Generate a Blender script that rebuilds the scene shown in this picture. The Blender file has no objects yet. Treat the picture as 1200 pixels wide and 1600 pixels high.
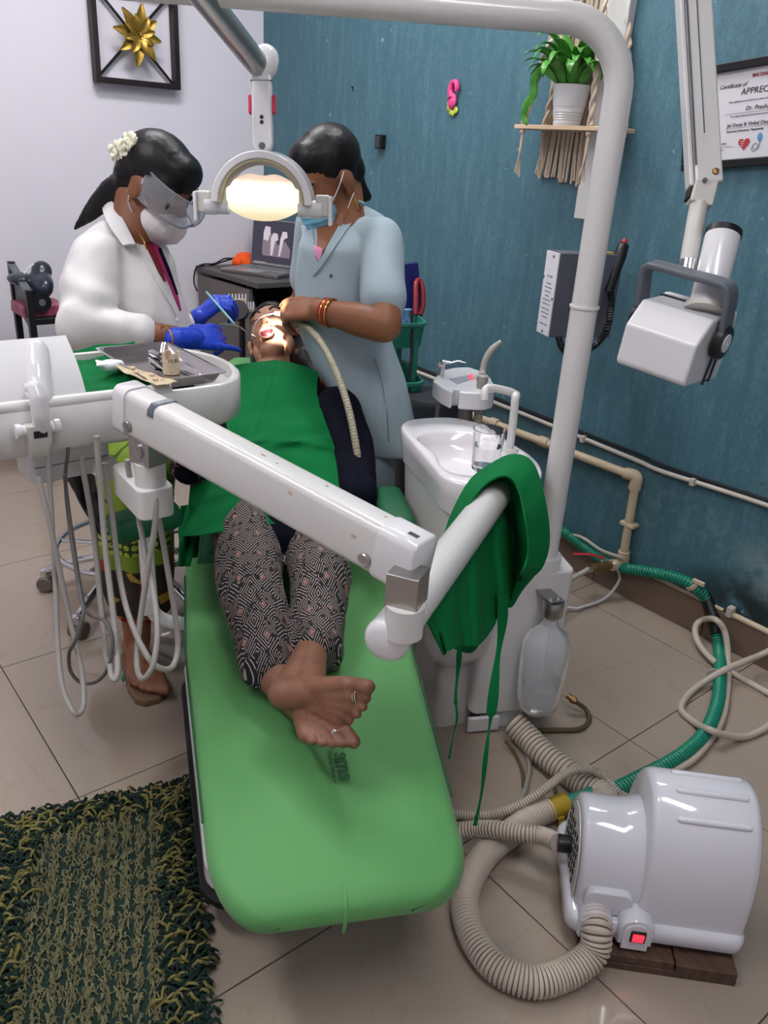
import bpy, bmesh, math, random
import numpy as np
from mathutils import Vector, Matrix, noise
from mathutils.bvhtree import BVHTree
rnd = random.Random(7)
SC = bpy.context.scene
COL = SC.collection
# ---------------------------------------------------------------- camera
CH, FPX, PITCH, ROLL, YAW = 1.36, 1265.12, 0.42017, 0.064176, 0.696239
cy_, sy_ = math.cos(YAW), math.sin(YAW)
FW = Vector((sy_*math.cos(PITCH), cy_*math.cos(PITCH), -math.sin(PITCH)))
_rt = Vector((cy_, -sy_, 0)); _up = _rt.cross(FW)
RT = _rt*math.cos(ROLL) + _up*math.sin(ROLL)
UP = -_rt*math.sin(ROLL) + _up*math.cos(ROLL)
CAM = Vector((0, 0, CH))
cd = bpy.data.cameras.new('camera'); cam = bpy.data.objects.new('camera', cd); COL.objects.link(cam)
cd.sensor_fit = 'VERTICAL'; cd.sensor_height = 24.0; cd.lens = 24.0*FPX/1600.0; cd.clip_start = 0.05
cam.matrix_world = Matrix(((RT.x, UP.x, -FW.x, 0), (RT.y, UP.y, -FW.y, 0), (RT.z, UP.z, -FW.z, CH), (0, 0, 0, 1)))
SC.camera = cam
# ---------------------------------------------------------------- world, exposure
wd = bpy.data.worlds.new('world'); SC.world = wd; wd.use_nodes = True
wd.node_tree.nodes['Background'].inputs[0].default_value = (0.75, 0.8, 0.9, 1)
wd.node_tree.nodes['Background'].inputs[1].default_value = 0.25
SC.view_settings.view_transform = 'Standard'; SC.view_settings.look = 'None'
SC.view_settings.gamma = 1.0; SC.view_settings.use_curve_mapping = False
SC.view_settings.exposure = 0.0
# ceiling fittings, the last two unseen and added as fill light: (x, y, size x, size y, strength)
PANELS = [(1.15, 2.62, .80, .26, 40.0), (1.72, 1.78, .24, .62, 34.0), (-0.4, 1.6, .3, 1.2, 25.0), (0.5, -0.1, .3, 1.2, 19.0)]
LAMP_WATTS = 190.0
CEIL = 2.75

# ---------------------------------------------------------------- measuring
def ray(px, py): return RT*((px-600)/FPX) - UP*((py-800)/FPX) + FW
def W(px, py, d): return CAM + ray(px, py)*d
def Zp(px, py, z):
    r = ray(px, py); return CAM + r*((z-CH)/r.z)
def Xp(px, py, X):
    r = ray(px, py); return CAM + r*(X/r.x)
def Yp(px, py, Y):
    r = ray(px, py); return CAM + r*(Y/r.y)
# dental chair frame: u across (to the right), s from the foot end to the head
AX = Vector((math.sin(math.radians(26.5)), math.cos(math.radians(26.5)), 0)); BX = Vector((AX.y, -AX.x, 0)); UC = .190
def CHP(u, s, z): return BX*(UC+u) + AX*s + Vector((0, 0, z))

# ---------------------------------------------------------------- materials
def lin(c):
    c = c/255.0
    return c/12.92 if c <= .04045 else ((c+.055)/1.055)**2.4
def rgb(r, g, b): return (lin(r), lin(g), lin(b), 1)
class NT:
    def __init__(s, m): s.t = m.node_tree; s.n = s.t.nodes; s.l = s.t.links
    def new(s, typ, **kw):
        n = s.n.new(typ)
        for k, v in kw.items(): setattr(n, k, v)
        return n
    def link(s, a, b): s.l.new(a, b)
    def math(s, op, a, b=None, clamp=False):
        n = s.new('ShaderNodeMath', operation=op); n.use_clamp = clamp
        for i, v in enumerate((a, b)):
            if v is None: continue
            if isinstance(v, (int, float)): n.inputs[i].default_value = v
            else: s.link(v, n.inputs[i])
        return n.outputs[0]
    def mix(s, f, a, b):
        n = s.new('ShaderNodeMix', data_type='RGBA')
        for i, v in ((0, f), (6, a), (7, b)):
            if isinstance(v, (int, float)): n.inputs[i].default_value = v
            elif isinstance(v, tuple): n.inputs[i].default_value = v
            else: s.link(v, n.inputs[i])
        return n.outputs[2]
    def noise(s, scale, detail=3, vec=None, rough=.5):
        n = s.new('ShaderNodeTexNoise'); n.inputs['Scale'].default_value = scale; n.inputs['Detail'].default_value = detail
        n.inputs['Roughness'].default_value = rough
        if vec is not None: s.link(vec, n.inputs['Vector'])
        return n.outputs['Fac']
    def ramp(s, fac, stops, interp='LINEAR'):
        n = s.new('ShaderNodeValToRGB'); n.color_ramp.interpolation = interp
        e = n.color_ramp.elements
        while len(e) < len(stops): e.new(.5)
        for i, (p, c) in enumerate(stops): e[i].position = p; e[i].color = c
        s.link(fac, n.inputs[0]); return n.outputs[0]
    def pos(s): return s.new('ShaderNodeNewGeometry').outputs['Position']
    def scale(s, vec, sc):
        n = s.new('ShaderNodeVectorMath', operation='MULTIPLY'); s.link(vec, n.inputs[0]); n.inputs[1].default_value = sc
        return n.outputs[0]
    def dot(s, vec, d):
        n = s.new('ShaderNodeVectorMath', operation='DOT_PRODUCT'); s.link(vec, n.inputs[0]); n.inputs[1].default_value = d
        return n.outputs['Value']
    def bump(s, h, strength, dist=.01):
        n = s.new('ShaderNodeBump'); n.inputs['Strength'].default_value = strength; n.inputs['Distance'].default_value = dist
        s.link(h, n.inputs['Height']); s.link(n.outputs[0], s.b.inputs['Normal'])
def pm(name, col, rough=.5, metal=0, var=0, vscale=8, bump=0, bscale=200, coat=0, trans=0, emit=None, es=0, ior=1.45, sub=0, alpha=1, spec=.5, stretch=None, sheen=0):
    m = bpy.data.materials.new(name); m.use_nodes = True
    t = NT(m); b = t.n['Principled BSDF']; t.b = b
    b.inputs['Base Color'].default_value = col; b.inputs['Roughness'].default_value = rough
    b.inputs['Metallic'].default_value = metal; b.inputs['Coat Weight'].default_value = coat; b.inputs['Coat Roughness'].default_value = .06
    b.inputs['Transmission Weight'].default_value = trans; b.inputs['IOR'].default_value = ior
    b.inputs['Alpha'].default_value = alpha; b.inputs['Specular IOR Level'].default_value = spec
    if sheen: b.inputs['Sheen Weight'].default_value = sheen
    if emit: b.inputs['Emission Color'].default_value = emit; b.inputs['Emission Strength'].default_value = es
    vec = None
    if var or bump:
        vec = t.pos()
        if stretch: vec = t.scale(vec, stretch)
    if var:
        f = t.noise(vscale, 4, vec)
        lo = tuple(max(0, c*(1-var)) for c in col[:3])+(1,); hi = tuple(min(1, c*(1+var)) for c in col[:3])+(1,)
        t.link(t.ramp(f, [(.3, lo), (.7, hi)]), b.inputs['Base Color'])
    if bump: t.bump(t.noise(bscale, 3, vec), bump, .002)
    m['nt'] = 1
    return m
def T(m):
    t = NT(m); t.b = t.n['Principled BSDF']; return t

# ---------------------------------------------------------------- geometry
class G:
    def __init__(s): s.V = []; s.F = []
    def add(s, V, F):
        o = len(s.V); s.V += [tuple(v) for v in V]; s.F += [tuple(i+o for i in f) for f in F]; return s
    def box(s, c, size, R=None):
        x, y, z = (a/2 for a in size); R = R or Matrix.Identity(3); c = Vector(c)
        V = [c + R @ Vector((sx*x, sy*y, sz*z)) for sx in (-1, 1) for sy in (-1, 1) for sz in (-1, 1)]
        return s.add(V, [(0, 1, 3, 2), (4, 6, 7, 5), (0, 4, 5, 1), (2, 3, 7, 6), (0, 2, 6, 4), (1, 5, 7, 3)])
    def tube(s, pts, r, n=10, cap=True, closed=False, flat=None):
        pts = [Vector(p) for p in pts]; m = len(pts)
        rs = list(r) if isinstance(r, (list, tuple)) else [r]*m
        tang = []
        for i in range(m):
            a = pts[(i-1) % m] if (closed or i) else pts[i]; b = pts[(i+1) % m] if (closed or i < m-1) else pts[i]
            t = (b-a); tang.append(t.normalized() if t.length > 1e-9 else Vector((0, 0, 1)))
        t0 = tang[0]; ref = Vector((0, 0, 1)) if abs(t0.z) < .9 else Vector((1, 0, 0))
        if flat is not None: ref = Vector(flat[0])
        nx = (ref - t0*ref.dot(t0)).normalized(); V = []; F = []
        for i in range(m):
            t = tang[i]; nx = (nx - t*nx.dot(t)).normalized(); ny = t.cross(nx)
            for k in range(n):
                an = 2*math.pi*k/n; fx = 1 if flat is None else flat[1]
                V.append(pts[i] + (nx*math.cos(an)*fx + ny*math.sin(an))*rs[i])
        for i in range(m if closed else m-1):
            for k in range(n):
                a = i*n+k; b = i*n+(k+1) % n; c = ((i+1) % m)*n+(k+1) % n; d = ((i+1) % m)*n+k
                F.append((a, b, c, d))
        if cap and not closed:
            F.append(tuple(range(n-1, -1, -1))); F.append(tuple((m-1)*n+k for k in range(n)))
        return s.add(V, F)
    def lathe(s, prof, c=(0, 0, 0), axis=(0, 0, 1), n=32, ref=None, arc=None):
        ax = Vector(axis).normalized(); c = Vector(c)
        rf = Vector(ref) if ref is not None else (Vector((1, 0, 0)) if abs(ax.x) < .9 else Vector((0, 1, 0)))
        x = (rf - ax*rf.dot(ax)).normalized(); y = ax.cross(x); V = []; F = []; m = len(prof)
        for r, h in prof:
            for k in range(n):
                an = 2*math.pi*k/n; V.append(c + ax*h + (x*math.cos(an) + y*math.sin(an))*max(r, 1e-5))
        for i in range(m-1):
            for k in range(n): F.append((i*n+k, i*n+(k+1) % n, (i+1)*n+(k+1) % n, (i+1)*n+k))
        F.append(tuple(range(n-1, -1, -1))); F.append(tuple((m-1)*n+k for k in range(n)))
        return s.add(V, F)
    def prism(s, out, z0, z1, M=None):
        M = M or Matrix.Identity(4); n = len(out)
        V = [M @ Vector((x, y, z0)) for x, y in out] + [M @ Vector((x, y, z1)) for x, y in out]
        F = [tuple(range(n-1, -1, -1)), tuple(range(n, 2*n))] + [(i, (i+1) % n, n+(i+1) % n, n+i) for i in range(n)]
        return s.add(V, F)
    def loft(s, rings, cap=True, closed=True):
        n = len(rings[0]); V = [p for r in rings for p in r]; F = []
        for i in range(len(rings)-1):
            for k in range(n if closed else n-1): F.append((i*n+k, i*n+(k+1) % n, (i+1)*n+(k+1) % n, (i+1)*n+k))
        if cap: F.append(tuple(range(n-1, -1, -1))); F.append(tuple((len(rings)-1)*n+k for k in range(n)))
        return s.add(V, F)
    def ell(s, c, r, R=None, n=16, m=10):
        c = Vector(c); R = R or Matrix.Identity(3); r = (r, r, r) if isinstance(r, (int, float)) else r
        V = []; F = []
        for i in range(m+1):
            th = math.pi*i/m
            for k in range(n):
                ph = 2*math.pi*k/n
                V.append(c + R @ Vector((r[0]*math.sin(th)*math.cos(ph), r[1]*math.sin(th)*math.sin(ph), -r[2]*math.cos(th))))
        for i in range(m):
            for k in range(n): F.append((i*n+k, i*n+(k+1) % n, (i+1)*n+(k+1) % n, (i+1)*n+k))
        return s.add(V, F)
    def cap(s, a, ra, b, rb, n=14):
        a = Vector(a); b = Vector(b); d = b-a; L = d.length
        if L < 1e-6: return s.ell(a, max(ra, rb))
        prof = [(ra*math.sin(t), -ra*math.cos(t)) for t in (0.02, .4, .8, 1.2)] + [(ra, 0), (rb, L)] + [(rb*math.cos(t), L+rb*math.sin(t)) for t in (.4, .8, 1.2, 1.55)]
        return s.lathe(prof, a, d, n)
    def chain(s, pts, n=14):
        for (a, ra), (b, rb) in zip(pts, pts[1:]): s.cap(a, ra, b, rb, n)
        return s
    def grid(s, f, nu, nv, closed_u=False):
        V = [f(i/(nu-1) if not closed_u else i/nu, j/(nv-1)) for j in range(nv) for i in range(nu)]
        F = [(j*nu+i, j*nu+(i+1) % nu, (j+1)*nu+(i+1) % nu, (j+1)*nu+i) for j in range(nv-1) for i in range(nu if closed_u else nu-1)]
        return s.add(V, F)
    def sheet(s, P, th, nrm=None):
        """thick sheet from a 2-D array of points P[j][i]"""
        nv = len(P); nu = len(P[0]); A = [[Vector(p) for p in r] for r in P]; B = []
        for j in range(nv):
            row = []
            for i in range(nu):
                du = A[j][min(i+1, nu-1)]-A[j][max(i-1, 0)]; dv = A[min(j+1, nv-1)][i]-A[max(j-1, 0)][i]
                n = du.cross(dv); n = n.normalized() if n.length > 1e-12 else Vector((0, 0, 1)); row.append(A[j][i]-n*th)
            B.append(row)
        V = [p for r in A for p in r]+[p for r in B for p in r]; o = nu*nv; F = []
        for j in range(nv-1):
            for i in range(nu-1):
                a, b, c, d = j*nu+i, j*nu+i+1, (j+1)*nu+i+1, (j+1)*nu+i
                F.append((a, b, c, d)); F.append((o+d, o+c, o+b, o+a))
        ed = [(i, i+1) for i in range(nu-1)] + [(j*nu+nu-1, (j+1)*nu+nu-1) for j in range(nv-1)] + [((nv-1)*nu+i+1, (nv-1)*nu+i) for i in range(nu-1)] + [((j+1)*nu, j*nu) for j in range(nv-1)]
        F += [(b, a, o+a, o+b) for a, b in ed]
        return s.add(V, F)
    def build(s, name, mat, parent=None, bev=0, seg=3, ang=40, smooth=True, fix=True, sub=0):
        me = bpy.data.meshes.new(name); me.from_pydata(s.V, [], s.F)
        return fin(name, me, mat, parent, bev, seg, ang, smooth, fix, sub)
def fin(name, me, mat, parent=None, bev=0, seg=3, ang=40, smooth=True, fix=True, sub=0):
    if fix:
        bm = bmesh.new(); bm.from_mesh(me); bmesh.ops.recalc_face_normals(bm, faces=bm.faces); bm.to_mesh(me); bm.free()
    if mat: me.materials.append(mat)
    if smooth:
        me.shade_smooth(); me.set_sharp_from_angle(angle=math.radians(ang))
    o = bpy.data.objects.new(name, me); COL.objects.link(o)
    if bev:
        b = o.modifiers.new('bevel', 'BEVEL'); b.width = bev; b.segments = seg; b.limit_method = 'ANGLE'; b.angle_limit = math.radians(35); b.harden_normals = True
    if sub:
        m = o.modifiers.new('sub', 'SUBSURF'); m.levels = sub; m.render_levels = sub
    if parent: par(o, parent)
    return o
WORLD = {}
def par(o, p):
    o.parent = p; inv = Matrix.Identity(4); q = p
    o.matrix_parent_inverse = Matrix.Translation(-WORLD.get(p.name, Vector((0, 0, 0))))
def thing(name, label, cat, loc=(0, 0, 0), group=None):
    o = bpy.data.objects.new(name, None); o.empty_display_size = .05; COL.objects.link(o); o.location = loc
    WORLD[o.name] = Vector(loc); o['label'] = label; o['category'] = cat
    if group: o['group'] = group
    return o
def tag(o, label, cat, group=None):
    o['label'] = label; o['category'] = cat
    if group: o['group'] = group
    return o
def struct(o): o['kind'] = 'structure'; return o
def stuff(o): o['kind'] = 'stuff'; return o
def cr(pts, n=8, closed=False):
    P = [Vector(p) for p in pts]; out = []; m = len(P)
    for i in range(m if closed else m-1):
        p0 = P[(i-1) % m] if (closed or i) else P[0]*2-P[1]; p1 = P[i]; p2 = P[(i+1) % m]; p3 = P[(i+2) % m] if (closed or i < m-2) else P[m-1]*2-P[m-2]
        for k in range(n):
            t = k/n
            out.append(.5*((2*p1)+(p2-p0)*t+(2*p0-5*p1+4*p2-p3)*t*t+(3*p1-p0-3*p2+p3)*t**3))
    if not closed: out.append(P[-1])
    return out
def cr1(vals, n=8):
    return [v.x for v in cr([(v, 0, 0) for v in vals], n)]
def resample(pts, step):
    out = [pts[0]]; acc = 0
    for a, b in zip(pts, pts[1:]):
        L = (b-a).length
        while acc + L >= step:
            t = (step-acc)/L; a = a+(b-a)*t; out.append(a.copy()); L = (b-a).length; acc = 0
        acc += L
    return out
def ribbed(pts, r, pitch=.008, depth=.12, n=16):
    """corrugated hose along pts"""
    P = resample(cr(pts, 12), pitch/4); g = G()
    rs = [r*(1-depth if (i % 4) < 2 else 1) for i in range(len(P))]
    return g.tube(P, rs, n)
def rrect(w, h, r, n=5):
    out = []
    for cx, cy, a0 in ((w/2-r, h/2-r, 0), (-w/2+r, h/2-r, 90), (-w/2+r, -h/2+r, 180), (w/2-r, -h/2+r, 270)):
        for k in range(n+1):
            a = math.radians(a0+90*k/n); out.append((cx+r*math.cos(a), cy+r*math.sin(a)))
    return out
def frame(o, x, y, z): return Matrix(((x[0], y[0], z[0], o[0]), (x[1], y[1], z[1], o[1]), (x[2], y[2], z[2], o[2]), (0, 0, 0, 1)))
def basis(x, z):
    x = Vector(x).normalized(); z = Vector(z); z = (z-x*z.dot(x)).normalized(); return Matrix((x, z.cross(x), z)).transposed()
def blob(name, g, mat, parent, vox=.007, smooth=4, disp=None, keep=None):
    """one continuous surface around the shapes collected in g"""
    me = bpy.data.meshes.new(name+'_raw'); me.from_pydata(g.V, [], g.F)
    bm = bmesh.new(); bm.from_mesh(me); bmesh.ops.recalc_face_normals(bm, faces=bm.faces); bm.to_mesh(me); bm.free()
    o = bpy.data.objects.new(name+'_raw', me); COL.objects.link(o)
    m = o.modifiers.new('r', 'REMESH'); m.mode = 'VOXEL'; m.voxel_size = vox
    if smooth:
        k = o.modifiers.new('s', 'SMOOTH'); k.iterations = smooth; k.factor = .5
    dg = bpy.context.evaluated_depsgraph_get(); dg.update()
    me2 = bpy.data.meshes.new_from_object(o.evaluated_get(dg)); me2.name = name
    bpy.data.objects.remove(o); bpy.data.meshes.remove(me)
    if keep or disp:
        bm = bmesh.new(); bm.from_mesh(me2)
        if keep:
            bmesh.ops.delete(bm, geom=[v for v in bm.verts if not keep(v.co)], context='VERTS')
        if disp:
            bm.normal_update(); new = [(v, v.co + v.normal*disp(v.co, v.normal)) for v in bm.verts]
            for v, c in new: v.co = c
        bm.to_mesh(me2); bm.free()
    me2.materials.clear()
    return fin(name, me2, mat, parent, fix=False, ang=180)
def bvh(*objs):
    V = []; F = []
    for o in objs:
        n = len(V); V += [v.co.copy() for v in o.data.vertices]; F += [[i+n for i in p.vertices] for p in o.data.polygons]
    return BVHTree.FromPolygons(V, F)
def hit(B, px, py, off=.003, dflt=None):
    r = ray(px, py).normalized(); h = B.ray_cast(CAM, r)
    if h[0] is None:
        if dflt is None: return None
        return W(px, py, dflt)
    return h[0] - r*off
def patch(name, B, quad, nu, nv, mat, parent, off=.004, th=.004, dflt=2.2):
    """cloth panel lying on a surface: quad = two polylines of pixels (top and bottom or left and right edges)"""
    e0, e1 = quad
    def samp(e, t):
        f = t*(len(e)-1); i = min(int(f), len(e)-2); k = f-i
        return (e[i][0]*(1-k)+e[i+1][0]*k, e[i][1]*(1-k)+e[i+1][1]*k)
    P = []; last = None
    for j in range(nv):
        row = []
        for i in range(nu):
            a = samp(e0, i/(nu-1)); b = samp(e1, i/(nu-1)); t = j/(nv-1)
            x, y = a[0]*(1-t)+b[0]*t, a[1]*(1-t)+b[1]*t
            h = hit(B, x, y, off)
            if h is None: h = W(x, y, last if last else dflt)
            last = (h-CAM).dot(FW); row.append(h)
        P.append(row)
    g = G(); g.sheet(P, th); return g.build(name, mat, parent, ang=60)
def textmesh(body, size, M, mat, name, parent, ext=.0004, align='CENTER', shear=0, bold=0):
    cu = bpy.data.curves.new('t', 'FONT'); cu.body = body; cu.size = size; cu.align_x = align; cu.align_y = 'CENTER'; cu.extrude = ext; cu.shear = shear; cu.offset = bold
    cu.resolution_u = 3
    o = bpy.data.objects.new('t', cu); COL.objects.link(o)
    dg = bpy.context.evaluated_depsgraph_get(); dg.update()
    me = bpy.data.meshes.new_from_object(o.evaluated_get(dg)); bpy.data.objects.remove(o)
    me.transform(M); me.materials.clear(); me.name = name
    return fin(name, me, mat, parent, smooth=False, fix=False)
# ---------------------------------------------------------------- people helpers
def trunk(g, rows, fx=None, n=28, pw=.85):
    """garment trunk: rows (pixel row, left, right, distance, half depth)"""
    rings = []
    for y, xl, xr, d, dr in rows:
        c = W((xl+xr)/2, y, d); hw_ = (xr-xl)/2*d/FPX
        rings.append([c+RTH_*math.copysign(abs(math.cos(t))**pw, math.cos(t))*hw_+FH_*math.copysign(abs(math.sin(t))**pw, math.sin(t))*dr for t in [2*math.pi*k/n for k in range(n)]])
    g.loft(rings)
FH_ = Vector((sy_, cy_, 0)); RTH_ = Vector((cy_, -sy_, 0))
def ridge(p, sc, seed=0):
    return 1-2*abs(noise.noise(p*sc+Vector((seed, seed*2, 1))))
def headshape(g, M, s=1.0, mouth_open=0, nose=1):
    R = M.to_3x3(); c = M.translation
    def L(x, y, z): return c + R @ Vector((x*s, y*s, z*s))
    def E(p, r, Rl=None): g.ell(L(*p), tuple(a*s for a in r), R @ Rl if Rl else R, 20, 14)
    E((-.012, 0, .035), (.094, .074, .083)); E((.03, 0, -.02), (.06, .063, .082)); E((.05, 0, -.09-mouth_open*.4), (.032, .038, .03))
    for q in (-1, 1):
        E((.045, q*.036, -.03), (.032, .026, .03)); E((.02, q*.05, -.07), (.03, .016, .035)); E((.074, q*.030, .022), (.014, .022, .009)); E((.070, q*.031, .003), (.016, .018, .012))
        E((-.012, q*.076, -.008), (.026, .009, .033), Matrix.Rotation(q*.35, 3, 'Z') @ Matrix.Rotation(.25, 3, 'Y'))
        E((-.004, q*.078, -.034), (.012, .008, .012))
        E((.095, q*.011, -.028), (.011, .009, .009))
    g.cap(L(.082, 0, .018), .009*s, L(.106, 0, -.022), .012*s)
    if not mouth_open:
        E((.082, 0, -.055), (.014, .024, .008)); E((.08, 0, -.066), (.013, .021, .008))
def hand(g, wr, f, n, side, curls, s=1.0, thumb=(.5, .75, .35), spread=0, rads=1.0):
    """palm and five separate fingers; f along the fingers, n out of the palm, side +1/-1 thumb side = side*(f x n)"""
    wr = Vector(wr); f = Vector(f).normalized(); n = Vector(n); n = (n-f*n.dot(f)).normalized(); t = f.cross(n)*side
    tips = []
    g.ell(wr+f*.047*s, (.046*s, .036*s, .015*s), basis(f, n)); g.ell(wr+f*.03*s+t*.022*s+n*.006*s, (.032*s, .017*s, .015*s), basis(f+t*.5, n))
    for k, (off, L0, L1, L2, r) in enumerate(((.029, .042, .026, .021, .0092), (.0095, .046, .029, .022, .0094), (-.010, .042, .027, .021, .0088), (-.028, .033, .021, .018, .0078))):
        base = wr+f*(.085-.006*abs(off)*100*.3)*s+t*off*s; r *= s*rads
        g.cap(wr+f*.012*s+t*off*.6*s, .013*s, base, .0115*s, 10)
        a = 0; d0 = (f+t*(spread*(1.5-k)*.12)).normalized(); p = base; pr = r*1.1
        for L, c in zip((L0, L1, L2), curls[k]):
            a += math.radians(c); d = d0*math.cos(a)+n*math.sin(a); q = p+d*L*s; g.cap(p, pr, q, pr*.92, 10); p = q; pr *= .92
        tips.append(p)
    p = wr+f*.022*s+t*.026*s; d = (f*thumb[0]+t*thumb[1]+n*thumb[2]).normalized(); q = p+d*.04*s
    g.cap(p, .0125*s, q, .0105*s*rads, 10); d2 = (d+f*.6+n*.2).normalized(); q2 = q+d2*.032*s; g.cap(q, .0105*s*rads, q2, .0095*s*rads, 10)
    d3 = (d2+f*.35).normalized(); q3 = q2+d3*.022*s; g.cap(q2, .0098*s*rads, q3, .0082*s*rads, 10); tips.append(q3)
    return tips
# ---------------------------------------------------------------- materials used throughout
M = {}
M['white'] = pm('white_paint', rgb(205, 203, 200), .28, coat=.35, var=.02, vscale=6)
M['whiteplastic'] = pm('white_plastic', rgb(214, 213, 214), .22, coat=.5)
M['offwhite'] = pm('off_white_plastic', rgb(196, 193, 186), .35)
M['chrome'] = pm('chrome', rgb(200, 200, 202), .14, 1)
M['steel'] = pm('brushed_steel', rgb(175, 172, 168), .32, 1, var=.06, vscale=60)
M['black'] = pm('black_plastic', rgb(20, 20, 23), .4)
M['blackmat'] = pm('black_matt', rgb(14, 14, 16), .7)
M['greymetal'] = pm('grey_painted_metal', rgb(88, 92, 100), .45, var=.03)
M['darkgrey'] = pm('dark_grey', rgb(52, 54, 58), .5)
M['tubegrey'] = pm('grey_tubing', rgb(150, 146, 140), .45)
M['tubedark'] = pm('dark_grey_tubing', rgb(92, 90, 88), .45)
M['lime'] = pm('lime_cover', rgb(82, 146, 80), .62, var=.03, vscale=5, bump=.12, bscale=900, sheen=.2)
M['green'] = pm('green_cloth', rgb(0, 100, 50), .85, var=.10, vscale=9, bump=.25, bscale=700, spec=.2)
M['darkgreen'] = pm('dark_green_upholstery', rgb(8, 84, 50), .6, var=.08, vscale=12, bump=.2, bscale=500)
M['skin'] = pm('skin', rgb(128, 80, 54), .5, var=.06, vscale=30, bump=.06, bscale=400)
M['skinfoot'] = pm('foot_skin', rgb(150, 98, 74), .5, var=.1, vscale=25, bump=.12, bscale=250)
M['skinpat'] = pm('patient_skin', rgb(164, 116, 92), .5, var=.05, vscale=25, bump=.05, bscale=400)
M['hair'] = pm('black_hair', rgb(10, 8, 9), .42, spec=.35, bump=.35, bscale=220, stretch=(1, 1, .18))
M['coat'] = pm('white_coat_cloth', rgb(212, 209, 208), .8, var=.02, vscale=6, bump=.6, bscale=9, stretch=(1, 1, .6))
M['scrub'] = pm('pale_blue_cloth', rgb(156, 173, 180), .85, var=.03, vscale=7, bump=.3, bscale=10, stretch=(1, 1, .5))
M['navy'] = pm('navy_cloth', rgb(13, 14, 28), .9, var=.25, vscale=30, bump=.3, bscale=300, spec=.15)
M['glove'] = pm('blue_glove', rgb(28, 62, 190), .42, var=.06, vscale=40, bump=.1, bscale=200)
M['mask'] = pm('white_mask', rgb(222, 214, 214), .8, bump=.1, bscale=700)
M['maskblue'] = pm('blue_mask', rgb(120, 182, 208), .8, bump=.25, bscale=300)
M['gold'] = pm('gold_paint', rgb(172, 138, 62), .42, .75, var=.12, vscale=30)
M['goldj'] = pm('gold_jewellery', rgb(210, 160, 80), .25, 1)
M['silver'] = pm('silver', rgb(215, 212, 205), .2, 1)
M['magenta'] = pm('magenta_cloth', rgb(158, 26, 96), .7, var=.25, vscale=20)
M['maroon'] = pm('maroon_cloth', rgb(120, 18, 34), .7)
M['pink'] = pm('pink_cloth', rgb(216, 142, 176), .75)
M['orange'] = pm('orange_cloth', rgb(236, 88, 24), .9, bump=.4, bscale=400)
M['glass'] = pm('clear_glass', (1, 1, 1, 1), .02, trans=1, ior=1.45)
M['clearplastic'] = pm('clear_plastic', (.93, .95, .96, 1), .16, trans=.78, ior=1.12)
M['water'] = pm('water', (.97, .99, .99, 1), .05, trans=1, ior=1.18)
M['wood'] = pm('brown_board', rgb(84, 62, 50), .6, var=.35, vscale=22, stretch=(6, 1, 1), bump=.3, bscale=60)
M['palewood'] = pm('pale_wood', rgb(206, 180, 148), .55, var=.1, vscale=30, stretch=(1, .1, 4))
M['cord'] = pm('cotton_cord', rgb(196, 178, 158), .9, bump=.4, bscale=500)
M['leaf'] = pm('leaf', rgb(74, 142, 52), .35, var=.35, vscale=25)
M['cream'] = pm('cream_plastic', rgb(196, 178, 150), .5, var=.06, vscale=20)
M['conduit'] = pm('conduit_plastic', rgb(186, 178, 168), .5)
M['teal'] = pm('teal_plastic', rgb(46, 132, 112), .4)
M['hoseteal'] = pm('teal_hose', rgb(18, 132, 104), .35)
M['hose'] = pm('beige_hose', rgb(186, 174, 160), .45, var=.05)
M['tealgroove'] = pm('teal_groove', rgb(8, 74, 60), .5)
M['hosegroove'] = pm('hose_groove', rgb(96, 82, 70), .6)
M['red'] = pm('red_plastic', rgb(176, 40, 48), .4)
M['coral'] = pm('coral_red', rgb(206, 48, 84), .45)
M['yellow'] = pm('yellow_tape', rgb(176, 146, 40), .5)
M['blue'] = pm('deep_blue_card', rgb(16, 26, 104), .5)
M['paper'] = pm('paper', rgb(214, 212, 216), .6)
M['ink'] = pm('ink', rgb(52, 50, 58), .8)
M['inkgrey'] = pm('grey_ink', rgb(128, 126, 134), .8)
M['inkgreen'] = pm('green_ink', rgb(30, 92, 48), .7)
M['brass'] = pm('brass', rgb(150, 120, 80), .4, .9)
M['tablegrey'] = pm('table_grey', rgb(78, 74, 72), .5)
M['caster'] = pm('caster_grey', rgb(104, 94, 84), .5)
M['rubber'] = pm('olive_tube', rgb(88, 78, 50), .35)
M['lit'] = pm('lit_lamp_glass', rgb(255, 226, 170), .2, emit=(1.0, .86, .58, 1), es=1.5)
M['ledred'] = pm('red_lit_switch', rgb(200, 20, 30), .3, emit=(1, .03, .06, 1), es=1.6)
for k_ in ('scrub', 'coat'):
    for n_ in M[k_].node_tree.nodes:
        if n_.type == 'BUMP': n_.inputs['Distance'].default_value = .02
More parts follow.
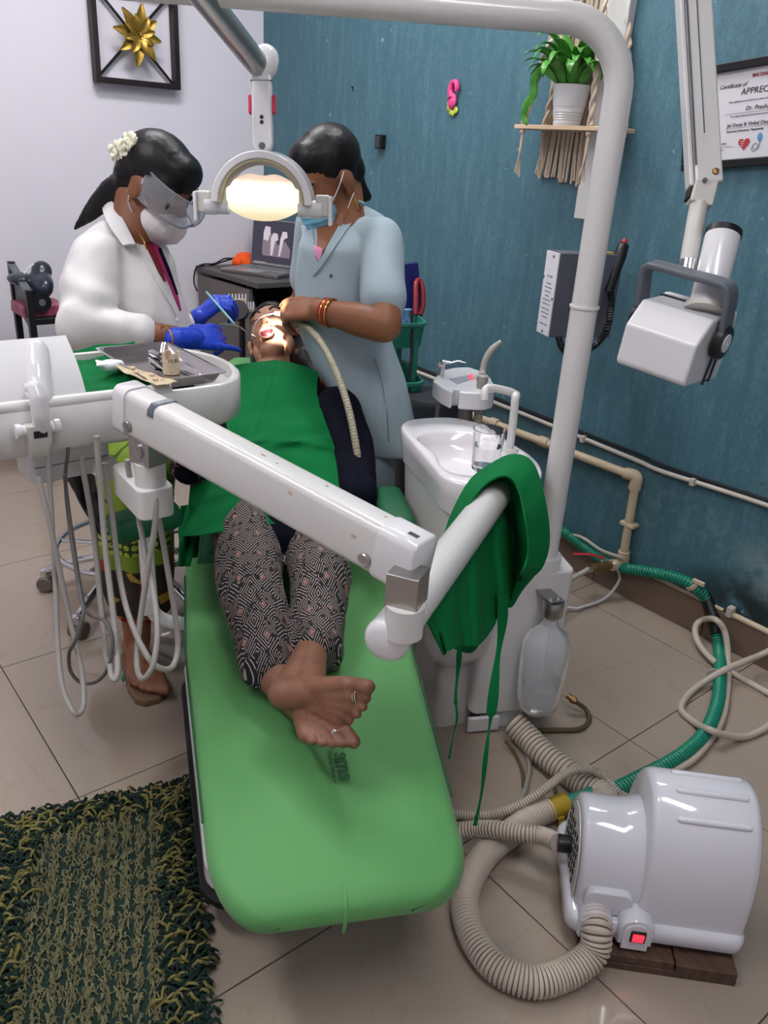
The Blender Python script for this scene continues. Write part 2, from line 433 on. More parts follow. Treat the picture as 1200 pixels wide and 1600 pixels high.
# ---------------------------------------------------------------- lights of the room
def spot(name, p, tgt, watts, ang, blend, size, col):
    l = bpy.data.lights.new(name, 'SPOT'); l.energy = watts; l.spot_size = math.radians(ang); l.spot_blend = blend; l.shadow_soft_size = size; l.color = col
    o = bpy.data.objects.new(name, l); COL.objects.link(o); o.location = p
    o.rotation_euler = (Vector(tgt)-Vector(p)).to_track_quat('-Z', 'Y').to_euler(); return o
for i, (x, y, sx, sy, es_) in enumerate(PANELS):
    pe = pm('panel_light', (1, 1, 1, 1), .5, emit=(.98, .97, 1.0, 1), es=es_)
    t = thing('ceiling_light', ['lit ceiling panel nearest the white wall with the flower art', 'lit ceiling panel nearest the teal wall', 'added fill light panel on the ceiling over the left side of the room', 'added fill light panel on the ceiling over the front of the room, behind the viewer'][i], 'light', (x, y, CEIL-.03), 'ceiling lights')
    G().box((x, y, CEIL-.02), (sx+.04, sy+.04, .035)).build('housing', M['white'], t)
    G().box((x, y, CEIL-.042), (sx, sy, .008)).build('diffuser', pe, t)

# ---------------------------------------------------------------- room
XW, YW, X0, Y0 = 2.24, 3.775, -1.3, -1.6
tile_m = pm('tile_glaze', rgb(150, 134, 120), .06, spec=.45); t = T(tile_m)
v = t.pos(); n1 = t.noise(2.2, 5, v, .6); n2 = t.noise(9, 6, v, .7)
wv = t.new('ShaderNodeTexNoise'); wv.inputs['Scale'].default_value = 3.0; wv.inputs['Detail'].default_value = 5; wv.inputs['Distortion'].default_value = 1.6
t.link(v, wv.inputs['Vector'])
vein = t.ramp(wv.outputs['Fac'], [(.485, rgb(160, 146, 132)), (.5, rgb(147, 132, 118)), (.515, rgb(160, 146, 132))])
t.link(t.mix(t.math('MULTIPLY', n2, .35), t.mix(.5, t.ramp(n1, [(.3, rgb(150, 136, 123)), (.7, rgb(166, 151, 138))]), vein), rgb(148, 132, 118)), t.b.inputs['Base Color'])
grout = pm('grout', rgb(88, 72, 60), .9)
fl = struct(G().box(((XW+X0)/2, (YW+Y0)/2, -.03), (XW-X0+.2, YW-Y0+.2, .05)).build('floor', grout, smooth=False))
gx = [X0, -.81, -.21, .39, .993, 1.605, 2.088, XW]; gy = [Y0, -.927, -.33, .27, .868, 1.465, 2.06, 2.66, 3.26, YW]
for i in range(len(gx)-1):
    for j in range(len(gy)-1):
        w, h = gx[i+1]-gx[i]-.003, gy[j+1]-gy[j]-.003
        o = G().box(((gx[i]+gx[i+1])/2, (gy[j]+gy[j+1])/2, -.0035), (w, h, .007)).build('floor_tile', tile_m, smooth=False); o.parent = fl
# painted teal wall with its faint vertical streaks, chalky wear and a damp stain low down
tw = pm('teal_wall_paint', rgb(62, 112, 126), .55); t = T(tw); v = t.pos()
s1 = t.noise(30, 4, t.scale(v, (1, 1, .16)), .6); s2 = t.noise(140, 3, t.scale(v, (1, 1, .5)), .6); s3 = t.noise(1.6, 3, v)
base = t.ramp(t.math('ADD', t.math('MULTIPLY', s1, .5), t.math('MULTIPLY', s2, .5)), [(.3, rgb(58, 96, 108)), (.5, rgb(70, 108, 120)), (.72, rgb(96, 134, 144))])
base = t.mix(t.math('MULTIPLY', s3, .35), base, rgb(62, 98, 112))
sep = t.new('ShaderNodeSeparateXYZ'); t.link(v, sep.inputs[0])
def patchmask(t, sep, y, z, ry, rz, sc, thr):
    dy = t.math('DIVIDE', t.math('SUBTRACT', sep.outputs[1], y), ry); dz = t.math('DIVIDE', t.math('SUBTRACT', sep.outputs[2], z), rz)
    r2 = t.math('ADD', t.math('MULTIPLY', dy, dy), t.math('MULTIPLY', dz, dz))
    fall = t.math('SUBTRACT', 1.0, r2, True)
    return t.math('MULTIPLY', fall, t.ramp(t.noise(sc, 5, t.pos(), .7), [(thr, (0, 0, 0, 1)), (thr+.2, (1, 1, 1, 1))]), True)
base = t.mix(patchmask(t, sep, .93, .15, .26, .13, 14, .28), base, rgb(26, 40, 42))
base = t.mix(t.math('MULTIPLY', patchmask(t, sep, .82, .30, .22, .13, 18, .38), .75), base, rgb(134, 152, 152))
base = t.mix(t.math('MULTIPLY', patchmask(t, sep, 1.25, .36, .3, .12, 22, .48), .5), base, rgb(120, 146, 152))
base = t.mix(t.ramp(t.noise(26, 2, v), [(.74, (0, 0, 0, 1)), (.79, (1, 1, 1, 1))]), base, rgb(128, 160, 166))
t.link(base, t.b.inputs['Base Color']); t.bump(s2, .25, .003)
ww = pm('white_wall_paint', rgb(220, 216, 224), .6, var=.015, vscale=3, bump=.08, bscale=160)
wr_ = struct(G().box((XW+.06, (YW+Y0)/2, CEIL/2), (.12, YW-Y0+.24, CEIL)).build('wall_right', tw, smooth=False))
struct(G().box(((XW+X0)/2, YW+.06, CEIL/2), (XW-X0+.24, .12, CEIL)).build('wall_back', ww, smooth=False))
struct(G().box((X0-.06, (YW+Y0)/2, CEIL/2), (.12, YW-Y0+.24, CEIL)).build('wall_left', ww, smooth=False))
struct(G().box(((XW+X0)/2, Y0-.06, CEIL/2), (XW-X0+.24, .12, CEIL)).build('wall_front', ww, smooth=False))
struct(G().box(((XW+X0)/2, (YW+Y0)/2, CEIL+.05), (XW-X0+.24, YW-Y0+.24, .1)).build('ceiling', pm('ceiling_paint', rgb(222, 222, 222), .8), smooth=False))
sk = pm('skirting_tile_glaze', rgb(118, 98, 84), .35, var=.08, vscale=7)
bb = struct(G().box((XW-.004, (YW+Y0)/2, .055), (.008, YW-Y0, .11)).build('baseboard_right', grout, smooth=False))
y = Y0
for k in range(20):
    y0 = -1.53+.43*k
    if y0 > YW-.02: break
    y1 = min(y0+.427, YW-.001)
    o = G().box((XW-.008, (y0+y1)/2, .056), (.014, y1-y0, .112)).build('skirting_tile', sk, bev=.002, seg=1, smooth=False); o.parent = bb
bk = struct(G().box(((XW+X0)/2, YW-.006, .055), (XW-X0, .012, .11)).build('baseboard_back', sk, smooth=False))
for y, z, r in ((.99, .545, .006), (.965, .51, .005), (1.61, .455, .004), (1.3, .30, .004)):
    o = G().lathe([(.001, 0), (r, 0), (r, .003), (r*.45, .003), (r*.4, .001), (.001, .001)], (XW, y, z), (-1, 0, 0), 12).build('wall_plug', M['greymetal']); o.parent = wr_
# conduit, black cable on it, water pipe
xc = XW-.010
cpts = [(3.7, .535), (2.9, .525), (2.55, .517), (1.9, .500), (1.42, .484), (1.30, .478), (.96, .492), (.2, .505), (-1.5, .51)]
th = thing('conduit', 'thin white conduit running along the whole teal wall', 'conduit', (xc, 1.5, .5))
G().tube(cr([(xc, y, z) for y, z in cpts], 8), .0075, 10).build('pipe', M['conduit'], th)
g = G()
for y in (2.6, 2.12, 1.62, 1.19, .74): 
    z = np.interp(-y, [-c[0] for c in cpts], [c[1] for c in cpts]); o = G().box((XW-.012, y, z), (.024, .016, .024)).build('clip', M['conduit'], th, bev=.003)
G().tube(cr([(xc+.002, y, z+.018+.004*math.sin(y*5)) for y, z in cpts], 8), .0055, 8).build('wall_cable', M['black'])
tag(bpy.data.objects['wall_cable'], 'thick black cable lying along the top of the thin white conduit', 'cable')
xp = XW-.020
th = thing('water_pipe', 'beige plastic water pipe on teal wall turning down to the skirting', 'pipe', (xp, 1.4, .43))
G().tube([(xp, 2.50, .424), (xp, 1.40, .432)], .0145, 14).build('pipe', M['cream'], th)
G().tube([(xp, 1.382, .42), (xp, 1.372, .13)], .0145, 14).build('pipe', M['cream'], th)
for p in ([(xp, 1.425, .432), (xp, 1.383, .432), (xp, 1.382, .39)], [(xp, 1.373, .165), (xp, 1.372, .122), (xp-.045, 1.385, .118)], [(xp, 2.53, .424), (xp, 2.49, .424)]):
    G().tube(cr(p, 6), .020, 14).build('elbow', M['cream'], th)
G().box((XW-.018, 1.376, .265), (.036, .055, .014)).build('clamp', M['cream'], th, bev=.004)
G().tube([(xp, 1.80, .4305), (xp, 1.76, .4305)], .019, 14).build('coupling', M['cream'], th)
G().tube([(xp, 2.05, .4295), (xp, 2.01, .4295)], .019, 14).build('coupling', M['cream'], th)
# valve at the end of the pipe
th = thing('ball_valve', 'small brass tap with a red lever at the end of the beige pipe', 'valve', (xp-.08, 1.39, .118))
G().tube([(xp-.045, 1.385, .118), (xp-.06, 1.39, .118), (xp-.062, 1.39, .118), (xp-.115, 1.405, .117)], [.014, .014, .018, .017], 12).build('body', M['brass'], th, bev=.002)
G().cap((xp-.085, 1.395, .13), .007, (xp-.085, 1.395, .15), .006).build('spindle', M['chrome'], th)
G().tube(cr([(xp-.08, 1.39, .152), (xp-.11, 1.43, .158), (xp-.14, 1.475, .148)], 6), .008, 10, flat=((0, 0, 1), .4)).build('lever', M['red'], th)
G().tube([(xp-.115, 1.405, .117), (xp-.135, 1.411, .116)], .011, 12).build('hose_nut', M['chrome'], th)
# short pale hose from the valve to the column and thin white tube
tag(G().tube(cr([(xp-.135, 1.411, .116), (1.93, 1.40, .10), (1.80, 1.34, .08), (1.62, 1.20, .10)], 10), .0085, 10).build('supply_hose', M['conduit']), 'short pale hose from the brass tap to the white column', 'hose')
tag(G().tube(cr([(xp-.05, 1.37, .135), Zp(968, 905, .06), Zp(945, 935, .012), Zp(905, 950, .010), Zp(880, 957, .02), (1.58, 1.15, .06)], 10), .005, 8).build('white_tube', M['paper']), 'thin white tube looping from the beige pipe onto the floor', 'tube')
tag(G().tube(cr([Zp(975, 872, .16), Xp(940, 860, XW-.03), Xp(905, 838, XW-.03), Xp(870, 836, XW-.03), Xp(800, 800, XW-.03)], 8), .006, 8).build('wall_tube', M['conduit']), 'thin pale tube along the skirting behind the white pole', 'tube')
pts = [(XW-.012, y, .120) for y in (.985, .86, .6, .2, -.3)]
th = thing('skirting_pipe', 'pale pipe lying on top of the brown skirting tiles', 'pipe', (XW-.012, .8, .12))
G().tube(pts, .0095, 12).build('pipe', M['cream'], th); G().box((XW-.013, .975, .128), (.026, .02, .034)).build('clamp', M['conduit'], th, bev=.004)
tag(G().tube([(XW-.008, y, .118) for y in (1.36, 1.2, 1.0)], .006, 8).build('ledge_tube', M['cream']), 'thin pale strip on the skirting ledge behind the teal hose', 'tube')

# ---------------------------------------------------------------- wall art on the white wall
YF = YW-.045
c0 = Vector((1.60, YF, 1.735)); th = thing('flower_wall_art', 'gold metal flower in a square dark frame on the white wall', 'wall art', (1.6, YW, 1.735))
for dx, dz, sx, sz in ((0, .178, .376, .022), (0, -.178, .376, .022), (.177, 0, .022, .334), (-.177, 0, .022, .334)):
    G().box((c0.x+dx, YF+.012, c0.z+dz), (sx, .046, sz)).build('frame_bar', pm('dark_bronze', rgb(50, 40, 42), .45, .5, var=.2), th, bev=.002)
for a in (45, 135):
    G().box((c0.x, YF+.025, c0.z), (.46, .008, .010), Matrix.Rotation(math.radians(a), 3, 'Y')).build('cross_bar', M['black'], th)
def petal(L, w):
    g = G()
    P = [[Vector(((i/6-.5)*2*w*math.sin(math.pi*min(.97, .06+.94*(j/10)**.8))**.8, -.012-.018*math.sin(j/10*2.4)+abs(i/6-.5)*.012*-1, .012+L*j/10)) for i in range(7)] for j in range(11)]
    g.sheet(P, .002); return g
pb = petal(.105, .023).build('petal', M['gold'], th, ang=80); ps = petal(.066, .017).build('petal', M['gold'], th, ang=80)
def place(o, Mx):
    o.matrix_world = Mx; o.parent = None
for k in range(16):
    big = k < 8
    src = pb if big else ps
    o = src if k in (0, 8) else src.copy()
    if k not in (0, 8): COL.objects.link(o)
    a = math.radians((k*45+8) if big else (k*45+30)); L = [1, .86, .84, .92, 1.02, .9, .95, .97][k % 8]
    mx = Matrix.Translation((c0.x, YF-(.004 if big else .016), c0.z)) @ Matrix.Rotation(a, 4, 'Y') @ Matrix.Scale(L, 4)
    o.parent = th; o.matrix_parent_inverse = Matrix.Translation(-WORLD[th.name]) @ mx
g = G()
for k in range(26):
    a = rnd.random()*6.28; r = .022*math.sqrt(rnd.random()); p = Vector((c0.x+r*math.cos(a), YF-.03, c0.z+r*math.sin(a)))
    g.cap((c0.x+r*.5*math.cos(a), YF-.008, c0.z+r*.5*math.sin(a)), .0022, p, .0034, 6)
stuff(g.build('stamens', M['gold'], th))
# ---------------------------------------------------------------- small things on the teal wall
def FX(px, py, off=.0): return Xp(px, py, XW-off)
RB = Matrix(((0, 0, -1), (-1, 0, 0), (0, 1, 0)))   # local x -> -Y (right along the wall), y -> up, z -> into the room
def onwall(p, sc=1): return Matrix.Translation(p) @ RB.to_4x4() @ Matrix.Scale(sc, 4)
p = FX(709, 158, .002); th = thing('toy_bird_hook', 'pink flamingo shaped hook with yellow green feet on the teal wall', 'hook', p)
def LW(p, x, y, z): return p + Vector((-z, -x, y))
g = G(); g.tube(cr([LW(p, -.005, .012, .008), LW(p, -.012, .035, .010), LW(p, -.004, .058, .010), LW(p, .014, .060, .010), LW(p, .022, .045, .010), LW(p, .020, .030, .010)], 8), cr1([.014, .011, .009, .009, .010, .008], 8), 12)
g.ell(LW(p, 0, 0, .008), (.009, .021, .027), Matrix.Rotation(.2, 3, 'X')); g.ell(LW(p, .004, -.006, .010), (.009, .018, .019))
g.build('bird_body', pm('pink_plastic', rgb(222, 70, 136), .35), th)
g = G()
for x, y, r in ((-.020, -.008, .010), (-.018, -.022, .010), (-.006, -.036, .010), (.006, -.040, .010), (.019, -.030, .012)): g.ell(LW(p, x, y, .005), (.004, r*.9, r), None, 12, 8)
g.build('feet', pm('lime_plastic', rgb(196, 204, 74), .4), th)
p = FX(598, 222); th = thing('wall_holder', 'small black plastic holder fixed high on the teal wall', 'holder', p)
G().box(LW(p, 0, 0, .013), (.026, .044, .054)).build('shell', M['black'], th, bev=.004)
G().box(LW(p, .004, -.002, .029), (.006, .026, .042)).build('front_rib', M['darkgrey'], th, bev=.002)
p = FX(555, 138); tag(G().tube(cr([LW(p, -.012, .004, -.002), LW(p, -.004, .006, .02), LW(p, .006, .004, .022), LW(p, .008, -.012, .014)], 5), .0022, 8).build('wall_hook', M['black']), 'tiny bent black hook alone high on the teal wall', 'hook')
# certificate
A_ = [FX(1056, 247), FX(1200, 241), FX(1114, 90)]
zc = 1.515; yc = 1.155; p = Vector((XW, yc, zc)); tilt = Matrix.Rotation(math.radians(-6.5), 4, 'X')
cm = Matrix.Translation((XW-.016, yc, zc)) @ Matrix.Rotation(math.radians(-5), 4, 'Y') @ tilt @ RB.to_4x4()
th = thing('certificate_frame', 'framed appreciation certificate with a red heart, black frame on teal wall', 'certificate', p)
def cw(g): 
    g.V = [tuple(cm @ Vector(v)) for v in g.V]; return g
WF, HF = .60, .258
for x, y, w, h in ((0, HF/2-.011, WF, .022), (0, -HF/2+.011, WF, .022), (-WF/2+.013, 0, .026, HF-.044), (WF/2-.013, 0, .026, HF-.044)):
    cw(G().box((x, y, .006), (w, h, .022))).build('frame_bar', M['black'], th, bev=.003)
cw(G().box((0, 0, .002), (WF-.03, HF-.03, .006))).build('certificate_sheet', M['paper'], th)
KC = Matrix.Translation((-.045, .003, 0)) @ Matrix.Diagonal((.88, .88, 1, 1))
def ct(s, x, y, size, mat, al='LEFT', shear=0, bold=0): textmesh(s, size, cm @ KC @ Matrix.Translation((x, y, .0056)), mat, 'lettering', th, align=al, shear=shear, bold=bold)
ct('BNI DIAMONDS', -.075, .098, .0125, pm('red_ink', rgb(150, 50, 70), .7), bold=.0004)
ct('Certificate of', -.178, .078, .016, M['ink'], shear=.4); ct('APPRECIATION', -.108, .058, .0245, M['ink'], shear=.15)
ct('This certificate is awarded as a token of gratitude', -.145, .034, .0075, M['inkgrey']); ct('Dr. Prashant', -.09, .012, .017, M['ink'], shear=.35)
ct('Providing dedicated and honest service to members', -.135, -.006, .0075, M['inkgrey'])
ct('Jai Desai & Vinkal Desai', -.145, -.030, .0145, M['ink'], shear=.1); ct('Executive Directors, Vijayawada', -.145, -.047, .009, M['ink'])
ct('19 Jul 2023', -.18, -.080, .008, M['inkgrey'], shear=.3); ct('DATE', -.168, -.098, .006, M['ink'])
def ck(g):
    g.V = [tuple(cm @ KC @ Vector(v)) for v in g.V]; return g
for x0, x1, y in ((-.155, .12, .002), (-.148, .06, -.038), (-.185, -.12, -.089)): ck(G().box(((x0+x1)/2, y, .0056), (x1-x0, .0008, .0006))).build('rule', M['inkgrey'], th)
hp = []
for k in range(36):
    a = 2*math.pi*k/36; hp.append((16*math.sin(a)**3*.00115, (13*math.cos(a)-5*math.cos(2*a)-2*math.cos(3*a)-math.cos(4*a))*.00115))
ck(G().prism([(x-.085, y-.084) for x, y in hp], .005, .0064)).build('heart', pm('heart_red', rgb(178, 52, 60), .6), th)
for k, (x, y) in enumerate(((-.09, -.078), (-.09, -.084), (-.091, -.090))): ck(G().box((x, y, .0066), (.014-.003*k, .0016, .0006))).build('rule', M['paper'], th)
ck(G().tube(cr([(-.062, -.096, .006), (-.055, -.108, .006), (-.042, -.1, .006), (-.044, -.086, .006), (-.056, -.09, .006), (-.054, -.101, .006), (-.038, -.098, .006), (-.035, -.08, .006)], 6), .0008, 6)).build('stethoscope', M['inkgrey'], th)
ck(G().ell((-.036, -.070, .006), (.008, .012, .0012))).build('stethoscope_head', pm('sky_ink', rgb(84, 150, 196), .6), th)
# ---------------------------------------------------------------- hanging shelf with plant
XS = 2.105
a = Xp(803, 200, XS); zS = 1.452
yl, yr = a.y, Xp(953, 209, XS).y
th = thing('hanging_shelf', 'pale wooden board on twisted cotton ropes with a fringed macrame hanging behind', 'shelf', (XS+.06, (yl+yr)/2, zS))
G().box((XS+.058, (yl+yr)/2, zS), (.116, yl-yr, .0125)).build('board', M['palewood'], th, bev=.002)
def twist(p0, p1, name='rope'):
    p0 = Vector(p0); p1 = Vector(p1); L = (p1-p0).length; n = max(8, int(L/.006)); g = G(); ax = (p1-p0).normalized(); b = basis(ax, (1, 0, .1))
    for ph in (0, math.pi):
        g.tube([p0+(p1-p0)*(i/n)+b @ Vector((0, math.cos(i*.42+ph), math.sin(i*.42+ph)))*.0052 for i in range(n+1)], .0058, 7)
    return g.build(name, M['cord'], th)
top = Vector((XW-.012, (yl+yr)/2, 2.05))
for x, y in ((XS+.012, yl-.028), (XS+.104, yl-.035), (XS+.012, Xp(916, 207, XS).y), (XS+.104, yr+.03)):
    up = Vector((x+(top.x-x)*.18, y+(top.y-y)*.22, zS+.20 if x < XS+.05 else zS+.22)); 
    twist((x, y, zS+.006), up); twist(up, Vector((x+(top.x-x)*.55, y+(top.y-y)*.6, zS+.42)))
    g = G(); g.ell((x, y, zS-.014), .009)
    for k in range(3): g.tube(cr([(x+.002*k-.002, y+.003*k-.003, zS-.01), (x-.004+.003*k, y+.004*k-.004, zS-.07), (x-.006+.004*k, y+.008-.007*k, zS-.135-.006*k)], 5), .0028, 6)
    stuff(g.build('tassel', M['cord'], th))
# macrame curtain behind the board
g = G()
y0m, y1m = FX(856, 215).y, FX(945, 215).y
for k in range(26):
    y = y0m+(y1m-y0m)*k/25+rnd.uniform(-.003, .003); zb = zS-.135-.028*(k/25)+rnd.uniform(-.012, .008); s_ = rnd.uniform(-.008, .008)
    g.tube(cr([(XW-.010, y, 2.0), (XW-.012, y, zS+.1), (XW-.014, y+s_*.3, zS-.05), (XW-.012, y+s_+.012*(1-k/13), zb)], 5), .0042, 6); g.ell((XW-.012, y+s_+.012*(1-k/13), zb), (.0055, .0055, .005), None, 8, 6)
stuff(g.build('macrame_fringe', M['cord'], th))
# flower pot
pc = Xp(886, 190, XS+.05); pc.z = zS+.0063
th = thing('flower_pot', 'white ribbed plastic flower pot standing on the hanging board', 'pot', pc)
prof = [(.044, 0), (.0455, .004)]
for k in range(5): prof += [(.047+.0012*k, .012+k*.008), (.0455+.0012*k, .016+k*.008)]
prof += [(.0515, .06), (.0535, .062), (.060, .128), (.0605, .131), (.057, .131), (.0545, .11), (.001, .11)]
prof = [(r*.93, h*.86) for r, h in prof]
G().lathe(prof, pc, (0, 0, 1), 36).build('pot', M['whiteplastic'], th)
th = thing('potted_plant', 'leafy green plant with curling strap leaves growing from the white pot', 'plant', pc+Vector((0, 0, .095)))
G().lathe([(.001, -.015), (.044, -.015), (.046, .004), (.001, .008)], pc+Vector((0, 0, .095)), (0, 0, 1), 20).build('soil', pm('soil', rgb(40, 32, 26), .9), th)
for k in range(64):
    a = k*2.399+rnd.uniform(-.3, .3); r0 = .008+.03*(k/58); b = pc+Vector((r0*math.cos(a), r0*math.sin(a), .10))
    L = rnd.uniform(.13, .21)*(1.1-.25*k/58); lean = .25+.9*(k/58); w = rnd.uniform(.0125, .019); n = 12; P = []; d = Vector((math.cos(a), math.sin(a), 0)); q = b.copy(); ang = math.radians(82-25*lean)
    if d.x > .3: ang = math.radians(84); d = (d*.4+Vector((-.2, rnd.uniform(-1, 1), 0))).normalized()
    side = d.cross(Vector((0, 0, 1)))
    dro = rnd.uniform(1.6, 3.4)*(.35+.8*lean)
    for i in range(n+1):
        f = i/n; ww_ = w*(math.sin(math.pi*min(1, .12+.88*f))**.6)*(.55 if f < .15 else 1)+.0008
        P.append([q+side*ww_*u+Vector((0, 0, abs(u)*ww_*.35)) for u in (-1, -.5, 0, .5, 1)])
        q = q+(d*math.cos(ang)+Vector((0, 0, 1))*math.sin(ang))*(L/n); ang -= dro*(f**1.5)*.22+.02
        if q.x > XW-.03: q.x = XW-.03
    G().sheet(P, .0007).build('leaf', M['leaf'], th, ang=90)
# trailing leaf on the left
P = []; ln = cr([pc+Vector((-.03, .03, .12)), pc+Vector((-.05, .075, .15)), pc+Vector((-.055, .105, .125)), pc+Vector((-.05, .105, .085)), pc+Vector((-.055, .125, .055)), pc+Vector((-.05, .135, .02)), pc+Vector((-.05, .115, .0))], 4)
for i, q in enumerate(ln):
    t_ = (ln[min(i+1, len(ln)-1)]-ln[max(i-1, 0)]).normalized(); s_ = t_.cross(Vector((.7, .3, .2))).normalized(); w = .013*math.sin(math.pi*min(1, .15+.85*i/len(ln)))**.5
    P.append([q+s_*w*u for u in (-1, -.4, .4, 1)])
G().sheet(P, .0008).build('leaf', M['leaf'], th, ang=90)
# ---------------------------------------------------------------- radiography unit: wall channel, control box, arm and head
yc_ = 1.735
th = thing('wall_channel', 'tall white metal channel on the teal wall behind the curved pole', 'wall bracket', (XW-.02, yc_, 1.5))
G().box((XW-.018, yc_, 1.72), (.034, .085, 1.03)).build('channel', M['white'], th, bev=.004)
G().box((XW-.04, yc_+.012, 1.245), (.02, .05, .10)).build('lower_cover', M['white'], th, bev=.004)
# control box: turned so that its broad side faces the chair
bl, br = W(862, 497, 2.42), W(952, 500, 2.47)
ex = Vector((br.x-bl.x, br.y-bl.y, 0)).normalized(); ey = Vector((-ex.y, ex.x, 0)); wb, hb, db = .205, .245, .085
oB = Vector((bl.x, bl.y, .872)); bm_ = frame(oB+ex*wb/2+ey*db/2+Vector((0, 0, hb/2)), ex, ey, (0, 0, 1)); br3 = bm_.to_3x3()
def B3(x, y, z): return bm_ @ Vector((x, y, z))
th = thing('control_box', 'grey metal control box with a white printed end label on the teal wall', 'control box', B3(0, 0, 0))
G().box(B3(0, 0, 0), (wb, db, hb), br3).build('case', pm('slate_grey_metal', rgb(86, 88, 98), .5, var=.03), th, bev=.003)
G().box(B3(-wb/2-.002, 0, 0), (.004, db*.98, hb*.985), br3).build('end_label', M['paper'], th, bev=.001)
for y, z in ((-.01, .108), (.038, .045), (-.036, -.01), (0, -.112)): G().box(B3(-wb/2-.0045, y, z), (.002, .006, .007), br3).build('label_screw', M['black'], th)
LBM = frame(B3(-wb/2-.0043, 0, 0), -ey, (0, 0, 1), -ex)
k = 0
for z, s_, tx in ((.05, .010, 'CE  IPX0'), (.03, .006, 'X-RAY UNIT'), (.018, .0058, 'MODEL 70 kV 8 mA'), (.006, .0058, '230 V AC 50 Hz'), (-.006, .0055, 'SERIAL No'), (-.018, .0052, 'TUBE VOLTAGE 70 kV'), (-.03, .005, 'FILTRATION 2.5 mm Al'), (-.045, .005, 'WARNING RADIATION'), (-.057, .005, 'HAZARD TO PATIENT'), (-.069, .005, 'AND OPERATOR'), (-.09, .0075, 'DENTAL X-RAY')):
    textmesh(tx, s_, LBM @ Matrix.Translation((0, z, 0)), M['inkgrey'], 'lettering', th)
G().box(B3(.0, -db/2-.004, .0), (.10, .008, .115), br3).build('switch_plate', M['greymetal'], th, bev=.003)
G().lathe([(.001, 0), (.008, 0), (.008, .004), (.004, .006), (.001, .006)], B3(-.03, -db/2-.008, -.005), -ey, 12).build('screw', M['brass'], th)
for x, z in ((.088, .09), (.088, -.02)): G().lathe([(.001, 0), (.006, 0), (.006, .005), (.001, .006)], B3(x, -db/2, z), -ey, 10).build('lamp_button', M['brass'], th)
G().box(B3(.03, -.01, hb/2+.0015), (.1, .03, .003), br3).build('top_sticker', M['yellow'], th)
# exposure handset hanging on the right of the box
h0, h1 = W(957, 438, 2.42), W(975, 380, 2.40)
th = thing('exposure_handset', 'black hand switch with a red button hung beside the grey control box', 'hand switch', h0)
ax = (h1-h0).normalized(); L = (h1-h0).length
G().lathe([(.001, -.035), (.013, -.035), (.014, .0), (.0165, .01), (.0155, .03), (.019, .07), (.0175, L-.006), (.012, L), (.001, L)], h0, ax, 18).build('grip', M['black'], th, ang=50)
G().lathe([(.001, L), (.0085, L), (.0085, L+.006), (.006, L+.012), (.001, L+.013)], h0, ax, 14).build('button', M['red'], th)
g = G(); path = resample(cr([h0+Vector((0, 0, -.035)), W(955, 470, 2.42), W(950, 510, 2.42), W(935, 535, 2.44), W(915, 548, 2.46)], 12), .0008)
for i in range(0): pass
hel = []
for i, q in enumerate(path):
    t_ = (path[min(i+1, len(path)-1)]-path[max(i-1, 0)]).normalized(); b = basis(t_, (.3, .2, 1)); a = i*.62
    hel.append(q+b @ Vector((0, math.cos(a), math.sin(a)))*.0085)
tag(G().tube(hel[::2], .0032, 5).build('coiled_cord', M['black']), 'black coiled cord hanging from the hand switch behind the pole', 'cord')
tag(ribbed([W(872, 490, 2.46), W(872, 520, 2.46), W(878, 542, 2.47), W(892, 556, 2.48), W(912, 560, 2.5)], .0115, .006, .12, 12).build('corrugated_conduit', M['black']), 'black corrugated conduit curving below the grey control box', 'conduit')
# arm: upper square arm, elbow, thin tube; yoke and head
D0 = 1.62
def oriented(px0, py0, d0, px1, py1, d1): return W(px0, py0, d0), W(px1, py1, d1)
th = thing('radiography_head', 'white dental radiography head in a grey yoke on a jointed white arm', 'radiography unit', W(1075, 430, D0))
a0, a1 = oriented(1084, -60, 1.66, 1104, 290, 1.63)
ax = (a1-a0).normalized(); fr = basis(ax, -FW); L = (a1-a0).length
mid = (a0+a1)/2
G().box(mid, (L, .056, .036), fr).build('upper_arm', M['white'], th, bev=.006)
sidev = fr @ Vector((0, 1, 0)); nv = fr @ Vector((0, 0, 1))
sg = 1 if sidev.dot(RT) < 0 else -1
G().box(mid+sidev*sg*.034+ax*.015, (L-.02, .009, .03), fr).build('inner_rail', M['white'], th, bev=.003)
G().box(mid+sidev*sg*.006+nv*.0185-ax*.05, (L-.1, .0022, .002), fr).build('cover_seam', M['greymetal'], th)
G().box(mid+sidev*sg*.026+nv*.0185-ax*.02, (L-.03, .004, .002), fr).build('cover_seam', M['greymetal'], th)
G().lathe([(.001, 0), (.0075, 0), (.006, .004), (.001, .005)], a1-ax*.02-sidev*sg*.012+nv*.018, nv, 14).build('bolt', M['brass'], th)
e0, e1 = oriented(1104, 275, 1.63, 1092, 322, 1.625); ex_ = (e1-e0).normalized(); fe = basis(ex_, -FW); Le = (e1-e0).length
G().box((e0+e1)/2, (Le, .046, .030), fe).build('elbow', M['offwhite'], th, bev=.004)
G().lathe([(.001, 0), (.005, 0), (.005, .003), (.001, .003)], e0+ex_*.018+nv*.0165-sidev*sg*-.006, nv, 12).build('bolt', M['greymetal'], th)
G().box(W(1078, 300, 1.63), (.035, .010, .024), fe).build('catch', M['black'], th, bev=.002)
t0, t1 = W(1092, 318, 1.625), W(1075, 414, 1.62)
G().tube([t0, t1], .0175, 20).build('lower_tube', M['offwhite'], th)
r0, r1 = W(1077, 408, 1.62), W(1073, 432, 1.62)
G().tube([r0, r1], .0195, 20).build('clamp_ring', M['chrome'], th)
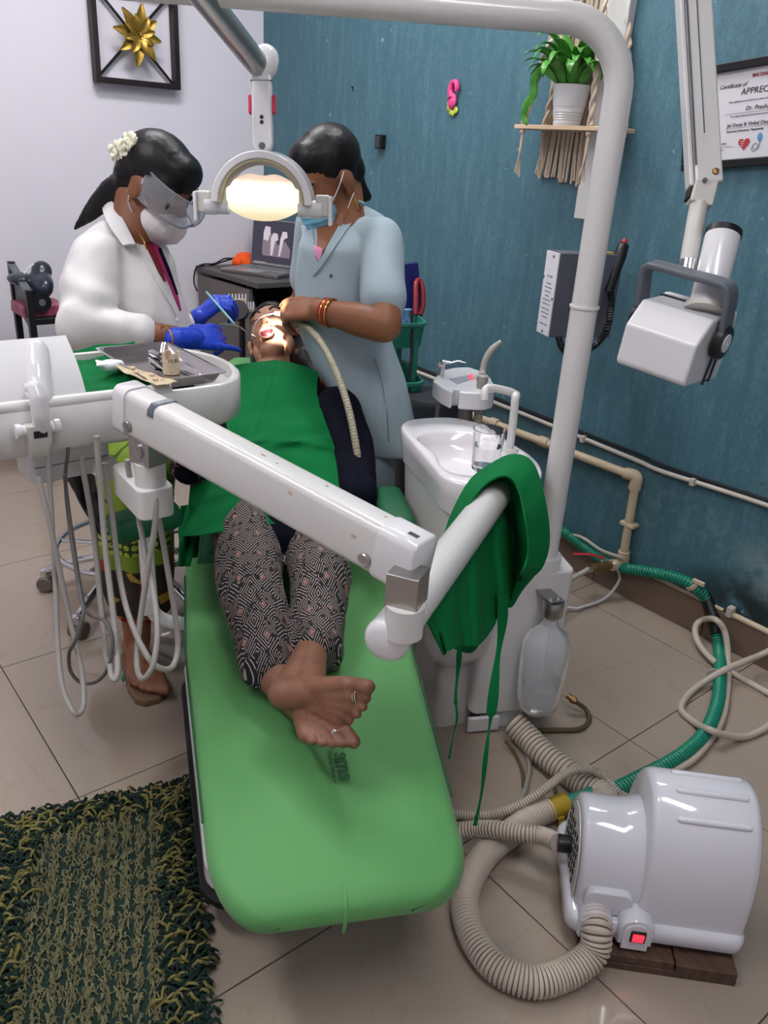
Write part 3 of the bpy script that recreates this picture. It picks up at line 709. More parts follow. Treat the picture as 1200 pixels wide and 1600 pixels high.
# the yoke: an inverted U
# head body: profile extruded along the pivot axis
xa = (W(1108, 532, 1.555)-W(1008, 500, 1.63)).normalized()      # pivot axis left to right
cone_ax = (W(1130, 365, 1.60)-W(1095, 470, 1.66)).normalized()
cone_ax = (cone_ax-xa*cone_ax.dot(xa)).normalized(); yn = xa.cross(cone_ax).normalized()
if yn.dot(FW) > 0: yn = -yn
hc = (W(1108, 532, 1.555)+W(1008, 500, 1.63))/2
hm = frame(hc, yn, cone_ax, xa) 
prof2 = [(-.062, -.088), (.05, -.088), (.060, -.080), (.064, -.004), (.022, .042), (-.062, .046)]
G().prism(prof2[:], -.078, .072, hm).build('head_body', M['whiteplastic'], th, bev=.007)
G().prism([(-.069, -.090), (-.060, -.090), (-.060, .048), (-.069, .048)], -.079, .073, hm).build('body_seam', M['darkgrey'], th)
G().prism([(-.105, -.088), (-.067, -.092), (-.067, .052), (-.095, .052), (-.108, .01)], -.078, .072, hm).build('rear_cover', M['whiteplastic'], th, bev=.006)
ZVv = Vector((0, 0, 1))
pL_, pR_ = hm @ Vector((-.02, 0, -.090)), hm @ Vector((-.02, 0, .088)); uy = (ZVv*.95+(hm.to_3x3() @ Vector((.12, 0, 0)))).normalized(); hx_ = (pR_-pL_).normalized(); HY = .108
yk = cr([pL_-uy*.012, pL_+uy*.05, pL_+uy*(HY-.022), pL_+uy*(HY-.005)+hx_*.006, pL_+uy*HY+hx_*.024, pL_.lerp(pR_, .5)+uy*HY, pR_+uy*HY-hx_*.024, pR_+uy*(HY-.005)-hx_*.006, pR_+uy*(HY-.022), pR_+uy*.05, pR_-uy*.012], 6)
g = G(); rings = []; wz = hx_.cross(uy)
for i, q in enumerate(yk):
    t_ = (yk[min(i+1, len(yk)-1)]-yk[max(i-1, 0)]).normalized(); n_ = t_.cross(wz).normalized()
    rings.append([q+n_*x+wz*y for x, y in rrect(.012, .044, .004, 3)])
g.loft(rings); g.build('yoke', M['greymetal'], th, ang=50)
pv = hm @ Vector((-.02, .0, .078))
G().lathe([(.001, 0), (.034, 0), (.034, .012), (.031, .016), (.001, .016)], pv, xa, 32).build('pivot_knob', M['black'], th)
G().lathe([(.001, .016), (.018, .016), (.018, .0185), (.004, .0185), (.003, .0175), (.001, .0175)], pv, xa, 24).build('pivot_cap', M['whiteplastic'], th)
G().box(hm @ Vector((-.035, -.05, .0735)), (.010, .085, .003), hm.to_3x3() @ Matrix.Rotation(.12, 3, 'Z')).build('pivot_stripe', M['darkgrey'], th)
G().lathe([(.001, 0), (.034, 0), (.034, .016), (.001, .016)], hm @ Vector((-.02, .0, -.082)), -xa, 32).build('pivot_knob', M['black'], th)
cb = hm @ Vector((-.03, .045, .03)); Lc = (W(1131, 362, 1.60)-cb).length
G().lathe([(.001, 0), (.030, 0), (.031, .002), (.034, Lc-.012), (.001, Lc-.012)], cb, W(1131, 362, 1.60)-cb, 36).build('cone', M['whiteplastic'], th)
cdv = (W(1131, 362, 1.60)-cb).normalized()
G().lathe([(.030, -.012), (.0355, -.012), (.0355, 0), (.031, .001), (.029, -.004), (.029, -.05), (.0285, -.05)], cb+cdv*Lc, cdv, 36).build('cone_rim', M['black'], th)
G().lathe([(.001, 0), (.04, 0), (.04, .012), (.001, .012)], cb-cdv*.004, cdv, 32).build('cone_base', M['offwhite'], th)
G().box(hm @ Vector((.055, -.076, .064)), (.006, .006, .006), hm.to_3x3()).build('drain_hole', M['black'], th)
# ---------------------------------------------------------------- column, curved pole, operating light
PX_, PY_ = 1.430, 1.093
CA = Vector((1.275, 1.128, 0))
colM = frame(CA, BX, AX, (0, 0, 1))
th = thing('water_column', 'square white column on the floor carrying the curved pole and the water bottle', 'column', CA+BX*.11+AX*.07)
G().prism([(x+.112, y+.07) for x, y in rrect(.224, .14, .022)], .055, .462, colM).build('column_body', M['white'], th, bev=.006)
G().prism([(x+.10, y+.06) for x, y in rrect(.10, .10, .01)], 0, .055, colM).build('column_foot', M['whiteplastic'], th, bev=.004)
G().box(colM @ Vector((.035, -.004, .03)), (.085, .012, .042), colM.to_3x3()).build('foot_cover', M['whiteplastic'], th, bev=.003)
# pole
rtv = Vector((cy_, -sy_, 0)); fhv = Vector((sy_, cy_, 0)); a = math.radians(5)
hd = -(rtv*math.cos(a)+fhv*math.sin(a)); ZT = 1.602; RBEND = .12
P0 = Vector((PX_, PY_, 0)); pts = [P0+Vector((0, 0, z)) for z in (.462, .8, 1.07)]
low = list(pts)
arc = [P0+hd*RBEND*(1-math.cos(t))+Vector((0, 0, ZT-RBEND+RBEND*math.sin(t))) for t in [math.pi/2*k/12 for k in range(13)]]
th = thing('curved_pole', 'tall glossy white tube rising from the column and bending over the chair', 'pole', P0+Vector((0, 0, .462)))
G().tube([P0+Vector((0, 0, z)) for z in (.462, 1.082)], .0285, 28).build('lower_tube', M['white'], th)
G().tube([P0+Vector((0, 0, z)) for z in (1.082, 1.2, ZT-RBEND)]+arc[1:]+[P0+hd*t+Vector((0, 0, ZT)) for t in (.3, .5, .7, .86, .93)], .0275, 28).build('upper_tube', M['white'], th)
G().lathe([(.028, 0), (.0315, .001), (.0315, .006), (.028, .007)], P0+Vector((0, 0, 1.078)), (0, 0, 1), 28).build('joint_ring', M['white'], th)
G().lathe([(.03, 0), (.039, 0), (.039, .03), (.035, .034), (.03, .034)], P0+Vector((0, 0, .462)), (0, 0, 1), 28).build('base_collar', M['white'], th)
# operating light
pv = W(268, -70, 1.30); j1 = W(402, 100, 1.72)
lc = W(411, 300, 1.76)
th = thing('operating_light', 'lit dental operating lamp with a white arched hood hanging above the patient', 'lamp', lc)
G().lathe([(.001, .0), (.034, 0), (.034, .06), (.001, .06)], pv+Vector((0, 0, -.03)), (0, 0, 1), 24).build('pivot', M['white'], th, bev=.004)
pe_ = pv; ptop = P0+hd*.93+Vector((0, 0, ZT))
G().tube([ptop, pv+Vector((0, 0, .02))], .026, 20).build('pivot_neck', M['white'], th)
G().tube([pe_, j1], .0245, 24).build('arm', M['steel'], th)
dn = (W(412, 235, 1.75)-W(408, 105, 1.73)).normalized(); sd = RT
jr = basis(sd, dn)
G().cap(W(415, 92, 1.73), .029, W(414, 104, 1.73), .027).build('elbow_cover', M['whiteplastic'], th)
s0, s1 = W(409, 108, 1.73), W(411, 240, 1.75)
sx = basis((s1-s0), -FW); Ls = (s1-s0).length
G().prism([(x+Ls*.5, y) for x, y in rrect(Ls, .044, .021)], -.013, .013, frame(s0, sx.col[0], sx.col[1], sx.col[2])).build('stem', M['whiteplastic'], th, bev=.006)
for f in (.05, .16): G().box(s0+(s1-s0)*f, (.0015, .0455, .0275), sx).build('stem_ring', M['greymetal'], th)
for dx in (-.0255, .0255): G().box(s0+(s1-s0)*.42+sx.col[1]*dx, (.036, .007, .018), sx).build('red_clip', M['coral'], th, bev=.002)
for f in (.59, .65): G().lathe([(.001, 0), (.0045, 0), (.004, .0015), (.001, .001)], s0+(s1-s0)*f+sx.col[2]*.0128, sx.col[2], 12).build('socket_hole', M['black'], th)
G().lathe([(.001, 0), (.0075, 0), (.007, .002), (.001, .002)], s0+(s1-s0)*.93+sx.col[2]*.0125, sx.col[2], 16).build('screw_cap', M['greymetal'], th)
# hood: a half ring seen from behind
ux = (W(488, 318, 1.76)-W(336, 312, 1.76)).normalized(); up_ = (Vector((0, 0, 1))-ux*ux.z).normalized(); fwd = ux.cross(up_)
if fwd.dot(FW) < 0: fwd = -fwd
hc_ = W(412, 318, 1.76)
def half(ra, rb, y0, y1, n=28, sq=.98):
    rings = []
    for k in range(n+1):
        t = math.pi*k/n; c, s_ = math.cos(t), math.sin(t)*sq
        o = hc_+ux*(-c)*1+up_*0
        rings.append([hc_-ux*c*ra+up_*s_*ra+fwd*y0, hc_-ux*c*rb+up_*s_*rb+fwd*y0, hc_-ux*c*rb+up_*s_*rb+fwd*y1, hc_-ux*c*ra+up_*s_*ra+fwd*y1])
    return G().loft(rings)
half(.0915, .108, -.035, .05).build('hood', M['whiteplastic'], th, bev=.004)
half(.0865, .0913, -.033, .04).build('hood_trim', pm('brass_trim', rgb(176, 164, 130), .35, .4), th)
half(.078, .0863, -.010, .012).build('hood_liner', M['offwhite'], th)
for q in (-1, 1):
    b = hc_+ux*q*.075
    G().lathe([(.001, 0), (.0175, 0), (.0175, .025), (.019, .028), (.019, .052), (.001, .052)], b-up_*.008, ux*q, 20).build('side_hub', M['whiteplastic'], th)
    bb_ = basis(ux*q, up_); 
    G().box(hc_+ux*q*.128+fwd*.0, (.03, .026, .044), basis(ux*q, up_)).build('handle_block', M['offwhite'], th, bev=.004)
    G().box(hc_+ux*q*.146-up_*.010-fwd*.002, (.008, .036, .060), basis(ux*q, up_)).build('grip_plate', M['whiteplastic'], th, bev=.003)
# glowing reflector bowl: curved sheet hanging between the hubs
P = []
for j in range(15):
    f = j/14; row = []
    for i in range(25):
        x = (i/24-.5)*.156; edge = abs(i/24-.5)*2
        top = .038+.022*(1-edge**2.2)-.004*math.cos((i/24-.5)*13)*(1-edge)
        bot = -.036+.024*edge**2.2
        z = top*(1-f)+bot*f
        y = -.030*math.sin(math.pi*(.15+.75*f))*(1-.3*edge**2)+.006
        row.append(hc_+ux*x+up_*z+fwd*y)
    P.append(row)
lt = T(M['lit']); zz = lt.new('ShaderNodeSeparateXYZ'); lt.link(lt.pos(), zz.inputs[0])
fz = lt.math('DIVIDE', lt.math('SUBTRACT', zz.outputs[2], hc_.z-.036), .096, True)
lt.link(lt.ramp(fz, [(0, (.80, .66, .40, 1)), (.16, (.84, .76, .52, 1)), (.42, (1.25, 1.2, 1.0, 1)), (.80, (1.2, 1.12, .92, 1)), (.88, (.80, .62, .50, 1)), (1, (.74, .56, .46, 1))]), lt.b.inputs['Emission Color']); lt.b.inputs['Emission Strength'].default_value = 1.0
lt.b.inputs['Base Color'].default_value = rgb(150, 130, 90)
G().sheet(P, -.004).build('reflector', M['lit'], th, ang=60)
MOUTH = W(414, 522, 2.36)
lampo = spot('lamp_beam', hc_-up_*.02+fwd*.07, MOUTH+RTH_*.034, LAMP_WATTS, 9.5, .3, .012, (1.0, .93, .80))
lampo.parent = th; lampo.matrix_parent_inverse = Matrix.Translation(-WORLD[th.name])
# ---------------------------------------------------------------- cuspidor
ZR = .73
rim_px = [(622, 662), (634, 655), (662, 652), (700, 650), (735, 655), (765, 668), (800, 691), (828, 708), (846, 726), (848, 745)]
rim = [Zp(x, y, ZR) for x, y in rim_px]
nb = [Zp(735, 757, ZR), Zp(712, 754, ZR), Zp(697, 748, ZR)]
rim += [rim[-1]+(nb[0]-rim[-1])*.35+BX*.0, rim[-1]+(nb[0]-rim[-1])*.7] + nb
rimc = sum(rim, Vector())/len(rim)
def polar(poly, c, n=64):
    out = []; P = [p for p in poly]
    for k in range(n):
        a = 2*math.pi*k/n; d = Vector((math.cos(a), math.sin(a))); best = None
        for p, q in zip(P, P[1:]+P[:1]):
            e = Vector((q.x-p.x, q.y-p.y)); w = Vector((p.x-c.x, p.y-c.y)); den = d.x*e.y-d.y*e.x
            if abs(den) < 1e-9: continue
            t = (w.x*e.y-w.y*e.x)/den; u = (w.x*d.y-w.y*d.x)/den
            if t > 0 and -1e-6 <= u <= 1+1e-6: best = t if best is None else max(best, t)
        out.append(best)
    # soften corners
    for _ in range(2): out = [(out[i-1]+2*out[i]+out[(i+1) % n])/4 for i in range(n)]
    return out
pr_ = polar(rim, rimc)
def ring(sc, z, c=None, add=0, rr=None):
    c = c or rimc; rr = rr or pr_
    return [Vector((c.x+math.cos(2*math.pi*k/64)*(rr[k]*sc+add), c.y+math.sin(2*math.pi*k/64)*(rr[k]*sc+add), z)) for k in range(64)]
bc = Zp(715, 706, ZR); bc = bc*.75+rimc*.25; bc.z = ZR
bowl_r = polar(rim, bc)
th = thing('cuspidor', 'white cuspidor with a moulded basin standing beside the chair', 'cuspidor', Vector((rimc.x, rimc.y, 0)))
inner = [min(r-.028, .150) for r in bowl_r]
for _ in range(6): inner = [(inner[i-1]+2*inner[i]+inner[(i+1) % 64])/4 for i in range(64)]
def bring(f, z, add=0): return [Vector((bc.x+math.cos(2*math.pi*k/64)*(inner[k]*f+add), bc.y+math.sin(2*math.pi*k/64)*(inner[k]*f+add), z)) for k in range(64)]
G().loft([ring(1, ZR-.085, add=-.012), ring(1, ZR-.04, add=-.004), ring(1, ZR-.008), ring(1, ZR-.001, add=-.006), bring(1, ZR-.001, .004), bring(1, ZR-.006, -.004), bring(.93, ZR-.03), bring(.80, ZR-.055), bring(.55, ZR-.07), bring(.2, ZR-.078), bring(.06, ZR-.082)]).build('basin', pm('glazed_white', rgb(222, 218, 220), .08, coat=.6), th, ang=70)
cs_ = rimc+(rimc-Vector((1.40, 1.14, 0))).normalized()*.045; cs_.z = 0
G().loft([ring(.70, .20, cs_, -.02), ring(.80, .24, cs_, -.015), ring(.86, .44, cs_, -.014), ring(.92, .52, rimc, -.014), ring(.97, ZR-.088, add=-.014)]).build('body', M['white'], th, ang=60)
G().loft([ring(.50, .0, cs_), ring(.50, .04, cs_), ring(.46, .21, cs_)]).build('pedestal', M['white'], th)
G().lathe([(.001, 0), (.02, 0), (.02, .003), (.012, .004), (.001, .002)], Vector((bc.x, bc.y, ZR-.0815)), (0, 0, 1), 20).build('drain', M['chrome'], th)
fb = Zp(796, 703, ZR); 
G().tube(cr([fb, fb+Vector((0, 0, .06)), fb+Vector((.002, .004, .125)), W(806, 617, 1.90), W(793, 611, 1.89), W(768, 606, 1.87), W(760, 608, 1.865), W(757, 616, 1.86), W(757, 626, 1.86)], 8), .0095, 16).build('spout', M['white'], th)
G().lathe([(.001, 0), (.022, 0), (.020, .006), (.001, .006)], fb+Vector((0, 0, -.001)), (0, 0, 1), 24).build('spout_base', M['white'], th)
# tumbler of water
gb = Zp(757, 740, ZR-.012)+Vector((0, 0, 0)); gb.z = ZR-.0005
th = thing('drinking_glass', 'faceted clear drinking glass standing in the white basin', 'glass', gb)
def gring(r, z, amp=.06): return [gb+Vector((math.cos(2*math.pi*k/48)*r*(1+amp*math.cos(12*2*math.pi*k/48)*.5), math.sin(2*math.pi*k/48)*r*(1+amp*math.cos(12*2*math.pi*k/48)*.5), z)) for k in range(48)]
G().loft([gring(.029, 0, .05), gring(.031, .006, .06), gring(.033, .06, .05), gring(.0345, .072, .0), gring(.0355, .092, 0), gring(.0335, .0925, 0), gring(.032, .072, 0), gring(.0305, .06, 0), gring(.028, .012, 0)]).build('tumbler', M['glass'], th, ang=35)
G().loft([gring(.0274, .0125, 0), gring(.0300, .055, 0)]).build('water', M['water'], th)
# ---------------------------------------------------------------- assistant's instrument holder
ZK = .80
kp = [(677, 594), (684, 583), (695, 577), (710, 574), (732, 573), (748, 578), (767, 590), (774, 603), (772, 611), (760, 614), (746, 614), (730, 613), (718, 612), (717, 607), (711, 607), (706, 612), (690, 604)]
kw = [Zp(x, y, ZK) for x, y in kp]; kc = sum(kw, Vector())/len(kw)
th = thing('instrument_holder', 'rounded white instrument holder with a small red lit display behind the basin', 'instrument holder', kc)
kk = [(p.x, p.y) for p in kw]
G().prism(kk, ZK-.048, ZK).build('holder_body', M['whiteplastic'], th, bev=.006)
dp = [Zp(x, y, ZK+.001) for x, y in ((702, 592), (733, 585), (745, 590), (714, 600))]
G().prism([(p.x, p.y) for p in dp], ZK-.002, ZK+.0012).build('display_panel', pm('display_grey', rgb(150, 150, 158), .3), th)
for x, y in ((734, 589), (738, 592), (736, 586)):
    G().lathe([(.001, 0), (.006, 0), (.006, .0012), (.001, .0012)], Zp(x, y, ZK+.001), (0, 0, 1), 10).build('led', M['ledred'], th)
bs = kc+Vector((0, 0, -.05))
G().tube([bs+Vector((-.005, -.02, .0)), bs+Vector((-.01, -.03, -.16)), Vector((rimc.x+.10, rimc.y+.07, .55)), Vector((rimc.x+.05, rimc.y+.0, .50))], .020, 14).build('bracket', M['tubegrey'], th)
sy0 = Zp(689, 586, ZK); 
t2 = thing('air_water_syringe', 'chrome air and water syringe standing at the left of the instrument holder', 'syringe', sy0)
G().lathe([(.001, -.07), (.006, -.07), (.008, -.02), (.009, .0), (.0085, .03), (.010, .040), (.001, .042)], sy0, (.05, 0, 1), 16).build('handle', M['chrome'], t2)
G().tube([sy0+Vector((.002, .002, .034)), W(694, 565, 2.2), W(705, 567, 2.2), W(716, 564, 2.2), W(728, 567, 2.2)], [.008, .007, .0026, .0022, .0018], 10).build('nozzle', M['chrome'], t2)
G().box(sy0+Vector((-.008, 0, .03)), (.012, .01, .014)).build('lever', M['chrome'], t2, bev=.002)
G().tube(cr([sy0+Vector((0, 0, -.07)), sy0+Vector((-.005, -.01, -.2)), sy0+Vector((.02, -.05, -.45)), Vector((rimc.x+.06, rimc.y+.02, .4))], 8), .0055, 10).build('hose', M['tubegrey'], t2)
v0 = Zp(752, 606, ZK)
t2 = thing('suction_tip', 'grey saliva suction handpiece with a curved tip in the instrument holder', 'suction handpiece', v0)
G().lathe([(.001, -.075), (.010, -.075), (.011, -.02), (.0135, 0), (.014, .016), (.016, .018), (.016, .032), (.011, .036), (.001, .036)], v0, (.03, .0, 1), 20).build('valve_body', M['tubegrey'], t2)
G().tube(cr([v0+Vector((0, 0, .03)), W(754, 582, 2.17), W(760, 560, 2.17), W(770, 545, 2.17), W(783, 534, 2.17)], 8), cr1([.0095, .0095, .0095, .0095, .0065], 8), 14).build('tip', M['tubegrey'], t2)
G().tube(cr([v0+Vector((0, 0, -.07)), v0+Vector((-.005, -.01, -.18)), Vector((rimc.x+.13, rimc.y+.06, .45))], 8), .012, 12).build('hose', M['hose'], t2)
# ---------------------------------------------------------------- water bottle on its bracket
bt0 = W(862, 962, 1.93)
th = thing('bottle_bracket', 'bent steel bracket on the column holding the clear water bottle', 'bracket', bt0)
br0, br1 = W(843, 892, 1.95), W(868, 940, 1.90)
ax = (br1-br0); ax.z = 0; ax = ax.normalized(); fr = basis(ax, (0, 0, 1)); L = .115
c_ = bt0+Vector((0, 0, .045)); st = c_-ax*L
G().box((st+c_)/2+Vector((0, 0, .0)), (L+.03, .038, .003), fr).build('strap', M['steel'], th, bev=.001)
G().box(st+ax*.012+Vector((0, 0, -.034))-fr.col[1]*.0205*(1 if fr.col[1].dot(RT) > 0 else -1), (.058, .003, .066), fr).build('side_plate', M['steel'], th, bev=.001)
for f, y in ((.0, .009), (.0, -.009), (1, .010), (1, -.010)):
    G().lathe([(.001, 0), (.006, 0), (.005, .003), (.001, .004)], st.lerp(c_, f)+fr.col[1]*y+Vector((0, 0, .0015)), (0, 0, 1), 12).build('rivet', M['chrome'], th)
G().lathe([(.001, .042), (.0245, .042), (.0255, .036), (.0255, .006), (.022, .0), (.001, .0)], bt0, (0, 0, 1), 28).build('bottle_cap', M['steel'], th)
bz = bt0+Vector((0, 0, 0))
th = thing('water_bottle', 'clear plastic bottle half full of water hanging from the steel bracket', 'bottle', bz+Vector((0, 0, -.25)))
op = [(r*1.2, h*1.12) for r, h in [(.0145, .006), (.0145, -.012), (.020, -.028), (.040, -.048), (.048, -.068), (.0495, -.10), (.0475, -.16), (.046, -.20), (.040, -.232), (.03, -.245), (.001, -.247)]]
G().lathe(op, bz, (0, 0, 1), 40).add(*(lambda g: (g.V, g.F))(G().lathe([(max(r-.0014, .001), h+(.0014 if h < -.27 else 0)) for r, h in op[::-1]], bz, (0, 0, 1), 40))).build('bottle', M['clearplastic'], th, fix=False, ang=60)
G().lathe([(r*1.195, h*1.12) for r, h in [(.001, -.2445), (.0285, -.2425), (.0382, -.231), (.0443, -.20), (.0452, -.17), (.001, -.17)]], bz, (0, 0, 1), 40).build('water', M['water'], th, ang=60)
G().tube(cr([bz+Vector((0, 0, .0)), bz+Vector((.002, 0, -.1)), bz+Vector((.004, 0, -.17)), bz+Vector((-.004, .006, -.215)), bz+Vector((-.02, .012, -.236))], 8), .0026, 8).build('dip_tube', M['tubegrey'], th)
# olive tube with fittings beside the bottle
a = [Zp(886, 1086, .05), Zp(900, 1097, .04), Zp(915, 1108, .02), Zp(921, 1125, .008), Zp(905, 1139, .008), Zp(870, 1141, .008), Zp(830, 1141, .01)]
th = thing('olive_tube', 'olive brown tube with a brass end fitting looping on the floor behind the bottle', 'tube', a[3])
G().tube(cr(a[1:], 8), .0065, 10).build('tube', M['rubber'], th); G().tube([a[0], a[1]], [.008, .0095], 10).build('fitting', M['brass'], th); G().tube([a[0].lerp(a[1], .5), a[0].lerp(a[1], .8)], .012, 6).build('nut', M['brass'], th)
ZVV = Vector((0, 0, 1))
# ---------------------------------------------------------------- dental chair
S_END = .875
def zt(s): return .2+.11*s
def hw(s, left=False):
    r = .14 if left else .10; w = (.208 if left else .217)+(.044 if left else .034)*min(1, max(0, (s-.95)/.6))
    rx = .085
    return w if s > S_END+r else w-rx+rx*math.sqrt(max(0, 1-((S_END+r-s)/r)**2))
th = thing('dental_chair', 'reclined dental chair with a lime green foot cover and dark green arm pads', 'dental chair', CHP(0, 1.5, 0))
rings = [[CHP(x*.8, S_END-.003, zt(S_END)-.034+y*.5) for x, y in rrect(.26, .03, .012, 5)]]
for s in [S_END+.16*(1-math.cos(math.pi/2*k/12)) for k in range(13)]+[1.1, 1.2, 1.35, 1.5, 1.65, 1.80, 1.9]:
    wl, wr2 = hw(s, True), hw(s); w = (wl+wr2)/2; du = (wr2-wl)/2; k = (s-S_END); tk = .065
    e = min(1, (k/.03))**.5 if k < .03 else 1
    out = []
    for x, y in rrect(2*w, tk*(.55+.45*e), .022*(.6+.4*e), 5):
        yy = y - .010*(abs(x)/w)**4*(1 if y > 0 else -1)
        out.append(CHP(x+du, s, zt(s)-tk/2+yy))
    rings.append(out)
cush = G().loft(rings).build('leg_rest_cover', M['lime'], th, ang=60)
# seam piping down both long edges and a small gather at the foot end
for q in (-1, 1): G().tube([CHP(q*(hw(s, q < 0)+.0005), s, zt(s)-.020) for s in (1.07, 1.1, 1.2, 1.35, 1.5, 1.8)], .0022, 6).build('piping', M['inkgreen'], th)
G().tube(cr([CHP(-.005, S_END-.002, zt(S_END)-.065), CHP(-.002, S_END-.004, zt(S_END)-.035), CHP(0, S_END+.012, zt(S_END)-.010), CHP(.0, S_END+.05, zt(S_END)-.001)], 5), [.001]+[.003]*12+[.002]*2+[.0008], 8).build('gather', M['lime'], th)
# printed mark on the cover (reads sideways)
sp = CHP(0, 0, 0)
q0 = Zp(537, 1202, .318); su = q0.dot(AX); uu = q0.dot(BX)-UC
ang_ = math.atan(.11)
lm = frame(CHP(uu, su, zt(su)+.0006), -(AX*math.cos(ang_)+Vector((0, 0, math.sin(ang_)))), BX, Vector((0, 0, 1))*math.cos(ang_)-AX*math.sin(ang_))
lm = frame(CHP(uu, su, zt(su)+.0006), -(AX*math.cos(ang_)+Vector((0, 0, math.sin(ang_)))), BX, -AX*(-math.sin(ang_))*-1+Vector((0, 0, math.cos(ang_))))
textmesh('sms', .043, lm, M['inkgreen'], 'lettering', th, bold=.0008)
textmesh('Dental Solution', .012, lm @ Matrix.Translation((0, -.021, 0)), M['inkgreen'], 'lettering', th)
# seat and back
rings = []
for s, z, w, tk in ((1.82, .415, .225, .09), (1.9, .435, .215, .09), (2.05, .50, .20, .08), (2.2, .575, .175, .07), (2.33, .64, .13, .06), (2.36, .655, .10, .05)):
    rings.append([CHP(x, s+y*.4, z-tk/2+y) for x, y in rrect(2*w, tk, .03, 4)])
G().loft(rings).build('back_rest', M['darkgreen'], th, ang=60)
rings = []
for s, z, w, tk in ((2.30, .665, .11, .05), (2.33, .675, .135, .075), (2.42, .70, .14, .08), (2.53, .725, .135, .07), (2.56, .735, .11, .045)):
    rings.append([CHP(x, s+y*.25, z-tk/2+y) for x, y in rrect(2*w, tk, .022, 4)])
G().loft(rings).build('head_rest', M['lime'], th, ang=60)
G().box(CHP(0, 2.40, .62), (.08, .12, .03), Matrix((BX, AX, Vector((0, 0, 1)))).transposed() @ Matrix.Rotation(.28, 3, 'X')).build('head_rest_bar', M['chrome'], th)
R3 = Matrix((BX, AX, Vector((0, 0, 1)))).transposed()
fr = frame(Vector((0, 0, 0)), BX, AX, (0, 0, 1))
bl0, bl1 = Zp(303, 1215, .07), Zp(322, 1405, .07)
ud = (bl0-bl1).normalized(); vd = Vector((ud.y, -ud.x, 0)); bfm = frame(bl1, vd, ud, (0, 0, 1))
G().prism([(x+.15, y+.34) for x, y in rrect(.30, .72, .05)], .018, .075, bfm).build('base_cover', M['whiteplastic'], th, bev=.012)
G().prism([(x+.15, y+.34) for x, y in rrect(.24, .62, .04)], .075, .095, bfm).build('base_step', M['whiteplastic'], th, bev=.008)
G().prism([(x+.14, y+.33) for x, y in rrect(.30, .74, .07)], 0, .018, bfm).build('floor_plate', M['blackmat'], th, bev=.003)
G().prism([(x+.15, y+.5) for x, y in rrect(.24, .34, .06)], .09, .20, bfm).build('lift_housing', M['offwhite'], th, bev=.02)
fr = frame(CHP(0, 0, 0), BX, AX, (0, 0, 1))
G().prism([(x, y+1.55) for x, y in rrect(.36, .60, .04)], .255, .295, fr).build('seat_frame', M['whiteplastic'], th, bev=.01)
# arm pads
for q, (px, py, d), axv, hl in ((-1, (226, 814, 1.78), (RTH_*.8+AX*.5).normalized(), .075), (1, (614, 800, 1.98), AX, .10)):
    c = W(px, py, d); cxv = axv.cross(ZVV)
    rings = []
    for f, sc in ((-1, .55), (-.96, .82), (-.78, 1), (.78, 1), (.96, .82), (1, .55)):
        rings.append([c+axv*f*hl+cxv*x*sc+Vector((0, 0, y*sc+.006*math.sin(f*2))) for x, y in rrect(.080, .058, .022, 4)])
    G().loft(rings).build('arm_pad', M['darkgreen'], th, ang=60)
    u0 = c.dot(BX)-UC; s0_ = c.dot(AX)
    G().tube(cr([c+Vector((0, 0, -.02)), CHP(u0, s0_, .42), CHP(u0*.97, s0_+.02, .33), CHP(u0*.75, s0_+.03, .295), CHP(u0*.4, s0_+.03, .285)], 5), .017, 12).build('arm_post', M['whiteplastic'], th)
    G().box(CHP(u0, s0_-.03, .40), (.030, .055, .05), R3).build('post_cover', M['whiteplastic'], th, bev=.005)
# ---------------------------------------------------------------- swing arm carrying the instrument unit
ZA = .755
e0 = Zp(604, 1000, ZA); e1 = Vector((PX_-.0, PY_-.0, ZA)); far = Zp(790, 752, ZA)
ad = (far-e0); ad.z = 0; ad = ad.normalized()
cl = (Vector((PX_, PY_, ZA))-e0).dot(ad)
th = thing('swing_arm', 'thick white round arm with end cap, joined to a square white beam above the chair', 'arm', e0)
RA = .031
end = e0+ad*(cl-.03)
Lf = (far-e0).length; end = e0+ad*(Lf+.05)
G().tube([e0+ad*.002, e0+ad*Lf, end], RA, 32).build('round_arm', M['white'], th)
G().lathe([(.001, -.012), (.020, -.011), (.028, -.008), (RA+.001, -.001), (RA+.001, .006), (RA, .006)], e0, ad, 32).build('end_cap', M['whiteplastic'], th, ang=60)
G().tube(cr([end-ad*.035, end+Vector((.0, .0, -.06)), Vector((1.27, 1.12, .56)), Vector((1.33, 1.14, .45))], 6), .027, 24).build('pivot_post', M['white'], th)
# first pivot stub
s0 = W(632, 965, 1.085); s0.z = ZA+.02
G().tube([s0+Vector((0, 0, -.01)), s0+Vector((0, 0, .036))], .0265, 28).build('stub', M['white'], th)
bn = W(660, 885, 1.085); bf = W(207, 638, 1.36)
bx = (bn-bf).normalized(); bb3 = basis(bx, (0, 0, 1)); L = (bn-bf).length
bmM = frame(bf, bb3.col[0], bb3.col[1], bb3.col[2])
def BM(x, y, z): return bmM @ Vector((x, y, z))
G().loft([[BM(x, y, z) for y, z in rrect(.052, .078, .012, 4)] for x in (-.004, L-.062)]).build('beam', M['white'], th, bev=.0)
G().loft([[BM(x, y*s_, z*s_) for y, z in rrect(.056, .084, .013, 4)] for x, s_ in ((L-.064, .97), (L-.060, 1), (L-.004, 1), (L, .93))]).build('beam_end_cover', M['whiteplastic'], th, ang=60)
G().loft([[BM(x, y*s_, z*s_) for y, z in rrect(.056, .084, .014, 4)] for x, s_ in ((-.02, .9), (-.016, 1), (.012, 1), (.012, .97))]).build('beam_far_cover', M['whiteplastic'], th, ang=60)
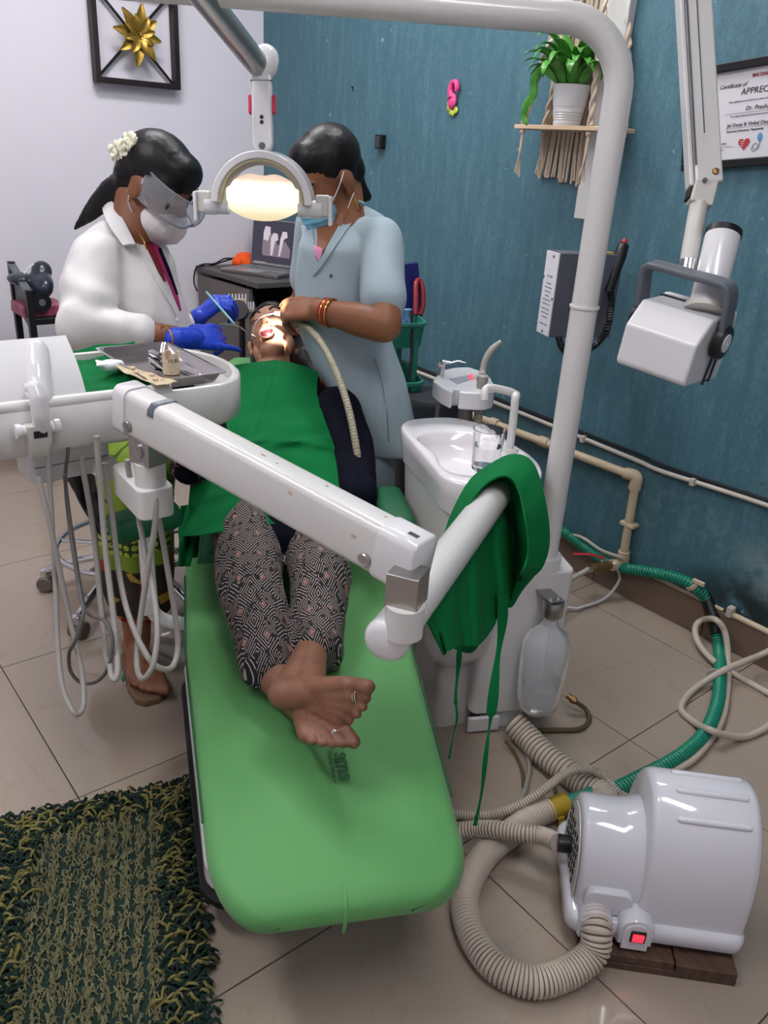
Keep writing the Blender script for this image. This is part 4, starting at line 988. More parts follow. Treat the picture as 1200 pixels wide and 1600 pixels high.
G().loft([[BM(x, y, z) for y, z in ((-.0275, .02), (-.0275, .030), (-.02, .0405), (.02, .0405), (.0275, .030), (.0275, .02), (.026, .02), (.026, .029), (.019, .039), (-.019, .039), (-.026, .029), (-.026, .02))] for x in (.07, .083)]).build('name_band', pm('blue_grey', rgb(86, 96, 108), .4), th)
textmesh('DENTAL', .008, frame(BM(.0765, 0, .0408), -bb3.col[1], bb3.col[0], bb3.col[2]), M['paper'], 'lettering', th)
for x, sx in ((L-.075, -1), (.022, -1)):
    sy = -1 if bb3.col[1].dot(FW) > 0 else 1
    G().lathe([(.001, -.002), (.0105, -.002), (.0105, .003), (.0085, .005), (.006, .004), (.001, .005)], BM(x, sy*.026, -.018), bb3.col[1]*sy, 20).build('pivot_bolt', M['steel'], th)
for x, y, z, w in ((.30, .0, .0392, .012), (.42, .006, .0392, .007), (L-.075, .006, .0392, .005), (.33, -.002, .039, .006)):
    G().box(BM(x, y, z), (w*.7, .0025, .0006), bb3).build('paint_chip', pm('paint_chip', rgb(150, 120, 90), .7), th)
G().box(BM(L-.02, -.006, .0418), (.016, .008, .0012), bb3).build('chipped_corner', M['darkgrey'], th)
for x, z in ((L-.10, .008), (L-.22, .02)): G().box(BM(x, sy*.0262, z), (.008, .0008, .004), bb3).build('paint_chip', pm('rust_mark', rgb(190, 160, 132), .7), th)
# steel knuckles below both ends
G().box(s0+Vector((.006, .006, .058)), (.046, .046, .05), basis(ad, (0, 0, 1))).build('knuckle', M['steel'], th, bev=.002)
k1 = BM(.045, 0, -.062)
G().box(k1+Vector((0, 0, .008)), (.05, .044, .055), basis(Vector((bx.x, bx.y, 0)), (0, 0, 1))).build('knuckle', M['steel'], th, bev=.002)
G().lathe([(.001, 0), (.013, 0), (.013, .003), (.009, .003), (.001, .002)], k1+Vector((0, 0, .006))-Vector((bb3.col[1].x, bb3.col[1].y, 0)).normalized()*-.022*sy, bb3.col[1]*sy, 20).build('knuckle_bolt', M['steel'], th)
G().tube([k1+Vector((0, 0, -.018)), k1+Vector((0, 0, -.058))], .0265, 28).build('stub', M['white'], th)
hb = k1+Vector((0, 0, -.088))
ub = (W(215, 760, 1.35)-W(165, 715, 1.48)); ub.z = 0; ub = ub.normalized()
G().prism([(x-.045, y) for x, y in rrect(.15, .064, .016)], -.026, .030, frame(hb, ub, Vector((-ub.y, ub.x, 0)), (0, 0, 1))).build('hinge_block', M['white'], th, bev=.004)
# ---------------------------------------------------------------- instrument unit
ZU = .93
YB0 = 1.385
zb = Yp(100, 706, YB0).z
th = thing('instrument_unit', 'white dental instrument unit with a rounded tray end and a handle panel at the left', 'instrument unit', (.45, 1.55, zb))
xl = .12
xr = .822
out = [(xl, YB0), (.66, YB0-.012)]
for k in range(1, 14):
    t = -math.pi/2+math.pi*k/14; out.append((.68+(xr-.68)*math.cos(t)**.8 if math.cos(t) > 0 else .68, (YB0+1.722)/2-.006+.5*(1.722-YB0+.02)*math.sin(t)))
out += [(.64, 1.726), (xl, 1.726)]
cx, cyy = .45, 1.555
def shrink(o, d):
    r = []
    for x, y in o:
        r.append((min(max(x, xl+d), 9) if x < .3 else x-d*(1 if x > .66 else 0), y+d if y < cyy-.05 else (y-d if y > cyy+.05 else y)))
    return r
fin_ = shrink(out, .014)
def R_(o, z): return [Vector((x, y, z)) for x, y in o]
G().loft([R_(shrink(out, .012), zb), R_(out, zb+.012), R_(out, ZU-.004), R_(shrink(out, .004), ZU), R_(shrink(out, .012), ZU-.002), R_(fin_, ZU-.030)]).build('body', M['white'], th, ang=60)
# rounded rail along the front edge
G().tube(cr([(xl, YB0+.006, ZU+.002), (.40, YB0+.004, ZU+.002), (.62, YB0, ZU+.000)], 4), .011, 14).build('front_rail', M['white'], th)
# upright panel with moulded grip at the left front
p0 = Yp(134, 622, YB0+.012); ph = Yp(128, 526, YB0+.10)
P = []
for j in range(11):
    f = j/10; row = []
    for i in range(9):
        x = xl-.02+(p0.x-xl+.02)*(i/8); curve = .03*math.sin(f*math.pi*.9)
        row.append(Vector((x, YB0+.012+.085*f-curve*.5, ZU-.004+(ph.z-ZU+.004)*f)))
    P.append(row)
G().sheet(P, -.010).build('rear_panel', M['whiteplastic'], th, ang=60)
e = []
for j in range(11):
    f = j/10; q = P[j][8]; e.append(q)
ear = [[q+Vector((.0, 0, 0)), q+Vector((.0005, .02+.035*math.sin(math.pi*f_), .0))] for q, f_ in zip(e, [j/10 for j in range(11)])]
G().sheet(ear, .006).build('panel_side', M['offwhite'], th, ang=60)
G().lathe([(.0065, -.001), (.0075, -.001), (.0075, .001), (.0065, .001)], P[5][8].lerp(P[5][7], .45)+Vector((0, -.0022, 0)), (0, -1, .25), 20).build('emblem', M['inkgrey'], th)
g = G(); g.chain([(Yp(57, 548, YB0+.07), .020), (Yp(58, 575, YB0+.050), .0235), (Yp(60, 600, YB0+.034), .0245), (Yp(61, 622, YB0+.016), .024)], 20)
blob('grip_bulge', g, M['whiteplastic'], th, .003, 4)
g = G(); g.chain([(Yp(46, 606, YB0-.012), .0095), (Yp(54, 606, YB0-.026), .0125), (Yp(60, 622, YB0-.034), .0145), (Yp(64, 648, YB0-.034), .0150), (Yp(65, 670, YB0-.024), .0135)], 18)
blob('handle', g, M['whiteplastic'], th, .0025, 4)
hbp = Yp(60, 688, YB0-.018)
G().loft([[hbp+Vector((x, y, z)) for x, y in rrect(.040, .034, .006)] for z in (.030, -.0)]+[[hbp+Vector((x*.75, y*.6+.01, -.030)) for x, y in rrect(.040, .034, .006)]]).build('handle_socket', M['offwhite'], th, ang=50)
for q in (-1, 1): G().lathe([(.001, 0), (.010, 0), (.010, .006), (.0125, .007), (.0125, .016), (.001, .017)], hbp+Vector((q*.020, -.004, .022)), (q, 0, 0), 24).build('knob', M['whiteplastic'], th)
G().box(hbp+Vector((0, -.017, .016)), (.022, .003, .012)).build('socket_slot', M['black'], th)
# handpiece holder under the back of the unit
hd0 = [W(34, 718, 1.52), W(160, 706, 1.62)]
hx = (hd0[1]-hd0[0]); hx.z = 0; Lh = hx.length; hfr = frame((hd0[0]+hd0[1])/2, hx.normalized(), Vector((-hx.y, hx.x, 0)).normalized(), (0, 0, 1))
G().prism(rrect(Lh, .09, .016), -.032, .034, hfr).build('handpiece_holder', M['whiteplastic'], th, bev=.008)
G().box(hfr @ Vector((0, -.0455, .002)), (Lh*.9, .0012, .0015), hfr.to_3x3()).build('holder_seam', M['greymetal'], th)
G().tube([W(150, 722, 1.6), W(172, 735, 1.58)], .024, 16).build('holder_end', M['whiteplastic'], th, bev=.006)
G().box((.42, 1.60, zb-.006), (.2, .1, .02)).build('under_plate', M['white'], th)
# hoses of the instruments
HS = {'a': (1.40, .0048, 'tubegrey', [(75, 712), (80, 800), (86, 900), (90, 1000), (97, 1070), (112, 1108), (124, 1115), (131, 1095), (127, 1045), (110, 970), (95, 900), (78, 820), (60, 745)]),
 'b': (1.43, .0034, 'tubedark', [(106, 706), (102, 745), (106, 800), (117, 880), (126, 930), (130, 960), (118, 1000), (108, 1020), (110, 1048), (126, 1066), (150, 1065), (168, 1045), (176, 1005), (165, 972), (137, 958), (128, 930), (112, 830), (104, 770), (101, 742)]),
 'c': (1.46, .0056, 'tubegrey', [(129, 730), (140, 790), (150, 860), (157, 940), (165, 1020), (172, 1045)]),
 'd': (1.42, .0056, 'tubegrey', [(152, 698), (158, 780), (166, 870), (177, 960), (184, 1030), (181, 1060), (174, 1055), (172, 1030)]),
 'e': (1.45, .0054, 'tubegrey', [(165, 740), (176, 810), (184, 880), (195, 940), (212, 990), (232, 1028), (250, 1044), (268, 1043), (277, 1020), (276, 980), (262, 890), (246, 800), (234, 752)]),
 'f': (1.41, .0052, 'tubegrey', [(201, 735), (215, 800), (228, 870), (240, 925), (246, 985), (240, 1035), (228, 1058), (218, 1056), (214, 1030), (219, 970), (231, 890), (241, 830), (244, 780), (243, 752)])}
for k, (d, r, m, pts) in HS.items():
    n = len(pts); P = [W(x, y, d+.03*math.sin(i*.9)) for i, (x, y) in enumerate(pts)]
    up = {'a': 0, 'b': 0}.get(k)
    P = [P[0]+Vector((0, 0, .02))]+P
    G().tube(cr(P, 8), r, 10).build('instrument_hose', M[m], th)
# ---------------------------------------------------------------- green cloth, steel tray and what lies in it
zt_ = ZU-.026
th = thing('green_tray_cloth', 'dark green cloth spread under the steel tray on the white instrument unit', 'cloth', (.5, 1.55, zt_))
def clf(u, v):
    x = .40+.30*u; y = YB0+.055+.30*v
    z = zt_+.012+.0035*math.sin(x*60+y*30)+.003*math.sin(y*85-x*20)
    if v < .12: z = zt_+.012-(.12-v)*.06
    if v > .93: z += (v-.93)*.30
    return (x, y, z)
P = [[clf(i/27, j/27) for i in range(28)] for j in range(28)]
G().sheet(P, .003).build('cloth', M['green'], th, ang=80)
tag(th, th['label'], 'cloth')
tc = [Zp(248, 600, .938), Zp(152, 549, .938), Zp(262, 541, .938), Zp(338, 588, .938)]
ex = ((tc[3]-tc[2])+(tc[0]-tc[1])); ex.z = 0; ex = ex.normalized(); ey = Vector((-ex.y, ex.x, 0))
tcx = sum(tc, Vector())/4
lx = .5*((tc[3]-tc[2]).length+(tc[0]-tc[1]).length); ly = max(abs((tc[2]-tc[1]).dot(ey)), .12)
tfr = frame(Vector((tcx.x, tcx.y, zt_+.020)), ex, ey, (0, 0, 1)); ly = max(.15, ly)
th = thing('steel_tray', 'shiny steel instrument tray with sloping sides on the green cloth', 'tray', tfr.translation)
def tr(w, h, z, r=.012): return [tfr @ Vector((x, y, z)) for x, y in rrect(w, h, r)]
G().loft([tr(lx+.012, ly+.012, .021), tr(lx+.012, ly+.012, .0225), tr(lx, ly, .022), tr(lx-.02, ly-.02, .0018), tr(.02, .02, .0015), ], cap=False).loft([tr(lx+.012, ly+.012, .021), tr(lx-.004, ly-.004, .0195), tr(lx-.022, ly-.022, 0), tr(.02, .02, 0)], cap=False).build('tray', pm('mirror_steel', rgb(205, 200, 200), .16, 1), th, ang=40)
def TP(x, y, z=.004): return tfr @ Vector((x, y, z))
def instr(name, lab, cat, a, b, tip, r=.0026):
    t2 = thing(name, lab, cat, a)
    G().tube([a, a.lerp(b, .25), a.lerp(b, .7), b], [r*.8, r*1.3, r, r*.55], 8).build('handle', M['chrome'], t2)
    G().tube([b]+tip, [r*.5]*(len(tip))+[r*.25], 6).build('working_end', M['chrome'], t2)
q = TP
instr('dental_probe', 'thin steel probe lying lengthwise in the tray beside the cream cup', 'probe', q(-.08, .01, .006), q(.035, -.002, .006), [q(.05, -.004, .010), q(.058, .004, .008)])
instr('dental_explorer', 'slender steel explorer lying behind the cream cup in the tray', 'explorer', q(-.02, .030, .006), q(.09, .040, .006), [q(.10, .042, .012), q(.106, .034, .008)])
instr('dental_tweezers', 'steel tweezers lying at the back left of the tray', 'tweezers', q(-.10, .045, .006), q(-.03, .052, .006), [q(-.015, .05, .008), q(-.005, .044, .006)], .0034)
instr('filling_instrument', 'flat ended steel filling instrument along the right side of the tray', 'instrument', q(.03, -.052, .006), q(.115, -.02, .006), [q(.125, -.015, .006), q(.132, -.012, .006)], .003)
t2 = thing('syringe_cartridge', 'short steel syringe body at the left end of the tray', 'syringe', q(-.085, .03, .01))
G().tube([q(-.105, .028, .010), q(-.09, .030, .010), q(-.07, .033, .010)], [.008, .009, .008], 14).build('barrel', M['chrome'], t2); G().tube([q(-.12, .026, .010), q(-.105, .028, .010)], .003, 8).build('plunger', M['chrome'], t2); G().tube([q(-.07, .033, .010), q(-.045, .037, .008)], [.004, .0015], 8).build('needle', M['chrome'], t2)
# cream cup with a notched rim
cpos = Zp(268, 583, tfr.translation.z+.003)
th = thing('cream_cup', 'small cream cup with a notched crown rim standing in the steel tray', 'cup', cpos)
g = G(); n = 48; Rr = .0165; ri = .0148
def cring(r, z): return [cpos+Vector((r*math.cos(2*math.pi*k/n), r*math.sin(2*math.pi*k/n), z if not callable(z) else z(k))) for k in range(n)]
top = lambda k: .043-(.013 if (k % 12) in (4, 5, 6, 7) else (.005 if (k % 12) in (3, 8) else 0))
g.loft([cring(Rr*.97, 0), cring(Rr, .002), cring(Rr, .024), cring(Rr*1.02, .0245), cring(Rr*1.02, top), cring(ri, lambda k: top(k)-.0002), cring(ri, .004)]).build('cup', M['cream'], th, ang=30)
def cyltext(s_, size, z, off=0):
    fd = (CAM-cpos); fd.z = 0; fd.normalize(); fd = Matrix.Rotation(off, 3, 'Z') @ fd; rx = Vector((0, 0, 1)).cross(fd)
    textmesh(s_, size, frame(cpos+fd*(Rr*1.02+.0006)+Vector((0, 0, z)), rx, (0, 0, 1), fd), M['ink'], 'lettering', th)
cyltext('10-33', .0095, .0285, .25)
# foil strip and cotton
th = thing('foil_strip', 'crumpled cream foil blister strip leaning over the front of the tray', 'blister strip', tfr.translation)
a, b = Zp(190, 573, .945), Zp(258, 598, .948); dx = (b-a); 
P = []
for j in range(7):
    row = []
    for i in range(15):
        f = i/14; w_ = (j/6-.5)*.040*(.35+.65*min(1, f*2.2)) 
        row.append(a-dx*.10+dx*f*1.15+ey*w_+Vector((0, 0, .0014*math.sin(i*1.1+j)+.0012*math.cos(j*1.7+i*.7))))
    P.append(row)
G().sheet(P, .0008).build('strip', pm('cream_foil', rgb(204, 186, 152), .35, .25, var=.15, vscale=60), th, ang=50)
for k in range(4): G().ell(a+dx*(.2+.22*k)+Vector((0, 0, .003))+ey*.006*(-1)**k, (.007, .005, .0035), basis(dx, (0, 0, 1)), 10, 6).build('blister', M['cream'], th)
th = thing('cotton_wad', 'small white cotton wad lying on the green cloth left of the tray', 'cotton', Zp(170, 572, .94))
g = G(); c = Zp(172, 571, .938)
g.ell(c, (.022, .016, .012)); g.ell(c+Vector((.012, -.008, .002)), (.014, .012, .010))
for k in range(5): g.cap(c+Vector((-.012, .004*k-.008, .004)), .0045, c+Vector((-.030+.003*k, .009*k-.012, .006)), .003, 8)
blob('cotton', g, pm('cotton', rgb(230, 230, 232), .95), th, .003, 2, disp=lambda p, n: .0015*noise.noise(p*220))
# ---------------------------------------------------------------- gown hung over the round arm
th = thing('hanging_gown', 'dark green cloth gown with tie strings slung over the round white arm', 'gown', far)
gd = ad; gp_ = Vector((-ad.y, ad.x, 0))           # gp_: away to the upper left
if gp_.dot(RT) > 0: gp_ = -gp_
def W3(p, d=0): return W(p[0], p[1], p[2]+d)
def edge(e, f):
    f *= len(e)-1; i = min(int(f), len(e)-2); k = f-i; return tuple(e[i][q]*(1-k)+e[i+1][q]*k for q in range(3))
def panel(name, e0_, e1_, nu, nv, fa, ff, ph=0, th_=.0035):
    P = []; e0_ = [tuple(p) for p in cr(e0_, 6)]; e1_ = [tuple(p) for p in cr(e1_, 6)]
    for j in range(nv):
        v = j/(nv-1); row = []
        for i in range(nu):
            u = i/(nu-1); a = edge(e0_, u); b = edge(e1_, u); q = tuple(a[k]*(1-v)+b[k]*v for k in range(3))
            row.append(W3(q, fa*(.25+.75*v)*(math.sin(u*ff+ph+v*1.5)+.4*math.sin(u*ff*2.3+ph))))
        P.append(row)
    G().sheet(P, th_).build(name, M['green'], th, ang=80)
panel('front_fall', [(664, 968, 1.20), (700, 908, 1.29), (740, 845, 1.42), (775, 790, 1.55), (806, 760, 1.66)], [(692, 1024, 1.24), (716, 1008, 1.32), (748, 1006, 1.42), (785, 955, 1.54), (826, 900, 1.64)], 44, 30, .022, 21)
panel('back_fall', [(694, 842, 1.44), (720, 800, 1.54), (750, 760, 1.64), (780, 740, 1.70)], [(706, 1012, 1.50), (738, 1018, 1.58), (770, 962, 1.68), (800, 940, 1.74)], 30, 26, .014, 12, 1)
panel('collar_fold', [(690, 856, 1.50), (706, 806, 1.55), (735, 752, 1.58), (768, 726, 1.60), (800, 712, 1.60), (830, 722, 1.58), (848, 772, 1.55), (857, 840, 1.53), (846, 885, 1.52), (822, 906, 1.52)], [(716, 828, 1.44), (730, 798, 1.47), (752, 766, 1.50), (772, 750, 1.51), (792, 746, 1.51), (808, 764, 1.49), (818, 806, 1.47), (824, 850, 1.46), (820, 880, 1.46), (812, 896, 1.46)], 50, 12, .006, 23)
panel('collar_lining', [(704, 832, 1.49), (730, 782, 1.52), (766, 744, 1.55), (798, 740, 1.55), (820, 776, 1.53), (830, 850, 1.51), (818, 905, 1.51)], [(724, 832, 1.55), (748, 792, 1.58), (772, 768, 1.60), (790, 764, 1.60), (800, 800, 1.60), (806, 860, 1.60), (800, 930, 1.60)], 30, 8, .004, 17)
panel('side_fall', [(812, 896, 1.52), (822, 900, 1.53), (834, 898, 1.54)], [(790, 950, 1.58), (800, 945, 1.58), (810, 925, 1.58)], 10, 10, .004, 8)
for pts in ([(718, 1010), (716, 1040), (712, 1090), (714, 1120), (708, 1150), (702, 1185)], [(786, 930), (784, 980), (776, 1040), (768, 1110), (764, 1140), (758, 1190), (752, 1240), (742, 1290)]):
    d0, d1 = 1.50, 1.58
    c = cr([W(x, y, d0+(d1-d0)*i/len(pts)) for i, (x, y) in enumerate(pts)], 8)
    wd_ = [(.010 if len(pts) > 6 else .005)*(.75+.3*math.sin(i*.35))*(1 if i < len(c)*.45 else .45) for i in range(len(c))]
    G().sheet([[q+RT*w*u_+FW*(.4*w*u_*math.sin(i*.3)) for u_ in (-1, 0, 1)] for i, (q, w) in enumerate(zip(c, wd_))], .0012).build('tie_string', M['green'], th, ang=80)
# ---------------------------------------------------------------- suction motor on its board
PR = Zp(1165, 1493, .05); PL = Zp(882, 1452, .05); XP = (PR-PL).normalized(); YP = Vector((-XP.y, XP.x, 0)); LP = (PR-PL).length
pmx = frame(Vector((PL.x, PL.y, 0)), XP, YP, (0, 0, 1))
def PP(x, y, z): return pmx @ Vector((x, y, z))
th = thing('wooden_board', 'dark brown layered wooden board lying under the white suction motor', 'board', PP(.2, .12, 0))
for k, (x0, x1, y0, y1, z0, z1) in enumerate(((.03, .314, -.028, .225, .0, .016), (.035, .20, -.026, .225, .0165, .034), (.203, .312, -.030, .225, .0165, .034))):
    G().box(PP((x0+x1)/2, (y0+y1)/2, (z0+z1)/2), (x1-x0, y1-y0, z1-z0), pmx.to_3x3()).build('plank', M['wood'], th, bev=.0015, smooth=False)
th = thing('suction_motor', 'glossy white domed suction motor with a red lit switch on a wooden board', 'suction unit', PP(.17, .12, .034))
gl = pm('glossy_white_shell', rgb(208, 208, 214), .12, coat=.6)
DY = .25
def dome(w0, w1, wall, top, n=22, flare=.0):
    """profile (y, z) from front foot over the top to the back"""
    out = [(w0-flare, .05), (w0-flare*.6, .06)]
    c = (w0+w1)/2; h = (w1-w0)/2
    out += [(w0, .062+(wall-.062)*k/4) for k in range(5)]
    out += [(c-h*math.cos(math.pi*k/n)**1 if True else 0, wall+(top-wall)*math.sin(math.pi*k/n)**.85) for k in range(1, n)]
    out += [(w1, .062+(wall-.062)*(4-k)/4) for k in range(5)] + [(w1+flare*.6, .06), (w1+flare, .05)]
    return out
def section(x, pr, s=1.0):
    c = DY/2
    return [PP(x, c+(y-c)*s, .05+(z-.05)*s) for y, z in pr]
mp = dome(.012, .238, .13, .328); npf = dome(.028, .222, .10, .246)
G().loft([section(.128, mp, .94), section(.132, mp, .98), section(.142, mp, 1), section(LP-.022, mp, 1), section(LP-.012, mp, .985), section(LP-.006, mp, .94)]).build('main_shell', gl, th, ang=60)
G().loft([section(.016, npf, .93), section(.020, npf, .98), section(.028, npf, 1), section(.09, npf, 1), section(.112, npf, 1.02), section(.134, npf, 1.07)]).build('nose_shell', gl, th, ang=60)
G().loft([[PP(LP/2+x, DY/2+y, z) for x, y in rrect(LP-i*2, DY+.004-i*2, .028)] for z, i in ((.048, .002), (.051, 0), (.070, 0), (.080, .003), (.084, .010))]).build('base_skirt', gl, th, ang=60)
# front pocket below the nose
G().loft([[PP(.072+x, y, .112+z) for x, z in rrect(.088, .052, .016)] for y in (.014, .024, .04)]).build('front_step', gl, th, bev=.003, ang=60)
for t0, dz in ((.30, 0), (.43, 0), (.56, 0)):
    c = DY/2; a = math.pi*t0; y = c-.113*math.cos(a); z = .13+.198*math.sin(a)**.85
    G().cap(PP(.175, y, z), .006, PP(LP-.035, y, z), .006, 12).build('rib', gl, th)
# vent plate on the left end
vp = [PP(.0145, c_y, c_z) for c_y, c_z in [(DY/2+(y-DY/2)*.84, .05+(z-.05)*.90) for y, z in npf[3:-3]]]
G().loft([vp, [p-XP*.003 for p in vp]]).build('vent_plate', M['offwhite'], th, ang=30)
k = 0
for r in range(5):
    for c_ in range(7):
        y, z = .072+.018*c_, .10+.020*r
        if ((y-DY/2)/.075)**2+((z-.13)/.075)**2 < 1:
            G().box(PP(.0105, y, z+(c_ % 2)*.008), (.002, .005, .013), pmx.to_3x3()).build('vent_slot', M['darkgrey'], th)
sp_ = [PP(.10+x, .004, .085+z) for x, z in rrect(.03, .05, .012)]
# hose port and switch hoods on the front
for xx, w in ((.052, .062), (.125, .066)):
    o = [(w/2*math.cos(math.pi*k/14), .03+w/2*math.sin(math.pi*k/14)) for k in range(15)]
    o = [(w/2, .0)]+o+[(-w/2, .0)]
    G().loft([[PP(xx+x, .03, .052+z) for x, z in o], [PP(xx+x, -.006, .052+z*.98) for x, z in o], [PP(xx+x*.9, -.013, .052+z*.92) for x, z in o]]).build('front_hood', gl, th, ang=50)
o = [(.024, -.006), *[(.024*math.cos(math.pi*k/12), .03+.024*math.sin(math.pi*k/12)) for k in range(13)], (-.024, -.006)]
G().loft([[PP(.125+x, -.0125, .049+z) for x, z in o], [PP(.125+x*.97, -.0165, .049+z) for x, z in o]]).build('switch_plate', M['paper'], th, ang=40)
G().box(PP(.127, -.0175, .078), (.027, .006, .025), pmx.to_3x3()).build('switch_bezel', M['black'], th, bev=.001)
G().box(PP(.127, -.021, .078), (.020, .004, .018), pmx.to_3x3() @ Matrix.Rotation(.12, 3, 'X')).build('rocker', M['ledred'], th, bev=.001)
for x, y in ((.10, .03), (LP-.04, .03), (.06, .21), (LP-.04, .21)):
    G().lathe([(.001, .034), (.014, .034), (.013, .05), (.001, .05)], PP(x, y, 0), (0, 0, 1), 16).build('foot', M['blackmat'] if x < .2 else M['whiteplastic'], th)
# hoses of the motor
def hose(name, lab, pts, r, pitch=.0075, depth=.14, mat='hose', group=None):
    o = ribbed(pts, r, pitch, depth, 18).build(name, M[mat], None, ang=80); tag(o, lab, 'hose', group)
    if mat == 'hose': 
        me = o.data; me.materials.append(M['hosegroove']); n = 18
        for i, p in enumerate(me.polygons):
            ringi = i//n
            if ringi % 4 == 0: p.material_index = 1
    return o
hose('corrugated_hose', 'thick beige corrugated hose bent in a U before the white motor', [PP(.052, .02, .086), PP(.052, -.02, .082), Zp(926, 1490, .05), Zp(885, 1521, .031), Zp(830, 1534, .029), Zp(772, 1508, .029), Zp(735, 1452, .029), Zp(728, 1395, .029), Zp(755, 1340, .029), Zp(800, 1300, .029), Zp(838, 1274, .032), Zp(858, 1264, .034)], .0285)
th = thing('yellow_tape', 'yellow tape wrapped round the end of the U shaped hose', 'tape', Zp(866, 1262, .034))
a, b = Zp(855, 1267, .034), Zp(884, 1255, .036); G().tube([a, b], .0245, 18).build('wrap', M['yellow'], th); G().sheet([[a.lerp(b, .1)+Vector((0, 0, -.005)), a.lerp(b, .4)+Vector((0, 0, -.005))], [a.lerp(b, .1)+Vector((.0, -.028, -.005)), a.lerp(b, .42)+Vector((0, -.028, -.005))], [a.lerp(b, .12)+Vector((.0, -.03, -.026)), a.lerp(b, .44)+Vector((0, -.03, -.024))]], .001).build('loose_end', M['yellow'], th)
tag(G().tube([b, Zp(905, 1250, .04), Zp(940, 1235, .05)], .019, 16).build('drain_pipe', M['teal']), 'dark teal pipe stub between yellow tape and white motor', 'pipe')
hose('corrugated_hose', 'widest beige corrugated hose running from under the column to behind the motor', [Zp(800, 1128, .06), Zp(822, 1150, .044), Zp(850, 1178, .036), Zp(885, 1205, .034), Zp(915, 1228, .034), Zp(945, 1250, .05), PP(.06, .25, .07)], .033, .012, .10)
hose('corrugated_hose', 'beige corrugated hose crossing above the U shaped hose into the motor end', [Zp(640, 1312, .03), Zp(690, 1302, .028), Zp(740, 1296, .05), Zp(775, 1296, .076), Zp(815, 1302, .090), Zp(848, 1306, .10), PP(-.012, .135, .125)], .0185, .0075, .12)
G().tube([PP(-.014, .135, .125), PP(.016, .135, .125)], .0175, 16).build('dark_coupling', M['black'], bpy.data.objects['suction_motor'])
hose('corrugated_hose', 'thinnest beige corrugated hose arching over the widest hose by the motor', [Zp(640, 1268, .014), Zp(700, 1272, .014), Zp(755, 1276, .016), Zp(800, 1264, .04), Zp(845, 1238, .075), Zp(885, 1208, .095), Zp(920, 1202, .09), Zp(945, 1215, .07), Zp(965, 1238, .05), Zp(985, 1250, .03)], .0105, .006, .10)
for lab, pts, r, m in (('thin grey tube curving on the floor between column and motor hoses', [Zp(805, 1152, .03), Zp(822, 1172, .012), Zp(827, 1200, .008), Zp(820, 1235, .008), Zp(808, 1262, .008)], .0055, 'tubegrey'),
                       ('second thin tube lying left of the grey tube near the column', [Zp(790, 1158, .03), Zp(806, 1180, .008), Zp(816, 1205, .006), Zp(818, 1230, .006)], .004, 'rubber'),
                       ('dark thin tube lying in the shade behind the widest hose', [Zp(830, 1190, .008), Zp(858, 1215, .007), Zp(868, 1240, .007), Zp(866, 1258, .007)], .0045, 'rubber')):
    tag(G().tube(cr(pts, 8), r, 8).build('floor_tube', M[m]), lab, 'tube')
tag(G().tube([Zp(684, 1118, .012), Zp(722, 1078, .012)], .006, 8).build('foot_cable', M['black']), 'short black cable on the floor between chair and column', 'cable')
# ---------------------------------------------------------------- teal and grey hoses along the teal wall
def XH(px, py, off): return Xp(px, py, XW-off)
tp = [XH(850, 812, .03), XH(885, 834, .03), XH(910, 853, .03), XH(940, 874, .032), XH(975, 887, .034), XH(1010, 893, .034), XH(1050, 901, .034), XH(1082, 914, .036), Zp(1106, 940, .12), Zp(1118, 975, .072), Zp(1124, 1015, .020), Zp(1125, 1060, .020), Zp(1121, 1098, .020), Zp(1106, 1138, .020), Zp(1080, 1168, .020), Zp(1045, 1192, .020), Zp(1000, 1215, .020), Zp(950, 1240, .02)]
th = thing('teal_hose', 'teal ribbed hose running along the skirting then over the floor behind the motor', 'hose', tp[10])
th_o = ribbed(tp, .0185, .0105, .14, 16).build('hose', M['hoseteal'], th, ang=80); th_o.data.materials.append(M['tealgroove'])
for i, p in enumerate(th_o.data.polygons):
    if (i//16) % 4 == 0: p.material_index = 1
G().tube(cr([tp[8]+Vector((.004, .02, .02)), tp[8], Zp(1114, 962, .09), Zp(1120, 990, .05)], 6), .0205, 14).build('black_tape', M['black'], th)
for a, m in ((tp[7], 'cream'), (tp[11]+Vector((.0, .02, 0)), 'conduit')):
    d_ = (tp[8]-tp[7]) if m == 'cream' else (tp[11]-tp[10]); G().lathe([(.0185, -.006), (.022, -.006), (.022, .006), (.0185, .006)] if m == 'cream' else [(.0185, -.002), (.0205, -.002), (.0205, .002), (.0185, .002)], a, d_, 18).build('hose_clip', M[m], th)
G().box(tp[7]+Vector((-.005, -.02, .02)), (.014, .04, .012)).build('clip_tail', M['cream'], th, bev=.002)
gpth = [(1132, 1047, .047), (1087, 1075, .010), (1064, 1106, .010), (1087, 1130, .012), (1110, 1141, .047), (1132, 1148, .030), (1165, 1151, .010), (1200, 1135, .010), (1235, 1105, .010)]
tag(G().tube(cr([XH(1270, 980, .03), XH(1200, 1018, .035), Zp(1165, 1033, .062)]+[Zp(*q) for q in gpth], 10), .0095, 12).build('grey_hose', M['hose']), 'plain grey hose crossing over the teal hose in a wide loop', 'hose')
gp2 = [(1235, 1105, .030), (1200, 1083, .010), (1149, 1054, .010), (1113, 1031, .020), (1090, 1002, .03), (1087, 979, .05), (1100, 968, .065), (1119, 969, .11), (1133, 989, .08), (1138, 1031, .02), (1137, 1070, .010), (1130, 1119, .010), (1113, 1151, .010), (1090, 1180, .010), (1064, 1199, .010), (1020, 1225, .010)]
tag(G().tube(cr([Zp(*q) for q in gp2], 10), .0095, 12).build('grey_hose', M['hose']), 'plain grey hose standing in a small loop against the skirting beside the teal hose', 'hose')
